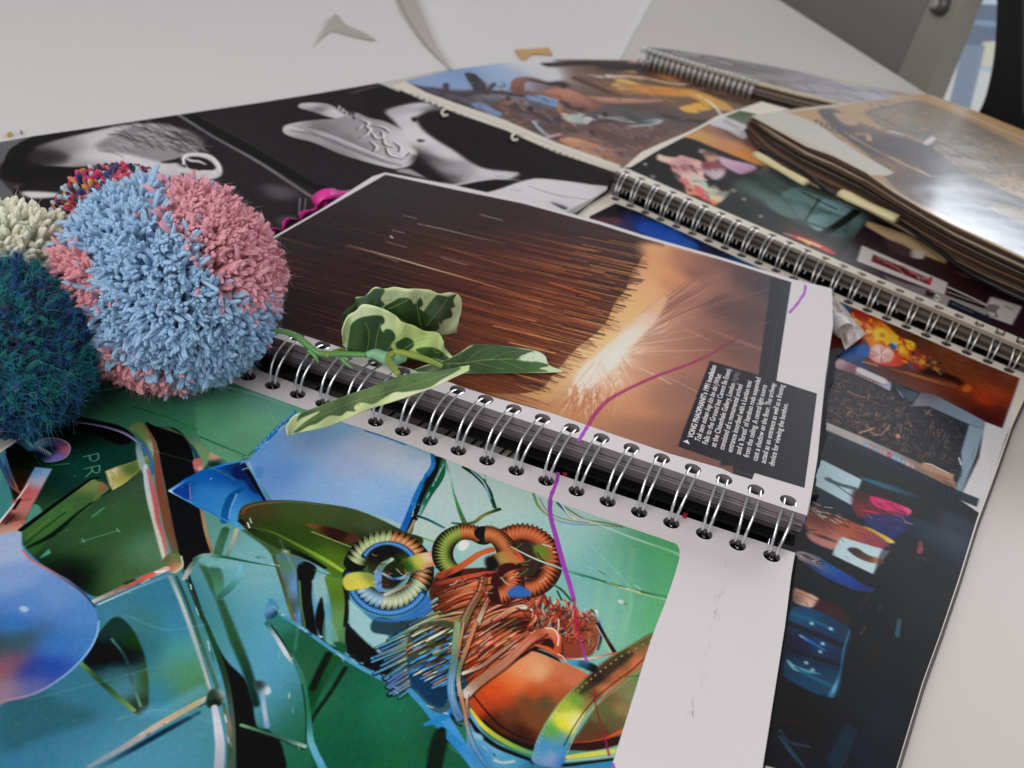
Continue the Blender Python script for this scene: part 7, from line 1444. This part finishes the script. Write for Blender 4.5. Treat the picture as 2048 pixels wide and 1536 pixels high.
# ================================================================== small far notebook, closed
fn = empty("spiral_notebook", at([(1560,190)], -12)[0], "closed spiral notebook with a grey photo cover at the far right edge of the table", "notebook")
FZ = 14.0
ft_ = [(1288,96),(1378,104),(1573,138),(1697,166),(1800,184),(1840,196),(1760,214),(1693,206),(1600,184),(1515,163),(1400,128)]
FC = Canvas("far_cover_print", -260, 120, 620, 980, 1.6, z=FZ, base=(120,112,114))
FC.view(1200,0,2.4151)
FC.Q([(200,200),(1600,200),(1600,560),(200,560)], [(300,240,(110,100,102)),(600,300,(96,84,86)),(800,330,(120,110,112)),(1000,400,(165,160,168)),(1300,440,(176,172,180)),(700,380,(140,130,126)),(500,270,(120,112,112))], f=2)
rf = random.Random(5)
for i in range(140):
    x = rf.uniform(250,1450); y = 225+.2*(x-230)+rf.uniform(-10,110); FC.L([(x,y),(x+rf.uniform(30,160),y+rf.uniform(5,34))], rf.uniform(4,14), rf.choice([(84,70,72),(150,140,145),(110,88,84),(190,186,192),(128,120,124)]), a=.5, f=4, smooth=0)
FC.P([(1380,445),(1440,435),(1560,440),(1460,465)], (150,110,84), f=4)
fc = prism("cover", at(cr(ft_,3), FZ), .8, FC.material(.25,.55,wav=.001), fn, side=M_CREAM, uvf=FC.uvf)
fr_ = random.Random(4); FV=[]; 
def q_fn(t, rr):
    o = rr.uniform(-2,2); b = at([(1292,98),(1400,132),(1515,165),(1600,187),(1693,208),(1770,216),(1860,196),(1700,160),(1378,106)], FZ)[:,:2]; s = (1-t)*10
    q = b + np.array([o*.5,o]); q[:5] += np.array([s*.7, s*.2]); return [tuple(x) for x in q]
stack_sheets("page_stack", fn, q_fn, -11.8, FZ-.9, 11, [BROWN[0],BROWN[1],BROWN[2],SHEETS2[0],BROWN[3]], 6, [2,3,3,2,1.2])
ra, rb = at([(1290,97),(1512,163)], FZ)[:,:2]
ud = (rb-ra)/np.linalg.norm(rb-ra); vd = np.array([ud[1],-ud[0]])
if vd[1] > 0: vd = -vd
for k in range(21):
    p = ra+(rb-ra)*k/20
    A = np.linspace(-.2, 2*math.pi-.2, 30); R_ = 13.2
    for_ = []
    for s in (-1,1):
        Q = p[None,:] + np.outer(R_*np.cos(A)*.62+1.5, vd) + np.outer(np.full(30, s*.9), ud); for_.append(np.stack([Q[:,0],Q[:,1],1.6+R_*np.sin(A)],1))
    V, F = tube_arrays(np.stack(for_), np.full((2,30), .6), 6)
    mesh("wire_ring", V, F, M_WIRE2, fn, smooth=True)

# ================================================================== yarn pompoms
def yarn_mat(name, col, var=.16):
    m = mat(name, alb(col), rough=.95, spec=.15, var=var, varscale=260, sheen=.2, bump=(1800,.9,.0008)); return m
def place_ball(p, a, zb, squash=.94):
    R = 40.0
    for _ in range(30):
        c = at([p], zb+R*squash)[0]; d = np.linalg.norm(c-CAM_P); R = .6*R+.4*(a/FPX*math.sqrt(max(d*d-R*R,1))*.965)
    return c, R
def fib(n, rng):
    i = np.arange(n)+.5; ph = np.arccos(1-2*i/n); th = math.pi*(1+5**.5)*i
    D = np.stack([np.cos(th)*np.sin(ph), np.sin(th)*np.sin(ph), np.cos(ph)],1) + rng.normal(0,.022,(n,3))
    return D/np.linalg.norm(D,axis=1,keepdims=True)
def strands(c, R, D, rng, length=.42, w=1.0, plies=3, K=6, lump=.05, bend=.16, squash=1.0, twist=5.0, floor=None):
    """Radial yarn ends: each of several twisted plies with a rounded tip."""
    n = len(D); t = np.concatenate([np.linspace(0,.8,K-5), [.88,.93,.965,.988,1.0]])
    A = np.cross(D, rng.normal(0,1,(n,3))); A /= np.linalg.norm(A,axis=1,keepdims=True); B = np.cross(D, A)
    lf = np.sin(D[:,0]*5.1+1)*np.sin(D[:,1]*4.3+2)*np.sin(D[:,2]*4.7) ; rad = R*(1+rng.normal(0,lump,n)+lf*.035+np.where(rng.random(n) < .03, .05, 0)); base = R*(1-length)
    r_ = base + (rad-base)[:,None]*t[None,:]
    side = bend*R*(t[None,:]**2)*rng.normal(.0,1.0,(n,1))
    side2 = bend*R*(t[None,:]**2)*rng.normal(.0,1.0,(n,1))
    C0 = c + D[:,None,:]*r_[...,None] + A[:,None,:]*side[...,None] + B[:,None,:]*side2[...,None]
    out = []
    for p in range(plies):
        a = 2*math.pi*p/plies + twist*t[None,:] + rng.uniform(0,6.28,(n,1)); rr_ = w*.62*(1+.55*t[None,:]**3) if plies > 1 else 0*t[None,:]
        out.append(C0 + (A[:,None,:]*np.cos(a)[...,None] + B[:,None,:]*np.sin(a)[...,None])*np.broadcast_to(rr_, a.shape)[...,None])
    P = np.concatenate(out, 0)
    prof = np.interp(t, [0,.3,.8,.9,.94,.97,.988,1], [.8,.9,1.05,1.12,1.0,.78,.5,.05]); Rr = w*prof[None,:]*rng.uniform(.8,1.15,(len(P),1))
    if squash != 1: P[...,2] = c[2] + (P[...,2]-c[2])*squash
    if floor is not None: P[...,2] = np.where(P[...,2] < floor+.6, floor+.6+(P[...,2]-floor-.6)*.03, P[...,2])
    return P, Rr
def fuzz(P, rng, n, ln, r):
    """fine loose fibres leaving the yarn tips"""
    i = rng.integers(0, len(P), n); k = rng.integers(P.shape[1]//2, P.shape[1], n); s = P[i,k]
    d = rng.normal(0,1,(n,3)); d /= np.linalg.norm(d,axis=1,keepdims=True); e = rng.normal(0,.6,(n,3))
    t = np.linspace(0,1,4)[None,:,None]; L = ln*rng.uniform(.4,1.3,(n,1,1))
    Q = s[:,None,:] + d[:,None,:]*t*L + e[:,None,:]*t**2*L*.7
    return Q, np.tile(np.array([[1,.9,.7,.2]])*r, (n,1))
def ball_mesh(name, P, R, sides, m, parent): 
    V, F = tube_arrays(P, R, sides); return mesh(name, V, F, m, parent, smooth=True)
def core(name, c, r, m, parent, sq=1):
    bm = bmesh.new(); bmesh.ops.create_icosphere(bm, subdivisions=4, radius=r)
    V = np.array([v.co[:] for v in bm.verts]); V *= 1+.04*np.sin(V[:,[0]]*.6)*np.cos(V[:,[1]]*.5); V[:,2] *= sq; F = [[v.index for v in f.verts] for f in bm.faces]; bm.free()
    return mesh(name, V+c, F, m, parent, smooth=True)
def inside(px, poly):
    poly = np.asarray(poly, float); x, y = px[:,0], px[:,1]; r = np.zeros(len(px), bool)
    for i in range(len(poly)):
        ax, ay = poly[i]; bx, by = poly[(i+1)%len(poly)]; c = (ay > y) != (by > y)
        with np.errstate(divide='ignore', invalid='ignore'): r ^= c & (x < (bx-ax)*(y-ay)/(by-ay+1e-12)+ax)
    return r
def project(P):
    q = (np.atleast_2d(P)-CAM_P) @ CR; return np.stack([1024+FPX*q[:,0]/-q[:,2], 768-FPX*q[:,1]/-q[:,2]],1)

rng = np.random.default_rng(5)
cB, RB_ = place_ball((340,571), 213, 0.0)
pb = empty("pompom", (cB[0],cB[1],.2), "big wool pompom, light blue with a bright pink wedge, in front of the portraits", "pompom", "wool pompoms on the open sketchbook")
D = fib(7000, rng); tips = cB + D*RB_
tp2 = project(tips)
view = CAM_P-cB; view /= np.linalg.norm(view); facing = (D@view) > -.05
def v4(pts): return [(x/2.56, 300+y/2.56) for x, y in pts]
pinkA = v4([(815,60),(1200,60),(1500,240),(1560,800),(1330,800),(1230,740),(1110,690),(1040,560),(1000,440),(900,400),(860,340),(790,270)])
pinkB = v4([(100,560),(330,480),(420,540),(470,760),(500,860),(420,880),(330,860),(100,800)]); pinkC = v4([(250,900),(430,930),(520,1020),(640,1130),(760,1170),(880,1190),(960,1500),(250,1500)])
jit = tp2 + rng.normal(0,5,tp2.shape)
isP = facing & (inside(jit, pinkA)); isR = facing & (inside(jit, pinkB) | inside(jit, pinkC))
back = ~facing; isP |= back & (D[:,0] > .2); isR |= back & (D[:,0] < -.3)
isBl = ~(isP | isR)
core("core", cB, RB_*.76, mat("wool_core", alb((120,150,190)), .95), pb)
M_BLUE = yarn_mat("blue_wool", (158,192,240)); M_PINK = yarn_mat("pink_wool", (255,162,174)); M_ROSE = yarn_mat("dusty_pink_wool", (240,156,166))
allP = []
for nm, mk, mm in (("blue_yarn",isBl,M_BLUE),("pink_yarn",isP,M_PINK),("dusty_pink_yarn",isR,M_ROSE)):
    P, Rr = strands(cB, RB_*.985, D[mk], rng, .30, .72, 2, 10, .03, .10, .98, 4, 0.0)
    o = ball_mesh(nm, P, Rr, 6, mm, pb)
    Q, Qr = fuzz(P, rng, int(len(P)*2.2), 2.8, .055); ball_mesh("loose_fibres", Q, Qr, 3, mm, o)

# multicolour pompom behind it
cM, RM = place_ball((262,474), 140, 0.0)
cM = at([(250,472)], ZU+14)[0]; RM = 32.0
zfM = -3.0
pm = empty("pompom", (cM[0],cM[1],cM[2]-RM), "speckled multicolour wool pompom peeping out behind the blue and pink one", "pompom", "wool pompoms on the open sketchbook")
D = fib(2800, rng); P, Rr = strands(cM, RM, D, rng, .4, 1.05, 1, 9, .03, .08)
pal = [(190,60,90),(40,60,70),(200,140,70),(50,70,130),(170,190,205),(200,70,110),(30,50,45),(90,60,100),(215,110,130)]
ms = [yarn_mat("speckled_wool", c_) for c_ in pal]
V, F = tube_arrays(P, Rr, 6); n_ = len(P); fpt = len(F)//n_; pick = rng.choice(len(pal), n_, p=[.2,.14,.12,.1,.12,.1,.1,.06,.06]); 
mesh("speckled_yarn", V, F, None, pm, smooth=True, mats=ms, fmat=np.repeat(pick, fpt))
core("core", cM, RM*.62, mat("dark_wool_core", (.02,.02,.03), .95), pm)

# cream pompom
cC = at([(14,566)], 30)[0]; RC = 33.0
pc = empty("pompom", (cC[0],cC[1],cC[2]-RC), "cream wool pompom at the left border above the teal one", "pompom", "wool pompoms on the open sketchbook")
D = fib(2300, rng); P, Rr = strands(cC, RC, D, rng, .5, 1.1, 1, 10, .05, .12)
o = ball_mesh("cream_yarn", P, Rr, 6, yarn_mat("cream_wool", (255,236,202)), pc)
Q, Qr = fuzz(P, rng, 3000, 3.0, .08); ball_mesh("loose_fibres", Q, Qr, 3, yarn_mat("cream_fibre",(232,218,192)), o)
core("core", cC, RC*.6, mat("cream_core", alb((150,130,100)), .95), pc)

# teal mohair pompom
cT, RT_ = place_ball((6,698), 156, 0.0)
pt = empty("pompom", (cT[0],cT[1],.2), "fluffy teal and dark blue mohair pompom at the left border", "pompom", "wool pompoms on the open sketchbook")
core("core", cT, RT_*.8, mat("teal_core", alb((8,30,44)), .95), pt)
D = fib(5600, rng)
nz = np.sin(D[:,0]*7+1)*np.cos(D[:,2]*6)+np.sin(D[:,1]*9+D[:,2]*4)+rng.normal(0,.4,len(D))
for nm, mk, cc in (("teal_mohair", nz > .35, (14,92,98)), ("blue_mohair", (nz <= .35) & (nz > -.6), (18,62,104)), ("navy_mohair", nz <= -.6, (10,36,62))):
    P, Rr = strands(cT, RT_*.99, D[mk], rng, .32, .95, 2, 8, .04, .16, 1.0, 7, 0.0)
    mm = yarn_mat(nm, cc, .35); o = ball_mesh(nm, P, Rr*.9, 5, mm, pt)
    Q, Qr = fuzz(P, rng, len(P)*3, 4.2, .07); fm_ = mat(nm+"_fibre", alb(tuple(min(255, v*1.5+14) for v in cc)), .35, spec=.8)
    Q[...,2] = np.maximum(Q[...,2], .3); ball_mesh("loose_fibres", Q, Qr, 3, fm_, o)

# ================================================================== ivy sprig (variegated cloth leaves)
LA = Canvas("leaf_print_upright", 660, 1180, 560, 900, 3.0, base=(196,206,160), direct=True)
LB = Canvas("leaf_print_low", 560, 1180, 560, 900, 3.0, base=(196,206,160), direct=True)
rl = random.Random(6)
def leafspots(c, poly, n, cols, w):
    poly = np.array(poly, float); lo, hi = poly.min(0), poly.max(0); k = 0
    while k < n:
        x, y = rl.uniform(lo[0],hi[0]), rl.uniform(lo[1],hi[1])
        if inside(np.array([[x,y]]), poly)[0]: c.P([(x-w,y),(x,y-w*.6),(x+w*rl.uniform(.6,1.4),y),(x,y+w*.7)], rl.choice(cols), a=.5, f=1.5, smooth=2); k += 1
W = LA.view; W(500,300,2.56)
LA.Q([(300,600),(1800,600),(1800,1300),(300,1300)], [(700,730,(190,204,150)),(1050,780,(205,214,172)),(900,760,(196,210,150)),(520,860,(150,180,110)),(1000,920,(200,210,165)),(1500,1100,(190,205,165)),(1250,1050,(60,84,44))], f=1)
DG = [(44,76,36),(56,92,44),(38,66,32),(70,104,54)]
LA.P([(440,820),(520,770),(600,740),(640,708),(690,715),(670,760),(690,790),(660,810),(700,820),(640,860),(560,900),(500,1000),(460,1000)], [(640,730,(62,88,64)),(520,820,(44,72,36)),(600,800,(70,98,70)),(480,900,(40,68,34))], f=2)
LA.P([(690,800),(740,770),(770,755),(820,760),(840,790),(870,755),(885,790),(860,820),(920,860),(960,880),(960,920),(880,930),(800,880),(740,840),(700,820)], [(760,800,(48,80,40)),(860,850,(40,70,34)),(930,900,(56,90,46))], f=3)
LA.P([(890,830),(930,770),(960,740),(1010,750),(1055,735),(1040,770),(1050,800),(1030,810),(1035,850),(990,870),(975,890),(930,850)], [(1000,770,(52,84,48)),(960,820,(84,110,96)),(1010,840,(40,68,38)),(940,800,(66,98,60))], f=3)
LA.P([(700,810),(740,785),(830,785),(880,820),(950,860),(958,890),(880,930),(800,880)], [(780,800,(52,84,40)),(880,880,(44,74,34)),(930,870,(60,94,46))], f=3)
for q in ([(560,920),(680,830),(760,790),(860,740)],[(900,900),(960,830),(1010,760)],[(880,920),(860,830),(850,740)],[(600,850),(650,770)]): LA.L(q, 4, (150,175,110), f=2, a=.7)
for i in range(14): x = 700+i*22; LA.L([(x,rl.uniform(715,760)),(x+rl.uniform(-10,20),770)], 2, (150,160,110), f=1.5, a=.5, smooth=0)
for q in ([(690,770),(730,765)],[(840,780),(845,800)],[(920,850),(950,860)]): LA.L(q, 3, (130,120,80), f=1.5, smooth=0, a=.6)
# right leaf
LA.P([(850,1120),(930,1100),(1000,1080),(1060,1050),(1130,1010),(1160,995),(1300,1005),(1420,1025),(1450,1030),(1390,1060),(1360,1075),(1430,1085),(1490,1080),(1530,1105),(1480,1120),(1530,1135),(1400,1140),(1200,1140),(1000,1140),(860,1135)],
      [(1150,1020,(50,76,44)),(1250,1050,(58,86,50)),(1400,1040,(54,82,48)),(1100,1100,(40,66,34)),(1300,1110,(48,84,38)),(1480,1110,(60,100,44)),(900,1125,(60,90,50)),(1200,1120,(46,76,36))], f=2.5)
LA.L([(1000,1095),(1100,1090),(1200,1075),(1350,1070)], 4, (120,160,80), f=1.5, a=.8)
for q in ([(1100,1090),(1160,1040),(1220,1015)],[(1150,1085),(1240,1110),(1300,1125)],[(1220,1075),(1300,1040),(1380,1030)],[(1260,1072),(1340,1100),(1400,1125)],[(1060,1092),(1100,1120),(1140,1130)]): LA.L(q, 3, (106,140,76), f=1.5, a=.65)
LA.P([(1380,1060),(1450,1035),(1510,1060),(1525,1095),(1470,1085),(1400,1080)], (186,206,172), f=3); LA.L([(1530,1130),(1600,1132)], 14, (180,205,150), f=3, smooth=0)
leafspots(LA, [(500,720),(1060,740),(1000,920),(560,900)], 160, DG+[(110,150,80)], 3); leafspots(LA, [(1050,1010),(1450,1030),(1500,1120),(900,1130)], 150, [(40,64,32),(66,94,54),(54,84,44)], 5)
W = LB.view; W(500,300,2.56)
LB.Q([(100,600),(1800,600),(1800,1600),(100,1600)], [(560,820,(202,212,162)),(760,860,(196,210,150)),(850,940,(168,192,96)),(980,1000,(178,200,130)),(480,950,(186,204,140)),(300,1400,(190,204,140)),(900,1200,(204,208,176)),(600,1300,(192,204,140))], f=1)
LB.P([(500,1010),(510,930),(520,890),(560,860),(600,850),(640,845),(680,850),(690,880),(670,900),(680,930),(700,915),(730,925),(745,960),(720,1000),(735,1025),(700,1035),(600,1040),(510,1030)], [(560,880,(48,80,38)),(640,900,(36,64,28)),(600,980,(34,60,26)),(710,950,(44,76,34)),(530,960,(60,92,40))], f=3)
LB.P([(745,990),(780,965),(800,958),(830,970),(840,1000),(815,1025),(800,1030),(760,1020)], (42,74,30), f=3)
LB.P([(850,1020),(900,1008),(960,1018),(1000,1050),(1035,1085),(990,1080),(960,1070),(920,1060),(870,1040)], [(900,1020,(52,90,36)),(980,1060,(36,66,28))], f=3)
LB.P([(480,1040),(520,1015),(700,1035),(820,1030),(960,1075),(1000,1100),(700,1100),(500,1060)], (44,72,34), f=5)
for q in ([(600,1030),(610,940),(590,880)],[(640,1030),(650,960),(670,880)],[(700,1030),(760,960),(800,900)],[(760,1035),(850,980),(930,960)]): LB.L(q, 4, (120,160,70), f=1.5, a=.7)
for i in range(60): x = rl.uniform(760,980); y = 850+.5*(x-700)+rl.uniform(-10,70); LB.L([(x,y),(x+rl.uniform(4,20),y+rl.uniform(-4,10))], 2, (140,165,90), f=1.2, a=.6, smooth=0)
LB.P([(780,860),(900,930),(960,960),(940,990),(840,930),(760,890)], (182,206,110), a=.4, f=18)
# long low leaf: dark green with a pale lower rim (view of the 3.4x enlargement)
W(400,600,3.4133)
LB.P([(660,830),(700,760),(860,690),(1000,630),(1180,570),(1300,520),(1450,480),(1600,480),(1720,460),(1780,470),(1650,545),(1560,600),(1400,630),(1330,630),(1250,670),(1180,710),(1100,700),(1050,730),(1060,760),(1000,760),(960,790),(880,790),(800,840),(740,860),(670,900),(640,900),(720,830),(820,760),(700,800)],
     [(760,830,(66,92,50)),(900,740,(84,112,66)),(1050,680,(96,124,74)),(1000,750,(60,86,44)),(1200,640,(88,118,66)),(1400,560,(76,108,56)),(1300,620,(58,88,44)),(1600,520,(84,118,62)),(1680,500,(70,100,60))], f=3)
LB.L([(650,890),(800,800),(1000,710),(1200,650),(1450,580),(1700,500)], 5, (130,150,90), f=2, a=.6)
for i in range(12): x = 760+i*75; y = 790-.36*(x-760); LB.L([(x,y+10),(x+50,y-50)], 3, (120,148,90), f=2, a=.5, smooth=0)
leafspots(LB, [(700,840),(1000,670),(1500,520),(1650,520),(1200,690),(900,780)], 160, [(56,84,42),(96,124,76),(76,104,56)], 7)
def leaf_m(c): 
    m = c.material(.42,.4,floor=.0,k=.74); b = m.node_tree.nodes["Principled BSDF"]; b.inputs['Subsurface Weight'].default_value = 0; return m
M_LA, M_LB = leaf_m(LA), leaf_m(LB)
sprig = empty("ivy_sprig", at([(690,715)], ZU+1)[0], "variegated green and cream ivy sprig resting across the front rings", "sprig")
def leaf(name, A, B, c, m, parent, n=44, k=18, wob=.5, fold=.0):
    """Ruled leaf between boundary A and B, both lists of (px, py, z)."""
    def rs(P):
        Q = cr(P, 8, False); s = np.concatenate([[0], np.cumsum(np.linalg.norm(np.diff(Q[:,:2],axis=0),axis=1))]); return np.stack([np.interp(np.linspace(0,s[-1],n), s, Q[:,i]) for i in range(3)],1)
    a, b = rs(A), rs(B); w = np.linspace(0,1,k)
    G = a[:,None,:]*(1-w)[None,:,None] + b[:,None,:]*w[None,:,None]
    G[...,2] += fold*np.abs(w-.5)[None,:]*2 + wob*np.sin(np.arange(n)[:,None]*.55+w[None,:]*5) + wob*.6*np.sin(np.arange(n)[:,None]*1.35+w[None,:]*3)*(1-w)[None,:]
    px = G[...,:2].reshape(-1,2); P = at(px, G[...,2].ravel()).reshape(n,k,3)
    uv = (px - np.array([c.x0,c.y0]))/np.array([c.W/c.res, c.H/c.res])
    return grid_mesh(name, P, m, parent, uv=uv.reshape(n,k,2), thick=.35)
def z5(x, y, z): return (500+x/2.56, 300+y/2.56, z)
def z35(x, y, z): return (400+x/3.4133, 600+y/3.4133, z)
# upright rear leaf (top rim A, lower rim B)
leaf("leaf", [z5(476,900,30),z5(480,830,38),z5(535,790,44),z5(540,755,48),z5(590,748,50),z5(635,703,55),z5(690,712,56),z5(740,702,57),z5(800,712,57),z5(850,712,56),z5(920,718,55),z5(970,738,53),z5(1030,730,50),z5(1075,750,46),z5(1085,800,40),z5(1070,860,33)],
     [z5(482,960,20),z5(500,980,20),z5(560,1000,20),z5(600,1000,20),z5(700,1000,20),z5(800,985,20),z5(880,970,20),z5(940,960,20),z5(985,952,20),z5(1020,945,21),z5(1057,938,22)], LA, M_LA, sprig, wob=.5)
leaf("leaf", [z5(474,970,26),z5(472,920,32),z5(500,850,38),z5(545,822,42),z5(575,790,45),z5(640,800,46),z5(700,822,45),z5(750,850,42),z5(775,880,39),z5(830,895,37),z5(890,925,34),z5(960,935,31),z5(992,980,27),z5(990,1005,24),z5(1040,1060,19.5)],
     [z5(478,1000,20),z5(520,1030,18.5),z5(620,1045,18.5),z5(740,1060,18.5),z5(860,1085,18),z5(960,1100,17.8),z5(1020,1092,17.6),z5(1042,1075,18.2)], LB, M_LB, sprig, wob=.4)
leaf("leaf", [z5(845,1122,18),z5(930,1098,19),z5(1000,1078,21),z5(1070,1040,24),z5(1120,1005,26),z5(1160,995,26.5),z5(1300,1003,25),z5(1450,1025,22),z5(1510,1055,20),z5(1530,1100,18.5),z5(1600,1130,17.3)],
     [z5(850,1130,17.6),z5(900,1142,17.6),z5(1000,1142,17.8),z5(1150,1145,18),z5(1300,1143,17.8),z5(1450,1141,17.4),z5(1600,1138,17.0)], LA, M_LA, sprig, wob=.25)
leaf("leaf", [z35(598,925,19),z35(583,868,22),z35(610,830,25),z35(640,790,27),z35(760,745,31),z35(900,690,33),z35(1060,630,34),z35(1220,575,34),z35(1300,540,34),z35(1420,505,34),z35(1560,500,34),z35(1700,470,34),z35(1840,447,34)],
     [z35(604,930,18),z35(660,908,19),z35(760,890,21),z35(860,868,23),z35(1000,815,25),z35(1150,748,27),z35(1300,700,29),z35(1450,650,30.5),z35(1600,595,32),z35(1720,535,33),z35(1835,485,33.6)], LB, M_LB, sprig, wob=.35)
leaf("leaf", [z35(1470,470,20),z35(1560,440,21),z35(1640,440,22),z35(1700,440,22)], [z35(1500,500,18),z35(1560,498,18),z35(1640,497,19),z35(1720,490,20)], LA, M_LA, sprig, n=16, k=8, wob=.1)
M_STEM = mat("green_plastic_stem", alb((88,138,74)), rough=.4, spec=.5, var=.12, varscale=150); M_STEM2 = mat("olive_petiole", alb((126,144,62)), rough=.45, var=.15, varscale=300)
M_STEM3 = mat("pale_bract", alb((120,168,130)), rough=.45)
def ptube(name, pts, r, m, n=6):
    P = np.array(pts, float); Q = cr(P, n, False); return tube(name, at(Q[:,:2], Q[:,2]), np.interp(np.linspace(0,1,len(Q)), np.linspace(0,1,len(np.atleast_1d(r))), np.atleast_1d(r)), m, sprig)
ptube("stem", [(528,655,30),(548,661,29),(575,665,28),(597,675,26),(615,690,24),(632,703,22.5),(648,708,22),(690,708,22),(735,710,22.5)], [1.0,1.1,1.2,1.4,1.5,1.3,1.3,1.3,1.2], M_STEM)
ptube("bract", [(733,711,22.4),(752,708,23),(772,716,23.5),(795,716,24),(812,717,23.5)], [1.6,2.4,2.8,3.0,1.2], M_STEM3)
ptube("petiole", [(780,718,24),(788,706,26.5),(800,705,27),(830,712,26.5),(860,722,25),(884,733,23)], [1.6,1.5,1.4,1.3,1.2,1.0], M_STEM2)
ptube("petiole", [(784,708,26.5),(776,715,27),(780,726,28),(788,738,29.5),(797,748,31)], [1.5,1.4,1.3,1.3,1.1], M_STEM2)
ptube("petiole", [(652,712,22),(672,702,22),(688,698,21)], [1.0,.9,.7], M_STEM2)
ptube("petiole", [(617,700,23),(630,712,21.5),(637,725,20)], [1.2,.9,.4], M_STEM)
ptube("petiole", [(682,716,22),(694,728,21),(707,737,20)], [.9,.7,.4], M_STEM)

# ================================================================== pink curled ribbon, crumpled wrapper, dark card
M_RIB = mat("hot_pink_ribbon", alb((246,50,156)), rough=.45, spec=.5)
rib = empty("ribbon", at([(610,420)], -2.5)[0], "hot pink curled ribbon loops on the portrait poster beside the bamboo page", "ribbon")
def rloft(A, B, nm="ribbon_loop"):
    A = cr(A, 5, False); B = cr(B, 5, False); n = min(len(A), len(B)); G = np.stack([at(A[:n,:2],A[:n,2]), at(B[:n,:2],B[:n,2])],1)
    return grid_mesh(nm, np.concatenate([G[:,[0]], (G[:,[0]]+G[:,[1]])/2, G[:,[1]]],1), M_RIB, rib, thick=.4)
zb = -2.4
rloft([(622,398,zb+2),(630,388,zb+9),(648,378,zb+14),(668,380,zb+13),(684,390,zb+8),(690,400,zb+2)], [(634,420,zb),(634,412,zb+6),(646,400,zb+10),(664,398,zb+10),(684,400,zb+5),(700,392,zb)])
rloft([(690,382,zb+4),(678,381,zb+10),(665,377,zb+14),(650,378,zb+13),(640,384,zb+9)], [(700,380,zb+2),(686,396,zb+4),(668,406,zb+5),(648,412,zb+5),(636,416,zb+1)])
rloft([(597,426,zb+3),(606,421,zb+9),(622,420,zb+10),(634,412,zb+6)], [(600,440,zb),(610,434,zb+4),(624,430,zb+4),(640,420,zb)])
rloft([(566,442,zb+5),(574,436,zb+9),(588,438,zb+7)], [(564,462,zb),(576,452,zb+2),(598,440,zb+1)])
rloft([(535,462,zb+4),(545,455,zb+10),(558,458,zb+7)], [(532,480,zb),(546,472,zb+2),(566,462,zb+1)])
M_WRAP = mat("crumpled_tissue", alb((202,194,192)), rough=.6, spec=.4, bump=(160,.9,.003)); M_WRAP.node_tree.nodes["Principled BSDF"].inputs['Roughness'].default_value = .5
n = 26; uu, vv = np.meshgrid(np.linspace(0,1,n), np.linspace(0,1,n), indexing='ij')
cA = np.array([(1652,578),(1686,612),(1732,668),(1690,700)], float)
q = (cA[0][None,None]*((1-uu)*(1-vv))[...,None] + cA[1][None,None]*(uu*(1-vv))[...,None] + cA[2][None,None]*(uu*vv)[...,None] + cA[3][None,None]*((1-uu)*vv)[...,None])
zz = -5.5 + 4*np.abs(np.sin(uu*7+vv*3))*np.abs(np.cos(vv*8-uu*2)) + 3*np.sin(uu*math.pi)*np.sin(vv*math.pi)
wrap = grid_mesh("crumpled_wrapper", at(q.reshape(-1,2), zz.ravel()).reshape(n,n,3), M_WRAP, thick=.25, smooth=False); tag(wrap, "crumpled translucent white wrapper tucked beside the front page corner", "wrapper")
P = at(cr([(1668,640),(1680,652),(1690,662)],5,False), -1.0); V, F = tube_arrays(P[None], np.interp(np.linspace(0,1,len(P)),[0,.5,1],[5,6,5])[None], 16)
tg = mesh("rolled_paper", V, F, mat("rolled_white_paper", alb((208,204,204)), .6), smooth=True); tag(tg, "small rolled white paper beside the front page corner", "paper roll")
ribr = random.Random(3); rag = [(1664,700),(1684,692),(1686,704)]
for y in range(712, 985, 7): rag.append((1673-(y-700)*.145+ribr.uniform(-2.5,2.5)+4*math.sin(y*.045)+2*math.sin(y*.11), y))
rag += [(1638,990),(1600,990),(1610,700)]
dk = prism("dark_card", at(rag, -4.6), 2.0, mat("frayed_dark_card", (.014,.010,.018), .8, bump=(700,.6,.001))); tag(dk, "frayed black card edge sticking out under the front sketchbook", "card")
